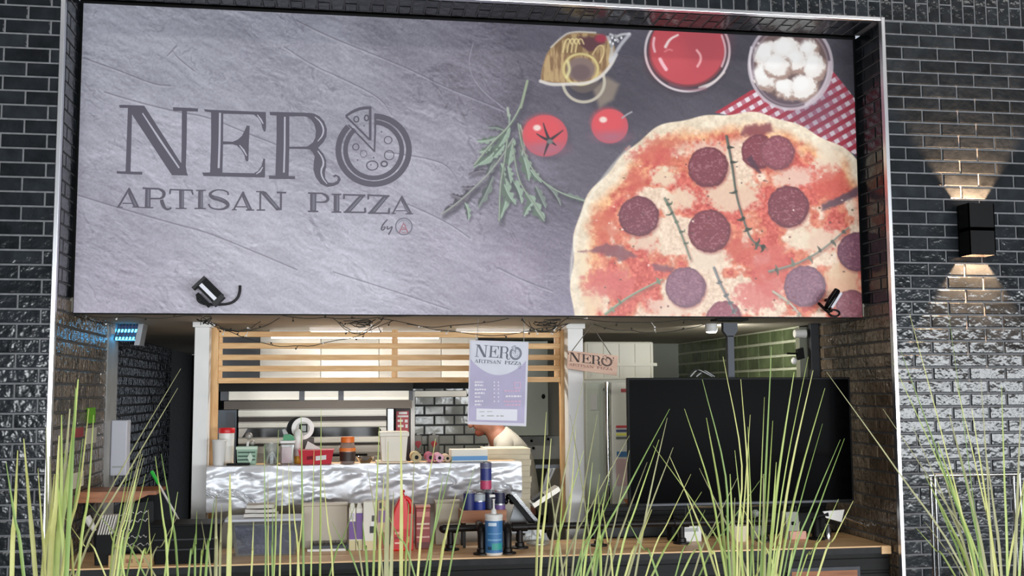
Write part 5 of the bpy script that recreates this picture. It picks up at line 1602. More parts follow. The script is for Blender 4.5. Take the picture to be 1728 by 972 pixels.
# white bucket
x, r, h = fit(640, 688, 728, 1.08, ZF)
t = thing('white_bucket', 'square cream plastic bucket with a thick rim on a small chopping board', 'bucket', (x, 1.09, ZF))
MB().frustum((x, 1.09, ZF + .016), (r * .82, .075), (x, 1.09, ZF + h - .03), (r * .95, .088)).build('body', CREAM, t)
MB().box(x - r * 1.04, x + r * 1.04, 1.09 - .1, 1.09 + .1, ZF + h - .0295, ZF + h, .008).build('rim', CREAM, t)
for sx_ in (-.5, .55):
    MB().prism([(x + r * sx_ - .006, 1.0165, ZF + .018), (x + r * sx_ + .006, 1.0165, ZF + .018), (x + r * sx_ * 1.1 + .006, 1.002, ZF + h - .03), (x + r * sx_ * 1.1 - .006, 1.002, ZF + h - .03)], (0, -.005, 0)).build('rib', CREAM, t)
tag(MB().box(x - r * 1.25, x + r * .95, .985, 1.19, ZF + .004, ZF + .0155, .003).build('chopping_board', mat('cream_board', (226, 204, 176), .5)), 'thin cream chopping board under the white bucket', 'board')
# rolls of film, seen end-on
for (xc, yc_, r_px, mt, lab) in ((703, 770, 8.5, mat('kraft_roll', (196, 174, 130), .6), 'end of a kraft brown roll right of the white bucket'), (727, 769, 7.8, mat('magenta_roll', (170, 50, 90), .4), 'end of a magenta film roll, largest of the rolls'),
                                 (742, 769, 7.0, mat('pink_roll', (222, 160, 178), .4), 'end of a pale pink film roll beside the magenta one'), (755.5, 772, 6, mat('tan_roll', (198, 170, 140), .6), 'end of a small tan roll next to the blue striped box')):
    p = U(xc, yc_, 1.03)
    r_ = r_px / 269
    t = thing('film_roll', lab, 'roll', (p[0], 1.13, ZF), 'film rolls on the foil shelf')
    zc_ = ZF + .004 + r_
    ring = [(r_ * .42, 0), (r_, 0), (r_, .2), (r_ * .42, .2)]
    V, Fc = [], []
    for k in range(20):
        an = 2 * math.pi * k / 20
        for (rr_, yy) in ring: V.append((p[0] + rr_ * math.cos(an), 1.03 + yy, zc_ + rr_ * math.sin(an)))
    for k in range(20):
        for j in range(4): Fc.append((k * 4 + j, k * 4 + (j + 1) % 4, ((k + 1) % 20) * 4 + (j + 1) % 4, ((k + 1) % 20) * 4 + j))
    MB().add(V, Fc).build('wrap', mt, t, smooth=40)
    MB().tube([(p[0], 1.035, zc_), (p[0], 1.225, zc_)], r_ * .415, 16).build('core', BLACK, t)
# blue striped box
x, r, h = fit(760, 820, 758, 1.12, ZF)
t = thing('carton', 'flat white carton with a blue stripe at the right of the foil shelf', 'box', (x, 1.13, ZF))
MB().box(x - r, x + r, 1.04, 1.22, ZF + .004, ZF + h, .002).build('carton', mat('white_card', (236, 232, 220), .6), t)
MB().box(x - r + .001, x + r - .001, 1.0375, 1.0395, ZF + .012, ZF + h * .5).build('stripe', mat('blue_stripe_print', (92, 152, 206), .5), t)

# stack of flat cream pizza boxes behind the right end of the shelf
a, c_, z0, z1 = RC(822, 757, 896, 872, 1.38)
st_ = thing('box_stand', 'low dark stand under the stack of cream pizza boxes', 'stand', ((a + c_) / 2, 1.55, 0))
MB().box(a + .01, c_ - .01, 1.40, 1.72, z0 - .04, z0 - .001, .003).build('top', DARK_STEEL, st_)
for xx in (a + .03, c_ - .03):
    for yy in (1.42, 1.70): MB().box(xx - .014, xx + .014, yy - .014, yy + .014, 0, z0 - .04).build('leg', DARK_STEEL, st_)
NBX = 12
KR = mat('cream_cardboard', (226, 216, 190), .7, var=.06, scale=8)
ORD = ['lowest', 'second', 'third', 'fourth', 'fifth', 'sixth', 'seventh', 'eighth', 'ninth', 'tenth', 'eleventh', 'topmost']
for k in range(NBX):
    h = (z1 - z0) / NBX
    jx = random.uniform(-.006, .006)
    t = thing('pizza_box', '%s cream pizza box of the stack right of the foil shelf%s' % (ORD[k], '' if k in (0, 11) else ', counted from below'), 'box', ((a + c_) / 2 + jx, 1.55, z0 + k * h), 'stack of cream pizza boxes')
    MB().box(a + jx, c_ + jx, 1.39, 1.71, z0 + k * h, z0 + (k + 1) * h - .006).build('tray', KR, t)
    MB().box(a + jx - .002, c_ + jx + .002, 1.388, 1.712, z0 + (k + 1) * h - .0055, z0 + (k + 1) * h - .001).build('lid', KR, t)

# ------------------------------------------------------------------ the cook
SKIN = mat('skin', (150, 98, 76), .55, var=.06, scale=12)
SHIRT = mat('pale_cotton_shirt', (186, 180, 168), .85, var=.04, scale=20, bump=.002, bscale=60)


def skinned(name, verts, edges, radii, material, parent, sub=2):
    me = bpy.data.meshes.new(name)
    lo = np.array(verts).min(0)
    hi = np.array(verts).max(0)
    org = np.array([(lo[0] + hi[0]) / 2, (lo[1] + hi[1]) / 2, lo[2]])
    me.from_pydata([tuple(np.array(v) - org) for v in verts], edges, [])
    me.materials.append(material)
    o = bpy.data.objects.new(name, me)
    COL.objects.link(o)
    put(o, org, parent)
    sk = o.modifiers.new('skin', 'SKIN')
    sk.use_smooth_shade = True
    for i, r in enumerate(radii):
        rr_ = r if isinstance(r, tuple) else (r, r)
        me.skin_vertices[0].data[i].radius = rr_
        me.skin_vertices[0].data[i].use_root = (i == 0)
    ss = o.modifiers.new('subdivision', 'SUBSURF')
    ss.levels = ss.render_levels = sub
    return o


nb = U(846, 738, 2.04)              # base of the neck
px_, pz_ = nb[0], nb[2]
Yp = 2.04
person = thing('person', 'cook in a pale shirt bending forward behind the hanging menu', 'person', (px_ + .08, Yp, 0))
V = [(px_ + .16, Yp, .93), (px_ + .13, Yp, 1.12), (px_ + .09, Yp, 1.30), (px_ + .02, Yp, pz_ - .02), (px_ - .045, Yp, pz_ + .055), (px_ - .085, Yp, pz_ + .13), (px_ - .10, Yp, pz_ + .19)]
E_ = [(0, 1), (1, 2), (2, 3), (3, 4), (4, 5), (5, 6)]
Rd = [(.15, .12), (.14, .115), (.15, .12), (.10, .10), .058, .085, .07]
def chain(start, pts):
    i = start
    for p, r in pts:
        V.append(p); Rd.append(r); E_.append((i, len(V) - 1)); i = len(V) - 1
    return i
chain(5, [((px_ - .165, Yp, pz_ + .085), .05), ((px_ - .185, Yp, pz_ + .05), .035)])       # face and chin, looking down to the left
for sg in (-1, 1):
    e = chain(3, [((px_ + .0, Yp + sg * .19, pz_ - .06), .058), ((px_ - .05, Yp + sg * .22, pz_ - .30), .044), ((px_ - .24, Yp + sg * .17, pz_ - .40), .034), ((px_ - .31, Yp + sg * .16, pz_ - .41), .030)])
    for k in range(4):
        chain(e, [((px_ - .37, Yp + sg * .16 + (k - 1.5) * .019, pz_ - .415), .0095), ((px_ - .40 - .012 * (k in (1, 2)), Yp + sg * .16 + (k - 1.5) * .020, pz_ - .435), .0085)])
    chain(e, [((px_ - .335, Yp + sg * .115, pz_ - .415), .011), ((px_ - .365, Yp + sg * .10, pz_ - .425), .009)])
    chain(0, [((px_ + .15, Yp + sg * .10, .86), .095), ((px_ + .12, Yp + sg * .11, .48), .062), ((px_ + .15, Yp + sg * .11, .09), .042), ((px_ + .02, Yp + sg * .12, .04), .036)])
skinned('body', V, E_, Rd, SKIN, person)
V, E_, Rd = [(px_ + .16, Yp, .90), (px_ + .14, Yp, 1.10), (px_ + .10, Yp, 1.28), (px_ + .045, Yp, pz_ - .03), (px_ - .015, Yp, pz_ + .035)], [(0, 1), (1, 2), (2, 3), (3, 4)], [(.165, .14), (.16, .135), (.175, .15), (.15, .15), (.078, .075)]
for sg in (-1, 1): chain(3, [((px_ + .0, Yp + sg * .19, pz_ - .06), .075), ((px_ - .035, Yp + sg * .215, pz_ - .22), .066)])
skinned('shirt', V, E_, Rd, SHIRT, person)
V, E_, Rd = [(px_ + .16, Yp, .90)], [], [(.155, .13)]
for sg in (-1, 1): chain(0, [((px_ + .15, Yp + sg * .10, .80), .11), ((px_ + .12, Yp + sg * .11, .48), .08), ((px_ + .15, Yp + sg * .11, .10), .062)])
skinned('trousers', V, E_, Rd, BLACK, person)
V, E_, Rd = [(px_ - .03, Yp, pz_ + .10), (px_ - .06, Yp, pz_ + .17), (px_ - .10, Yp, pz_ + .215), (px_ - .155, Yp, pz_ + .20)], [(0, 1), (1, 2), (2, 3)], [.05, .085, .08, .045]
skinned('hair', V, E_, Rd, mat('auburn_hair', (112, 62, 40), .7, var=.2, scale=60), person)
skinned('beard', [(px_ - .12, Yp, pz_ + .05), (px_ - .165, Yp, pz_ + .04), (px_ - .19, Yp, pz_ + .02)], [(0, 1), (1, 2)], [.034, .034, .02], mat('ginger_beard', (132, 66, 46), .8, var=.2, scale=60), person)
for sg in (-1, 1):
    MB().ball((px_ - .20, Yp + sg * .032, pz_ + .125), .011, 8).build('eye', BLACK_GLOSS, person, smooth=True)
    MB().ball((px_ - .085, Yp + sg * .088, pz_ + .125), .026, 8, (.7, .4, 1.2)).build('ear', SKIN, person, smooth=True)
MB().ball((px_ - .222, Yp, pz_ + .09), .018, 8, (1.1, .8, 1.2)).build('nose', SKIN, person, smooth=True)

# ------------------------------------------------------------------ front counter
ct = thing('bar_counter', 'long oak bar counter with a black metal front across the opening', 'counter', (-2.27, .4, 0))
cx0, cx1 = XL + .004, -.012
for k in range(3):
    y0 = .10 + k * .2
    MB().box(cx0, cx1 - .001, y0, y0 + .199, ZC - .04, ZC, .002).build('plank', OAK, ct)
MB().box(cx0, cx1 - .06, .096, .0995, ZC - .041, ZC - .008).build('edge_strip', mat('black_edge_steel', (26, 26, 27), .5, spec=.3, var=.5, scale=14), ct)
MB().box(cx1 - .058, cx1 - .001, .090, .0995, ZC - .045, ZC - .003).build('end_block', OAK, ct)
MB().box(cx0, cx1, .13, .16, 0, ZC - .041).build('front_panel', mat('black_stained_wood', (13, 12, 12), .5, spec=.25, var=.5, scale=6, stretch=(1, 1, 9)), ct)
for k in range(9):
    z = ZC - .07 - k * .085
    MB().box(cx0, cx1, .118, .1295, z - .07, z, .004).build('front_board', MATS['black_stained_wood'], ct)
a, c_, z0, z1 = RC(1330, 957, 1452, 1010, .115)
MB().box(a, c_, .110, .1175, z0, z1, .002).build('hatch_frame', DARK_STEEL, ct)
MB().box(a + .02, c_ - .02, .107, .1095, z0 + .02, z1 - .02).build('hatch_panel', OAK_RED, ct)
# black cabinet added as the dark backdrop under the television
bb = thing('dark_backing_cabinet', 'black cabinet added as dark backing under the television', 'cabinet', (-.85, .85, 0))
a, _, _, _ = RC(1000, 850, 1100, 900, .78)
MB().box(a, -.075, .80, .955, 0, 1.02, .004).build('carcass', BLACK, bb)
MB().box(a - .01, -.072, .785, .958, 1.0205, 1.05, .003).build('top', BLACK, bb)
for k in range(3):
    wk = (-.075 - a) / 3
    o_ = MB().box(a + k * wk + .006, a + (k + 1) * wk - .006, .788, .7995, .08, .99, .003).build('door', BLACK_RUBBER, bb)
    MB().tube([(a + (k + .85) * wk, .776, .7), (a + (k + .85) * wk, .776, .85)], .006, 8).build('handle', DARK_STEEL, o_)

# pipe rail of black iron fittings
rail = thing('pipe_rail', 'black iron pipe rail standing on flanges along the bar counter', 'rail', (U(900, 920, .3)[0], .35, ZC))
zr = U(1000, 886, .40)[2]
p0, p1 = U(748, 886, .40), U(1300, 880, .40)
MB().tube([(p0[0], .40, zr), (p1[0], .40, zr)], .019, 12).build('pipe', IRON, rail, smooth=50)
for xp in (760, 877, 1010, 1150, 1290):
    x = U(xp, 900, .40)[0]
    MB().tube([(x, .40, ZC + .012), (x, .40, zr)], .018, 12).build('leg', IRON, rail, smooth=50)
    MB().lathe(x, .40, ZC + .0005, [(.05, 0), (.05, .008), (.028, .012), (.026, .03), (.02, .034)], 18).build('flange', IRON, rail, smooth=40)
    MB().tube([(x - .045, .40, zr), (x - .043, .40, zr), (x + .043, .40, zr), (x + .045, .40, zr)], [.022, .026, .026, .022], 12).build('tee_fitting', IRON, rail, smooth=50)
MB().ball((p0[0], .40, zr), .024, 8).build('end_cap', IRON, rail, smooth=True)

# condiment stand: two pipe legs with elbows round the tub
cs = thing('pipe_stand', 'pair of iron pipe legs with elbows on flanges around the blue wipes tub', 'stand', (U(833, 930, .2)[0], .2, ZC))
for xp in (812.5, 857):
    x = U(xp, 925, .20)[0]
    zt = U(xp, 888, .20)[2]
    MB().lathe(x, .20, ZC + .0005, [(.046, 0), (.046, .008), (.026, .012), (.025, .03), (.019, .034)], 18).build('flange', IRON, cs, smooth=40)
    MB().tube([(x, .20, ZC + .012), (x, .20, zt - .04), (x, .22, zt - .01), (x, .27, zt)], [.019, .022, .024, .02], 12).build('elbow', IRON, cs, smooth=50)
    MB().tube([(x, .27, zt), (x, .335, zt)], .017, 10).build('pipe', IRON, cs, smooth=50)

def lab(t, x, y, r, z0, z1, rgb, nm='label', n=20):
    return MB().lathe(x, y, z0, [(r, 0), (r, z1 - z0)], n, cap=False).build(nm, mat('print_%d_%d_%d' % rgb, rgb, .45), t, smooth=True)


# blue wipes tub
a, c_, z0, z1 = RC(818.5, 867, 848, 931, .18)
x, r = (a + c_) / 2, (c_ - a) / 2
t = thing('wipes_tub', 'white tub of wipes with a wide blue label at the counter edge', 'tub', (x, .18, ZC))
h = z1 - ZC
MB().lathe(x, .18, ZC + .0005, [(r * .95, 0), (r, .006), (r, h - .03), (r * .96, h - .022)], 28).build('body', WHITE_PLASTIC, t, smooth=40)
MB().lathe(x, .18, ZC + h - .021, [(r * 1.02, 0), (r * 1.02, .014), (r * .95, .019), (r * .5, .0205)], 28).build('lid', WHITE_PLASTIC, t, smooth=40)
o_ = lab(t, x, .18, r * 1.012, ZC + .014, ZC + h - .034, (58, 118, 172))
def curved(t, x, y, r, a0, a1, z0, z1, rgb, nm):
    V, Fc = [], []
    for k in range(7):
        an = math.radians(a0 + (a1 - a0) * k / 6)
        V += [(x + r * math.sin(an), y - r * math.cos(an), z0), (x + r * math.sin(an), y - r * math.cos(an), z1)]
    for k in range(6): Fc.append((2 * k, 2 * k + 2, 2 * k + 3, 2 * k + 1))
    return MB().add(V, Fc).build(nm, mat('print_%d_%d_%d' % rgb, rgb, .45), t, smooth=True)
curved(o_, x, .18, r * 1.02, -45, 10, ZC + h * .72, ZC + h * .80, (214, 228, 240), 'brand_print')
curved(o_, x, .18, r * 1.02, -20, 55, ZC + h * .14, ZC + h * .30, (52, 160, 150), 'teal_print')
curved(o_, x, .18, r * 1.02, -50, -24, ZC + h * .14, ZC + h * .22, (40, 70, 90), 'dark_print')
curved(o_, x, .18, r * 1.02, -50, 50, ZC + h * .36, ZC + h * .40, (120, 168, 206), 'wave_print')
curved(o_, x, .18, r * 1.02, -50, 50, ZC + h * .52, ZC + h * .54, (120, 168, 206), 'wave_print')
# pump on the tub
t2 = thing('pump_head', 'small white pump top standing on the wipes tub', 'pump', (x, .18, ZC + h + .0005))
MB().lathe(x, .18, ZC + h + .0005, [(r * .34, 0), (r * .3, .02), (r * .12, .03), (r * .12, .07), (r * .2, .08)], 14).build('neck', WHITE_PLASTIC, t2, smooth=40)
MB().box(x - r * .5, x + r * .15, .17, .19, ZC + h + .089, ZC + h + .104, .003).build('spout', WHITE_PLASTIC, t2)

# wooden caddy with drink cans
a, c_, z0, z1 = RC(778, 864, 855, 882, .46)
t = thing('can_caddy', 'small wooden caddy holding the drink cans behind the pipe rail', 'caddy', ((a + c_) / 2, .53, z0))
MB().box(a, c_, .46, .60, z0, z0 + .012).build('base', OAK_RED, t)
MB().box(a, c_, .46, .468, z0 + .0125, z1 + .01).build('front_rail', OAK_RED, t)
MB().box(a, c_, .592, .60, z0 + .0125, z1 + .01).build('rear_rail', OAK_RED, t)
for xx in (a, c_ - .01):
    MB().box(xx, xx + .01, .4685, .5915, z0 + .0125, z1 + .01).build('side_rail', OAK_RED, t)
for xx in (a + .02, c_ - .02):
    for yy in (.475, .585):
        MB().box(xx - .008, xx + .008, yy - .008, yy + .008, ZC + .0005, z0).build('leg', IRON, t)
ZCAD = z0 + .0125
NAVY = (44, 50, 108)
def can(xp, Y, zb, hh, cols, label, r=.0325):
    x = U(xp, 850, Y)[0]
    t = thing('drink_can', label, 'can', (x, Y, zb), 'drink cans on the caddy')
    MB().lathe(x, Y, zb, [(r * .75, 0), (r, .01), (r, hh - .012), (r * .8, hh - .002), (r * .76, hh)], 18).build('body', mat('can_silver', (184, 186, 192), .3, metal=.7), t, smooth=40)
    for (f0, f1, rgb) in cols: lab(t, x, Y, r * 1.012, zb + hh * f0, zb + hh * f1, rgb, 'print_band', 18)
    MB().lathe(x, Y, zb + hh - .001, [(r * .7, 0), (r * .68, .001)], 16).build('lid', CHROME, t)
    return x
hh = U(800, 828, .50)[2] - ZCAD
can(791.5, .50, ZCAD, hh, ((.08, .26, (170, 190, 90)), (.30, .92, NAVY)), 'navy can with a lime band, leftmost in the caddy')
can(809, .50, ZCAD, hh * .95, ((.08, .22, (206, 176, 70)), (.25, .66, (38, 56, 140)), (.7, .92, (176, 184, 190))), 'blue can with a gold band standing second in the caddy', .034)
can(826, .54, ZCAD, hh, ((.08, .92, (36, 36, 60)),), 'dark can standing behind the white pump top')
can(843, .50, ZCAD, hh, ((.1, .5, (120, 92, 150)), (.55, .92, (40, 40, 70))), 'dark can with a violet band, rightmost in the caddy')
xx = U(820, 800, .54)[0]
hh2 = U(820, 779, .52)[2] - (ZCAD + hh + .002)
tq = can(820, .52, ZCAD + hh + .0005, hh2, ((.04, .34, (196, 70, 110)), (.36, .78, (50, 58, 128)), (.80, .97, (96, 98, 130))), 'tall navy and pink can stacked on top of the other cans')

# red jug
a, c_, z0, z1 = RC(660, 827, 697, 913, .45)
x, r = (a + c_) / 2, (c_ - a) / 2
h = z1 - ZC
t = thing('sauce_jug', 'large red plastic sauce jug with a side handle on the counter', 'jug', (x, .45, ZC))
REDJ = mat('ketchup_red_plastic', (222, 36, 34), .35)
out = [(-1, 0), (1, 0), (1, .50), (.93, .62), (.55, .62), (.50, .74), (.34, .86), (.2, .90), (.2, .955), (-.12, .955), (-.12, .90), (-.38, .84), (-.72, .70), (-.93, .54), (-1, .42)]
b = MB().prism([(x + u * r, .41, ZC + .0005 + v * h) for u, v in out], (0, .10, 0))
o_ = b.build('body', REDJ, t)
bv = o_.modifiers.new('bevel', 'BEVEL'); bv.width = .012; bv.segments = 3
rope('handle', [(x + r * .85, .46, ZC + h * .58), (x + r * .9, .46, ZC + h * .70), (x + r * .68, .46, ZC + h * .83), (x + r * .25, .46, ZC + h * .88)], .013, REDJ, t, 10)
MB().lathe(x + r * .04, .46, ZC + h * .956, [(r * .2, 0), (r * .22, .003), (r * .22, h * .04), (r * .18, h * .044)], 16).build('cap', mat('dark_red_cap', (176, 26, 30), .4), t, smooth=40)
MB().box(x - r * .9, x + r * .9, .4075, .4095, ZC + h * .04, ZC + h * .36).build('label', mat('red_label_print', (196, 34, 36), .5), t)
for (u0, u1, v0, v1, rgb) in ((-.7, -.1, .28, .32, (236, 170, 150)), (-.75, .1, .20, .24, (150, 24, 30)), (-.7, .0, .12, .15, (236, 190, 170)), (.45, .75, .14, .24, (214, 150, 90))):
    MB().box(x + r * u0, x + r * u1, .4055, .4072, ZC + h * v0, ZC + h * v1).build('label_print', mat('print_%d_%d_%d' % rgb, rgb, .5), t)

# brown cocoa box
a, c_, z0, z1 = RC(701, 852, 725, 913, .50)
t = thing('cocoa_tin', 'brown-red tin with pale script bands right of the red jug', 'tin', ((a + c_) / 2, .5, ZC))
x, r, h = (a + c_) / 2, (c_ - a) / 2, z1 - ZC
MB().box(a, c_, .46, .54, ZC + .0005, ZC + h - .012, .005).build('body', mat('cocoa_red', (140, 46, 40), .45), t)
MB().box(a - .002, c_ + .002, .458, .542, ZC + h - .0115, ZC + h, .004).build('lid', mat('cocoa_pink_lid', (196, 128, 110), .45), t)
for (v0, v1, rgb) in ((.74, .86, (190, 116, 104)), (.56, .60, (214, 186, 170)), (.46, .50, (206, 150, 136)), (.26, .30, (206, 160, 150)), (.02, .16, (92, 30, 28))):
    MB().box(a + .004, c_ - .004, .4575, .4595, ZC + h * v0, ZC + h * v1).build('print_band', mat('print_%d_%d_%d' % rgb, rgb, .5), t)

# cartons left of the jug
def carton(x0, x1, ytop, Y, rgb, label, bands=(), dep=.06, cap=None, name='drink_carton', cat='carton', grp='cartons left of the red jug'):
    a, c_, z0, z1 = RC(x0, ytop, x1, 912, Y)
    h = z1 - ZC
    t = thing(name, label, cat, ((a + c_) / 2, Y + dep / 2, ZC), grp)
    body_h = h * .90 if cap else h
    MB().box(a, c_, Y, Y + dep, ZC + .0005, ZC + body_h, .003).build('body', mat('carton_%d_%d_%d' % rgb, rgb, .5), t)
    for (v0, v1, u0, u1, c3) in bands:
        MB().box(a + (c_ - a) * u0, a + (c_ - a) * u1, Y - .0022, Y - .0004, ZC + h * v0, ZC + h * v1).build('print_band', mat('print_%d_%d_%d' % c3, c3, .5), t)
    if cap:
        MB().prism([(a + .002, Y + .004, ZC + body_h), (c_ - .002, Y + .004, ZC + body_h), ((c_ * .75 + a * .25), Y + .02, ZC + h), ((a * .75 + c_ * .25), Y + .02, ZC + h)], (0, dep - .03, 0)).build('gable', mat('carton_cap', (232, 228, 214), .5), t)
    return t
PURP = (112, 78, 146)
carton(589, 600, 850, .48, (232, 228, 214), 'white carton with a purple lower half and a small face print, leftmost', ((.24, .62, .02, .98, PURP), (.66, .80, .2, .8, (196, 190, 206)), (.02, .22, .02, .98, (206, 196, 150))), cap=True)
carton(601, 612, 850, .48, (232, 228, 214), 'white carton with a tall purple side, second from the left', ((.24, .80, .02, .98, PURP), (.02, .22, .02, .98, (206, 196, 150))), cap=True)
carton(613, 635, 847, .46, (226, 222, 208), 'wide cream carton with a black and white picture', ((.36, .5, .5, 1, (28, 26, 26)), (.5, .58, .6, .95, (236, 236, 236)), (.6, .72, .65, .98, (70, 66, 64)), (.02, .2, .02, .98, (216, 200, 156))))
carton(637, 652, 845, .47, (196, 172, 140), 'tan bottle carton with a purple oval and brown lower half', ((.02, .36, .02, .98, (150, 84, 50)), (.56, .80, .1, .9, (136, 100, 150)), (.84, .96, .2, .5, (60, 52, 50))))
# grey boxes at the back
def gbox(name, x0, y0, x1, y1, Y, dep, mt, label, cat, zb=None):
    a, c_, z0, z1 = RC(x0, y0, x1, y1, Y)
    zb = ZC + .0005 if zb is None else zb
    t = thing(name, label, cat, ((a + c_) / 2, Y + dep / 2, zb))
    MB().box(a, c_, Y, Y + dep, zb, z1 - .012, .005).build('body', mt, t)
    MB().box(a - .004, c_ + .004, Y - .004, Y + dep + .004, z1 - .0118, z1, .003).build('lid', mt, t)
    return t
TAUPE = mat('taupe_plastic', (190, 178, 160), .5, var=.06, scale=5)
KHAKI = mat('khaki_plastic', (172, 162, 140), .5, var=.06, scale=5)
gbox('storage_bin', 735, 845, 776, 906, .605, .085, KHAKI, 'khaki storage bin left of the drink cans', 'bin')
gbox('storage_bin', 512, 850, 586, 900, .60, .09, TAUPE, 'wide taupe storage bin left of the purple cartons', 'bin')
# grill tray in front of the taupe bin
a, c_, z0, z1 = RC(525, 892, 590, 914, .52)
t = thing('wire_tray', 'low dark tray with a white front lip before the taupe bin', 'tray', ((a + c_) / 2, .55, ZC))
MB().box(a, c_, .51, .59, ZC + .0005, ZC + .03, .004).build('base', DARK_STEEL, t)
MB().box(a - .02, c_ - .02, .47, .505, ZC + .0005, ZC + .014, .003).build('lip', WHITE_PLASTIC, t)
for k in range(10): MB().box(a + .01 + k * (c_ - a - .03) / 9, a + .014 + k * (c_ - a - .03) / 9, .512, .588, ZC + .0302, ZC + .045).build('bar', IRON, t)

# clear container of dark pouches with lids on top
a, c_, z0, z1 = RC(388, 880, 508, 921, .36)
t = thing('pouch_container', 'wide clear container of navy pouches on the left of the counter', 'container', ((a + c_) / 2, .46, ZC))
h = z1 - ZC
MB().frustum(((a + c_) / 2, .46, ZC + .0005), ((c_ - a) / 2 - .03, .085), ((a + c_) / 2, .46, ZC + h), ((c_ - a) / 2, .10)).build('shell', CLEAR, t)
NP = mat('navy_pouch_foil', (84, 88, 124), .35, var=.35, scale=10, bump=.01, bscale=20)
MB().frustum(((a + c_) / 2, .46, ZC + .008), ((c_ - a) / 2 - .045, .07), ((a + c_) / 2, .46, ZC + h * .88), ((c_ - a) / 2 - .02, .085)).build('pouches', NP, t)
MB().box(a - .03, c_ + .008, .345, .575, ZC + h + .0005, ZC + h + .016, .005).build('lid', mat('frosted_lid', (196, 198, 206), .35), t)
zl = ZC + h + .0165
# folded white cloths on the lid
for k in range(3):
    a2, c2, _, _ = RC(412 + k * 2, 850, 468 - k * 3, 880, .42)
    t = thing('folded_cloth', ['bottom', 'middle', 'top'][k] + ' one of the three white cloths folded on the clear container', 'cloth', ((a2 + c2) / 2, .46, zl + k * .024), 'folded cloths on the container')
    V, Fc = [], []
    for i in range(13):
        for j, (yy, zz) in enumerate(((.40, .002), (.40, .02), (.52, .021), (.52, .001))):
            u = i / 12
            wv = .004 * math.sin(u * 7 + k)
            V.append((a2 + (c2 - a2) * u, yy + wv, zl + k * .024 + .0005 + zz * (1 + .06 * math.sin(u * 5 + k * 2))))
    for i in range(12):
        for j in range(4): Fc.append((i * 4 + j, i * 4 + (j + 1) % 4, (i + 1) * 4 + (j + 1) % 4, (i + 1) * 4 + j))
    Fc += [(0, 1, 2, 3), (48, 51, 50, 49)]
    MB().add(V, Fc).build('fold', mat('white_cotton', (214, 208, 200), .85), t)

# steel arm of the till stand right of the cans
t = thing('till_stand', 'angled steel tablet arm with a glossy tray right of the drink cans', 'stand', (U(900, 900, .55)[0], .55, ZC))
def bar(pa, pb, w_, d_, mt, nm, Y=.55):
    A, B = U(*pa, Y), U(*pb, Y)
    dv = (B - A) / 2
    n_ = np.array([-dv[2], 0, dv[0]]); n_ /= np.linalg.norm(n_)
    return MB().obox((A + B) / 2, dv, (0, d_, 0), n_ * w_).build(nm, mt, t)
bar((866, 833), (905, 880), .010, .05, CHROME, 'lower_arm')
bar((860, 836), (899, 884), .012, .045, BLACK, 'arm_edge', .56)
bar((897, 852), (941, 823), .014, .06, STEEL_BRIGHT, 'tablet_plate')
bar((898, 845), (915, 833), .008, .05, BLACK, 'tablet_bezel', .53)
for (x, y) in ((858, 838), (864, 846), (853, 846)): MB().ball(U(x, y, .54), .018, 8).build('hinge_knob', BLACK_GLOSS, t, smooth=True)
a, c_, z0, z1 = RC(862, 852, 882, 905, .6)
MB().prism([(a - .03, .58, z0 + .02), (c_ + .05, .58, z0 + .02), (c_, .58, z1 - .05), (a + .02, .58, z1)], (0, .03, 0)).build('grey_panel', mat('pale_blue_grey', (156, 164, 170), .4), t)
bar((905, 878), (914, 905), .010, .03, STEEL_BRIGHT, 'foot_post')
MB().lathe(U(908, 905, .55)[0], .55, ZC + .0005, [(.07, 0), (.07, .008), (.03, .014)], 18).build('foot', STEEL_BRIGHT, t, smooth=40)
# crumpled film
t = thing('plastic_film', 'crumpled clear film lying behind the pipe rail near the right column', 'film', (U(905, 905, .62)[0], .62, ZC))
V, Fc = [], []
for i in range(25):
    for j in range(11):
        u, v = i / 24, j / 10
        a = U(880 + 52 * u, 905, .6)[0]
        V.append((a,   .655 + .04 * v, ZC + .002 + .09 * math.sin(math.pi * u) * math.sin(math.pi * v) * (.5 + abs(crumple(u * 3 + 7, v * 3, 3)) * 3)))
for i in range(24):
    for j in range(10):
        k = i * 11 + j
        Fc.append((k, k + 1, k + 12, k + 11))
MB().add(V, Fc).build('film', mat('milky_film', (196, 200, 198), .25, trans=.35), t)

# grey sack hanging behind, right of the pizza boxes
t = thing('apron', 'pale grey apron hanging in the kitchen right of the pizza boxes', 'apron', U(912, 830, 1.38))
V, Fc = [], []
for i in range(13):
    for j in range(17):
        u, v = i / 12, j / 16
        x, y = 905 + 22 * (1 - v) + 8 * u + (4 - 10 * v) * (u - .5), 790 + 58 * v
        p = U(x, y, 1.385)
        p[1] += .010 * math.sin(u * 12 + v * 2)
        V.append(p)
for i in range(12):
    for j in range(16):
        k = i * 17 + j
        Fc.append((k, k + 1, k + 18, k + 17))
o_ = MB().add(V, Fc).build('cloth', mat('grey_white_cotton', (190, 192, 194), .85), t, smooth=True)
sd = o_.modifiers.new('solidify', 'SOLIDIFY'); sd.thickness = .004
MB().box(U(903, 786, 1.37)[0], fx1 - .01, 1.3555, 1.372, U(920, 790, 1.37)[2], U(920, 784, 1.37)[2]).build('hanging_rail', DARK_STEEL, t)

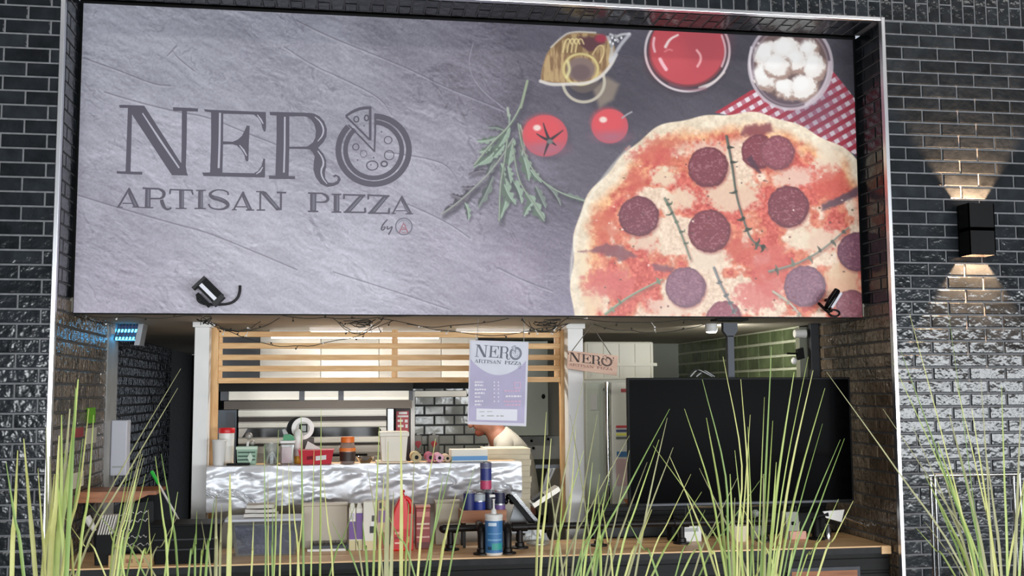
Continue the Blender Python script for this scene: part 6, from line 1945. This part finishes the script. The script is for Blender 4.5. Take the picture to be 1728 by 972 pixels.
# ------------------------------------------------------------------ right end of the counter
def small(name, x0, y0, x1, y1, Y, dep, mt, label, cat):
    a, c_, z0, z1 = RC(x0, y0, x1, y1, Y)
    return a, c_, max(z0, ZC + .0005), z1
a, c_, z0, z1 = RC(1069, 854, 1122, 878, .70)
t = thing('wooden_tray', 'tan wooden tray tilted under the left end of the television', 'tray', ((a + c_) / 2, .74, 1.05))
zt_ = 1.0505
MB().prism([(a + .02, .83, zt_), (c_ - .01, .83, zt_), (c_ + .01, .83, zt_ + .05), (a, .83, zt_ + .06)], (0, .012, 0)).build('front', OAK_RED, t)
MB().box(a + .02, c_ - .01, .843, .93, zt_, zt_ + .008).build('base', OAK_RED, t)
MB().prism([(a + .02, .93, zt_), (c_ - .01, .93, zt_), (c_ + .01, .93, zt_ + .03), (a, .93, zt_ + .03)], (0, .01, 0)).build('rear', OAK_RED, t)
a, c_, z0, z1 = RC(1149, 888, 1184, 903, .45)
t = thing('card_reader', 'white card reader lying on the counter before the television', 'device', ((a + c_) / 2, .48, ZC))
MB().box(a, c_, .45, .53, ZC + .0005, z1, .006).build('case', WHITE_PLASTIC, t)
MB().box(a + .02, c_ - .02, .4475, .4495, z0 + .02, z1 - .01).build('display', GREY_PLASTIC, t)
a, c_, z0, z1 = RC(1128, 876, 1150, 908, .50)
t = thing('cup_holder', 'black round cup holder left of the white card reader', 'holder', ((a + c_) / 2, .54, ZC))
MB().lathe((a + c_) / 2, .54, ZC + .0005, [(.032, 0), (.036, .004), (.036, z1 - ZC), (.030, z1 - ZC), (.030, .01), (.001, .01)], 18, cap=False).build('shell', BLACK, t, smooth=40)
def lump(name, x0, x1, ytop, Y, mt, label, cat, prof=((1, 0), (1, .6), (.9, .85), (.5, 1)), part='body'):
    a, c_, z0, z1 = RC(x0, ytop, x1, 905, Y)
    x, r, h = (a + c_) / 2, (c_ - a) / 2, z1 - ZC
    t = thing(name, label, cat, (x, Y, ZC))
    MB().lathe(x, Y, ZC + .0005, [(r * p, h * q) for p, q in prof], 18).build(part, mt, t, smooth=40)
    return t, x, r, h
t, x, r, h = lump('napkin_cup', 1230, 1262, 886, .44, mat('cream_striped_paper', (222, 212, 186), .7), 'cream paper cup of napkins in the middle of the counter right side', 'cup', ((.8, 0), (1, 1), (.95, 1), (.7, .3), (.01, .28)))
for k in range(4): MB().box(x - .03 + k * .016, x - .024 + k * .016, .42, .46, ZC + h * .4, ZC + h * 1.3).build('napkin', WHITE_PLASTIC, t)
t, x, r, h = lump('glass_jar', 1266, 1290, 884, .50, mat('milky_glass', (196, 196, 190), .2, trans=.3), 'milky glass jar with a silver lid beside the napkin cup', 'jar', ((.9, 0), (1, .1), (1, .8), (.8, .9)), 'glass')
MB().lathe(x, .50, ZC + h * .905, [(r * .85, 0), (r * .85, h * .14)], 16).build('lid', CHROME, t, smooth=40)
t, x, r, h = lump('pepper_mill', 1236, 1252, 858, .56, DARK_STEEL, 'dark grey pepper mill behind the napkin cup', 'mill', ((1, 0), (.7, .3), (.9, .6), (.6, .8), (.8, .92), (.3, 1)))
t, x, r, h = lump('salt_mill', 1267, 1283, 860, .58, GREY_PLASTIC, 'pale grey salt mill behind the milky glass jar', 'mill', ((1, 0), (.7, .3), (.9, .6), (.6, .8), (.8, .92), (.3, 1)))
a, c_, z0, z1 = RC(1325, 864, 1358, 904, .44)
t = thing('napkin_dispenser', 'grey wedge napkin dispenser with a pink front on the right of the counter', 'dispenser', ((a + c_) / 2, .47, ZC))
MB().prism([(a + .01, .44, ZC + .0005), (c_ - .03, .44, ZC + .0005), (c_ - .04, .44, z1), (a + .005, .44, z1)], (0, .06, 0)).build('case', mat('sage_grey_plastic', (150, 152, 138), .5), t)
MB().box(a + .02, c_, .42, .438, ZC + .0005, ZC + .05, .004).build('pink_front', mat('pale_pink_plastic', (214, 160, 140), .5), t)
MB().lathe((a + c_) / 2 - .01, .4385, ZC + .085, [(.012, 0), (.012, .02)], 12).build('knob', BLACK, t)
a, c_, z0, z1 = RC(1163, 851, 1215, 857, .50)
t = thing('wire_rack', 'thin chrome wire rack under the television', 'rack', (U(1240, 870, .52)[0], .52, ZC))
x0, x1_, zr2 = U(1166, 855, .52)[0], U(1350, 855, .52)[0], U(1250, 855, .52)[2]
for yy in (.56, .66): MB().tube([(x0, yy, zr2), (x1_, yy, zr2)], .005, 8).build('rail', CHROME, t)
for xx in (x0 + .01, (x0 + x1_) / 2, x1_ - .01):
    for yy in (.56, .66): MB().tube([(xx, yy, ZC + .0005), (xx, yy, zr2)], .004, 8).build('leg', DARK_STEEL, t)
for xx in np.linspace(x0, x1_, 7): MB().tube([(xx, .56, zr2), (xx, .66, zr2)], .003, 6).build('cross_bar', DARK_STEEL, t)
# tap-like beer font with a white badge
t = thing('beer_font', 'dark beer font with a tilted white badge at the right end of the counter', 'tap', (U(1400, 905, .42)[0], .42, ZC))
x = U(1383, 880, .42)[0]
MB().lathe(x - .02, .42, ZC + .0005, [(.05, 0), (.05, .01), (.028, .016), (.026, .1), (.03, .12)], 18).build('column', BLACK, t, smooth=40)
MB().lathe(x + .05, .42, ZC + .0005, [(.02, 0), (.02, .08), (.012, .09)], 14).build('chrome_sleeve', CHROME, t, smooth=40)
zz = U(1395, 870, .42)[2]
MB().tube([(x - .02, .42, ZC + .12), (x - .01, .42, zz), (x + .05, .41, zz + .01)], .016, 10).build('neck', BLACK, t, smooth=40)
MB().prism([U(1389, 863, .40), U(1425, 860, .40), U(1420, 881, .40), U(1394, 874, .40)], (0, .012, 0)).build('badge', WHITE_PLASTIC, t)
rope('arm', [tuple(U(1424, 872, .41)), tuple(U(1445, 880, .41)), tuple(U(1462, 886, .41)), tuple(U(1468, 900, .41)), (U(1468, 912, .41)[0], .41, ZC + .003)], .009, CHROME, t)

# ------------------------------------------------------------------ left end of the counter
a, c_, z0, z1 = RC(250, 884, 372, 952, .16)
t = thing('black_crate', 'black plastic crate at the left end of the oak counter', 'crate', ((a + c_) / 2, .25, ZC))
h = z1 - ZC
MB().frustum(((a + c_) / 2, .26, ZC + .0005), ((c_ - a) / 2 - .035, .10), ((a + c_) / 2, .26, ZC + h - .012), ((c_ - a) / 2 - .01, .12)).build('tub', BLACK, t)
MB().box(a, c_, .13, .39, ZC + h - .0115, ZC + h, .004).build('rim', BLACK, t)
for zz in (.35, .6): MB().box(a + .03, c_ - .03, .142, .1495, ZC + h * zz, ZC + h * zz + .008).build('ridge', BLACK_RUBBER, t)
# chalkboard
t = thing('chalkboard', 'small black chalkboard with white handwriting at the left of the counter', 'board', U(228, 930, .30))
q = [U(193, 853, .36), U(258, 846, .36), U(262, 930, .28), U(196, 934, .28)]
q[2][2] = q[3][2] = ZC + .001
MB().prism(q, (0, .012, 0)).build('slate', mat('chalkboard_black', (26, 28, 30), .8), t)
CH = mat('chalk_white', (214, 212, 206), .9)
def bil(u, v): return (q[0] * (1 - u) + q[1] * u) * (1 - v) + (q[3] * (1 - u) + q[2] * u) * v + np.array([0, -.004, 0])
for row, (u0, u1) in enumerate(((.12, .82), (.12, .88), (.1, .4), (.12, .75), (.15, .82))):
    u = u0
    while u < u1:
        l = random.uniform(.08, .2)
        v = .17 + row * .135
        pts = [tuple(bil(u + l * k / 6, v + .028 * math.sin(k * 2.1 + row) * (1 if k % 2 else -.6))) for k in range(7)]
        rope('chalk_stroke', pts, .0022, CH, t, 4, 1)
        u += l + .04
rope('chalk_stroke', [tuple(bil(.3, .88)), tuple(bil(.75, .87))], .002, CH, t, 4, 0)
# wooden tray above it, on a small bracket shelf fixed to the reveal
a0 = on_plane(188, 850, 0, XL + .03)
t = thing('wall_shelf', 'small orange wooden shelf on the left reveal above the chalkboard', 'shelf', (XL + .15, .70, 1.13))
A, B = U(186, 838, .62), U(266, 832, .62)
z_ = (A[2] + B[2]) / 2
MB().box(XL + .008, B[0], .58, .92, z_, z_ + .022, .003).build('board', OAK_RED, t)
MB().prism([(XL + .008, .57, z_ - .035), (B[0] - .12, .57, z_ - .035), (B[0] + .004, .57, z_ + .024), (XL + .008, .57, z_ + .024)], (0, .009, 0)).build('front_lip', OAK_RED, t)
MB().prism([(XL + .008, .74, z_ - .001), (XL + .12, .74, z_ - .001), (XL + .008, .74, z_ - .12)], (0, .012, 0)).build('bracket', BLACK, t)
# napkins and price block
a, c_, z0, z1 = RC(168, 868, 194, 901, .22)
t = thing('napkin_stack', 'fan of white paper napkins left of the chalkboard', 'napkins', ((a + c_) / 2, .3, ZC))
MB().box(a - .01, c_ + .01, .185, .25, ZC + .0005, z0, .003).build('holder', BLACK, t)
for k in range(6): MB().obox((a + .012 + k * .013, .215, (z0 + z1) / 2), (.0035, 0, 0), (0, .028, 0), (.012, 0, (z1 - z0) / 2)).build('napkin', MATS['white_cotton'], t)
t = thing('paper_scoop', 'single white paper cone leaning left of the napkins', 'cone', U(150, 905, .2))
A, B = U(146, 872, .2), U(160, 896, .2)
MB().tube([(A[0], .2, A[2]), ((A[0] + B[0]) / 2, .2, (A[2] + B[2]) / 2), (B[0], .2, B[2])], [.02, .018, .01], 10).build('cone', MATS['white_cotton'], t)
MB().tube([(B[0], .2, B[2] + .004), (B[0] + .01, .2, ZC + .001)], .006, 8).build('peg', BLACK, t)
a, c_, z0, z1 = RC(181, 935, 256, 955, .08)
t = thing('wooden_block', 'pale wooden block sign with faint dark lettering on the counter edge', 'sign', ((a + c_) / 2, .14, ZC))
zb_ = ZC + .0005
MB().box(a, c_, .105, .15, zb_, zb_ + .06, .003).build('block', mat('pale_block_wood', (206, 172, 118), .55, rgb2=(190, 150, 96), scale=5, stretch=(1, 9, 9)), t)
for k, w_ in enumerate((.02, .008, .03, .012)):
    x = a + (c_ - a) * (.4 + .12 * k)
    MB().box(x, x + w_ * .7, .1032, .1048, zb_ + .02, zb_ + .04).build('lettering', OAK_RED, t)
# mop stick with a green grip
A, B = U(256, 796, .80), U(312, 896, .62)
t = thing('mop_handle', 'thin white stick with a green grip leaning beside the left column', 'stick', (B[0], .62, ZC))
M2 = A + (B - A) * .22
MB().tube([tuple(M2), tuple(B)], .006, 8).build('stick', WHITE_PLASTIC, t)
MB().tube([tuple(A), tuple(M2)], [.011, .008], 8).build('grip', mat('bright_green_plastic', (50, 190, 70), .4), t)
D = B + (B - A) * .12
D[2] = ZC + .001
MB().tube([tuple(B), tuple(D)], .006, 8).build('tip', GREY_PLASTIC, t)

# ------------------------------------------------------------------ chrome frame by the right pier
t = thing('chrome_frame', 'slim chrome tube frame of a stand before the right pier', 'stand', (U(1600, 900, -.6)[0], -.6, 0))
fy = -.6
xa, xb, zt = U(1577, 802, fy)[0], U(1720, 802, fy)[0], U(1600, 802, fy)[2]
for x in (xa, xb):
    MB().tube([(x, fy, 0.001), (x, fy, zt)], .009, 10).build('upright', CHROME, t, smooth=50)
    MB().tube([(x + .045, fy + .12, 0.001), (x + .045, fy + .12, zt - .01)], .009, 10).build('upright', CHROME, t, smooth=50)
MB().tube([(xa, fy, zt), (xb, fy, zt)], .010, 10).build('top_bar', CHROME, t, smooth=50)
MB().tube([(xa, fy, .2), (xb, fy, .2)], .009, 10).build('foot_bar', CHROME, t, smooth=50)
for x in (xa, xb): MB().tube([(x, fy, zt), (x + .045, fy + .12, zt - .01)], .008, 10).build('side_bar', CHROME, t, smooth=50)

# ------------------------------------------------------------------ planter with tall grass in front
GY = -3.45
zroot = .80
px0, px1 = U(-60, 972, GY)[0] - .2, U(1800, 972, GY)[0] + .2
pl = thing('planter_trough', 'long dark planter trough before the counter filled with tall grass', 'planter', ((px0 + px1) / 2, GY, 0))
b = MB()
b.box(px0, px1, GY - .30, GY - .27, 0, zroot - .002).box(px0, px1, GY + .27, GY + .30, 0, zroot - .002)
b.box(px0, px0 + .03, GY - .27, GY + .27, 0, zroot - .002).box(px1 - .03, px1, GY - .27, GY + .27, 0, zroot - .002).box(px0 + .03, px1 - .03, GY - .27, GY + .27, 0, .03)
b.build('trough', DARK_STEEL, pl)
MB().box(px0 + .031, px1 - .031, GY - .269, GY + .269, .031, zroot - .002).build('soil', mat('dark_soil', (44, 36, 30), .95, var=.3, scale=30, bump=.01, bscale=60), pl)
GRASS = [mat('grass_bright', (190, 204, 120), .5, rgb2=(166, 186, 98), scale=14), mat('grass_yellow', (212, 212, 138), .5, rgb2=(194, 194, 114), scale=14),
         mat('grass_deep', (146, 172, 96), .5, rgb2=(130, 158, 86), scale=14), mat('grass_dull', (180, 178, 132), .55, rgb2=(158, 156, 114), scale=14)]


def spline(P, n):
    P = [np.array(p, float) for p in P]
    P = [2 * P[0] - P[1]] + P + [2 * P[-1] - P[-2]]
    out = []
    for i in range(1, len(P) - 2):
        for k in range(n):
            t_ = k / n
            a, b_, c, d = P[i - 1], P[i], P[i + 1], P[i + 2]
            out.append(.5 * (2 * b_ + (c - a) * t_ + (2 * a - 5 * b_ + 4 * c - d) * t_ ** 2 + (3 * b_ - a - 3 * c + d) * t_ ** 3))
    out.append(P[-2])
    return out


def blade(parent, xr, x972, xt, yt, wpx, bend, Y):
    root = U(xr, 1430, Y)
    root[2] = zroot
    mid = U(x972, 972, Y)
    xm, ym = (x972 + xt) / 2, (972 + yt) / 2
    L_ = math.hypot(xt - x972, yt - 972) + 1e-6
    nx_, ny_ = -(yt - 972) / L_, (xt - x972) / L_
    up2 = U(xm + nx_ * bend, ym + ny_ * bend, Y + random.uniform(-.03, .03))
    tip = U(xt, yt, Y + random.uniform(-.08, .08))
    pts = spline([root, mid, up2, tip], 4)
    sc = (Y - CAM[1]) / F
    w0 = wpx * sc
    th = random.uniform(-.6, .6)
    side = np.array([math.cos(th), math.sin(th), 0])
    V, Fc = [], []
    n = len(pts)
    for i, p in enumerate(pts):
        t_ = i / (n - 1)
        w_ = w0 * (.8 if t_ < .1 else 1.0) * (1 - max(0, (t_ - .45) / .55) ** 1.3 * .8) / 2
        V += [p - side * w_, p + np.array([side[1], -side[0], 0]) * w_ * .45, p + side * w_]
    for i in range(n - 1):
        a = i * 3
        Fc += [(a, a + 1, a + 4, a + 3), (a + 1, a + 2, a + 5, a + 4)]
    return MB().add(V, Fc).build('blade', random.choice(GRASS), parent, smooth=True)


CL = [('leftmost', 112, 'dense grass clump at the far left before the tiled reveal',
       [(84, 100, 735, 9, 2), (92, 132, 640, 10, 4), (100, 118, 690, 9, -2), (112, 128, 655, 8, 0), (80, 78, 720, 7, 0), (104, 150, 690, 6, 6), (118, 305, 622, 4, -8), (128, 300, 655, 4, -6), (72, 92, 800, 7, 2), (98, 110, 760, 8, 0),
        (60, 40, 740, 7, 0), (40, 10, 780, 6, 0), (132, 158, 700, 5, 4), (88, 84, 770, 8, 0), (110, 96, 800, 6, 0), (124, 112, 830, 5, 0), (20, 30, 760, 7, 0), (96, 104, 700, 7, 3), (105, 140, 740, 6, 3), (76, 64, 790, 6, 0)]),
      ('thin', 225, 'thin pale grass clump before the chalkboard',
       [(188, 238, 762, 3.5, -3), (196, 243, 772, 3.5, -3), (205, 232, 790, 3.5, 0), (186, 215, 800, 3.5, -2), (200, 228, 840, 3.5, 0), (283, 262, 770, 4, 2), (300, 272, 766, 4, 3), (278, 300, 830, 3, 0), (262, 175, 880, 3, 4), (245, 150, 850, 3, 4), (178, 108, 872, 3, 0),
        (192, 240, 766, 3, -3), (198, 236, 780, 3, -2), (190, 226, 776, 3, -2), (204, 246, 800, 3, 0), (214, 250, 840, 3, 0), (210, 180, 880, 3, 0), (232, 262, 900, 3, 0), (246, 300, 870, 3, 0), (256, 250, 860, 3, 0)]),
      ('sparse', 350, 'sparse upright grass clump before the black crate',
       [(318, 330, 900, 3, 0), (329, 332, 862, 3.5, 0), (347, 362, 842, 4.5, 0), (364, 365, 835, 6, 0), (386, 388, 800, 8, 1), (371, 374, 850, 4, 0), (338, 345, 905, 3, 0), (424, 428, 880, 3, 0), (448, 446, 750, 3, 0), (462, 470, 725, 3, 0), (356, 340, 880, 3, 0)]),
      ('faint', 520, 'faint thin grass clump before the foil shelf',
       [(453, 452, 800, 2.6, 0), (460, 460, 850, 3, 0), (472, 478, 790, 3, 0), (490, 487, 780, 3, 0), (505, 490, 790, 3, 0), (512, 508, 700, 4, 0), (540, 542, 690, 4, 0), (525, 530, 760, 3, 0), (562, 545, 800, 3, 0), (556, 600, 850, 3, 0), (502, 512, 840, 3, 0)]),
      ('middle', 670, 'upright grass clump before the red sauce jug',
       [(612, 590, 850, 3, 0), (640, 648, 800, 5, 0), (652, 655, 745, 8, 0), (677, 676, 705, 6.5, 1), (690, 700, 760, 4, 0), (705, 735, 740, 4, -3), (724, 748, 800, 4, -2), (740, 770, 830, 5, -2), (757, 800, 790, 3, -3), (630, 640, 720, 4, 0), (646, 620, 790, 3, 2), (700, 640, 840, 3, 2), (620, 612, 880, 4, 0), (606, 560, 880, 3, 0), (660, 664, 830, 6, 0), (684, 690, 850, 4, 0), (716, 764, 770, 3, 0), (656, 640, 860, 4, 0)]),
      ('leaning', 990, 'grass clump leaning right before the white column',
       [(905, 922, 695, 4.5, 0), (912, 930, 740, 4.5, 0), (925, 985, 640, 3.5, -4), (930, 985, 760, 4, -3), (945, 1062, 735, 3.5, -5), (955, 972, 720, 3, 0), (965, 1008, 700, 3.5, -3), (985, 1012, 800, 4.5, 0), (990, 1130, 690, 4.5, -4), (1000, 1030, 790, 4, -2), (1014, 1010, 835, 4.5, 0), (1026, 1092, 780, 4, -3), (1040, 1112, 742, 5, -3), (1060, 1136, 755, 5, -3), (1072, 1126, 705, 4, -3),
        (1090, 1166, 800, 4, -3), (1100, 1184, 830, 4, -2), (1020, 1062, 760, 3, 0), (1000, 962, 700, 3, 4), (940, 950, 820, 4, 0), (970, 1020, 830, 4, 0), (980, 1000, 780, 3, 0), (975, 1045, 800, 3.5, 0), (1034, 1016, 850, 4, 0), (1055, 1100, 860, 4, 0), (950, 924, 790, 3.5, 0), (1110, 1060, 880, 4, 0), (1004, 1022, 880, 5, 0)]),
      ('largest', 1290, 'largest spreading grass clump before the television',
       [(1225, 1155, 690, 4, 10), (1232, 1185, 640, 4, 16), (1226, 1192, 705, 5.5, 6), (1244, 1220, 602, 4, 20), (1248, 1266, 700, 4, 0), (1253, 1240, 760, 5, 4), (1262, 1250, 640, 4, 6), (1284, 1302, 585, 6.5, 0), (1288, 1304, 710, 4, 0), (1296, 1340, 628, 5.5, -4), (1302, 1364, 602, 3.5, -6), (1308, 1372, 625, 5.5, -6), (1315, 1392, 655, 4.5, -6), (1322, 1388, 715, 4, -3), (1330, 1418, 742, 4.5, -4),
        (1345, 1425, 740, 4, -3), (1362, 1415, 842, 4, -2), (1380, 1440, 845, 4, -2), (1180, 1290, 800, 4, -4), (1170, 1245, 805, 4.5, -3), (1210, 1130, 770, 4, 4), (1244, 1102, 752, 4, 6), (1262, 1180, 790, 4, 3), (1276, 1332, 870, 3.5, 0), (1312, 1250, 850, 3.5, 0), (1192, 1160, 850, 4, 0), (1235, 1240, 840, 6, 0), (1240, 1232, 800, 7, 0), (1290, 1288, 800, 6, 0), (1298, 1310, 780, 6, 0), (1256, 1225, 870, 5, 0),
        (1330, 1350, 880, 4, 0), (1266, 1275, 860, 4, 0), (1350, 1385, 900, 4, 0), (1214, 1190, 900, 4, 0), (1150, 1215, 880, 4, 0), (1140, 1190, 860, 4, 0), (1272, 1262, 720, 4, 0), (1278, 1290, 670, 4, 0), (1305, 1326, 860, 5, 0)]),
      ('right', 1665, 'thick grass clump at the right before the chrome frame',
       [(1632, 1395, 628, 4.5, 4), (1645, 1535, 530, 4.5, 4), (1655, 1600, 525, 4, 3), (1650, 1520, 592, 4, 3), (1662, 1507, 612, 4, 4), (1668, 1490, 690, 4, 4), (1640, 1560, 800, 6, 3), (1650, 1582, 745, 9, 3), (1665, 1602, 700, 8, 3), (1680, 1640, 690, 6, 2), (1690, 1660, 740, 6, 2), (1625, 1560, 880, 4, 2), (1612, 1545, 890, 3.5, 2), (1700, 1690, 650, 5, 0), (1712, 1722, 700, 6, 0),
        (1630, 1575, 830, 5, 2), (1660, 1620, 770, 7, 2), (1674, 1655, 640, 4, 2), (1720, 1740, 640, 5, 0), (1642, 1540, 720, 4, 4), (1684, 1612, 640, 5, 3), (1700, 1730, 800, 6, 0), (1636, 1590, 790, 6, 2)])]
for nm, cx_, label, bl in CL:
    g = thing('grass_clump', label, 'grass', tuple(U(cx_, 1430, GY)[:2]) + (zroot,), 'tall grass clumps in the planter trough')
    for (x972, xt, yt, wpx, bend) in bl:
        xr = x972 + (x972 - xt) / (972 - yt) * 430 * .62 + (cx_ - x972) * .15 + random.uniform(-8, 8)
        blade(g, xr, x972, xt, yt, wpx, bend, GY + random.uniform(-.18, .18))
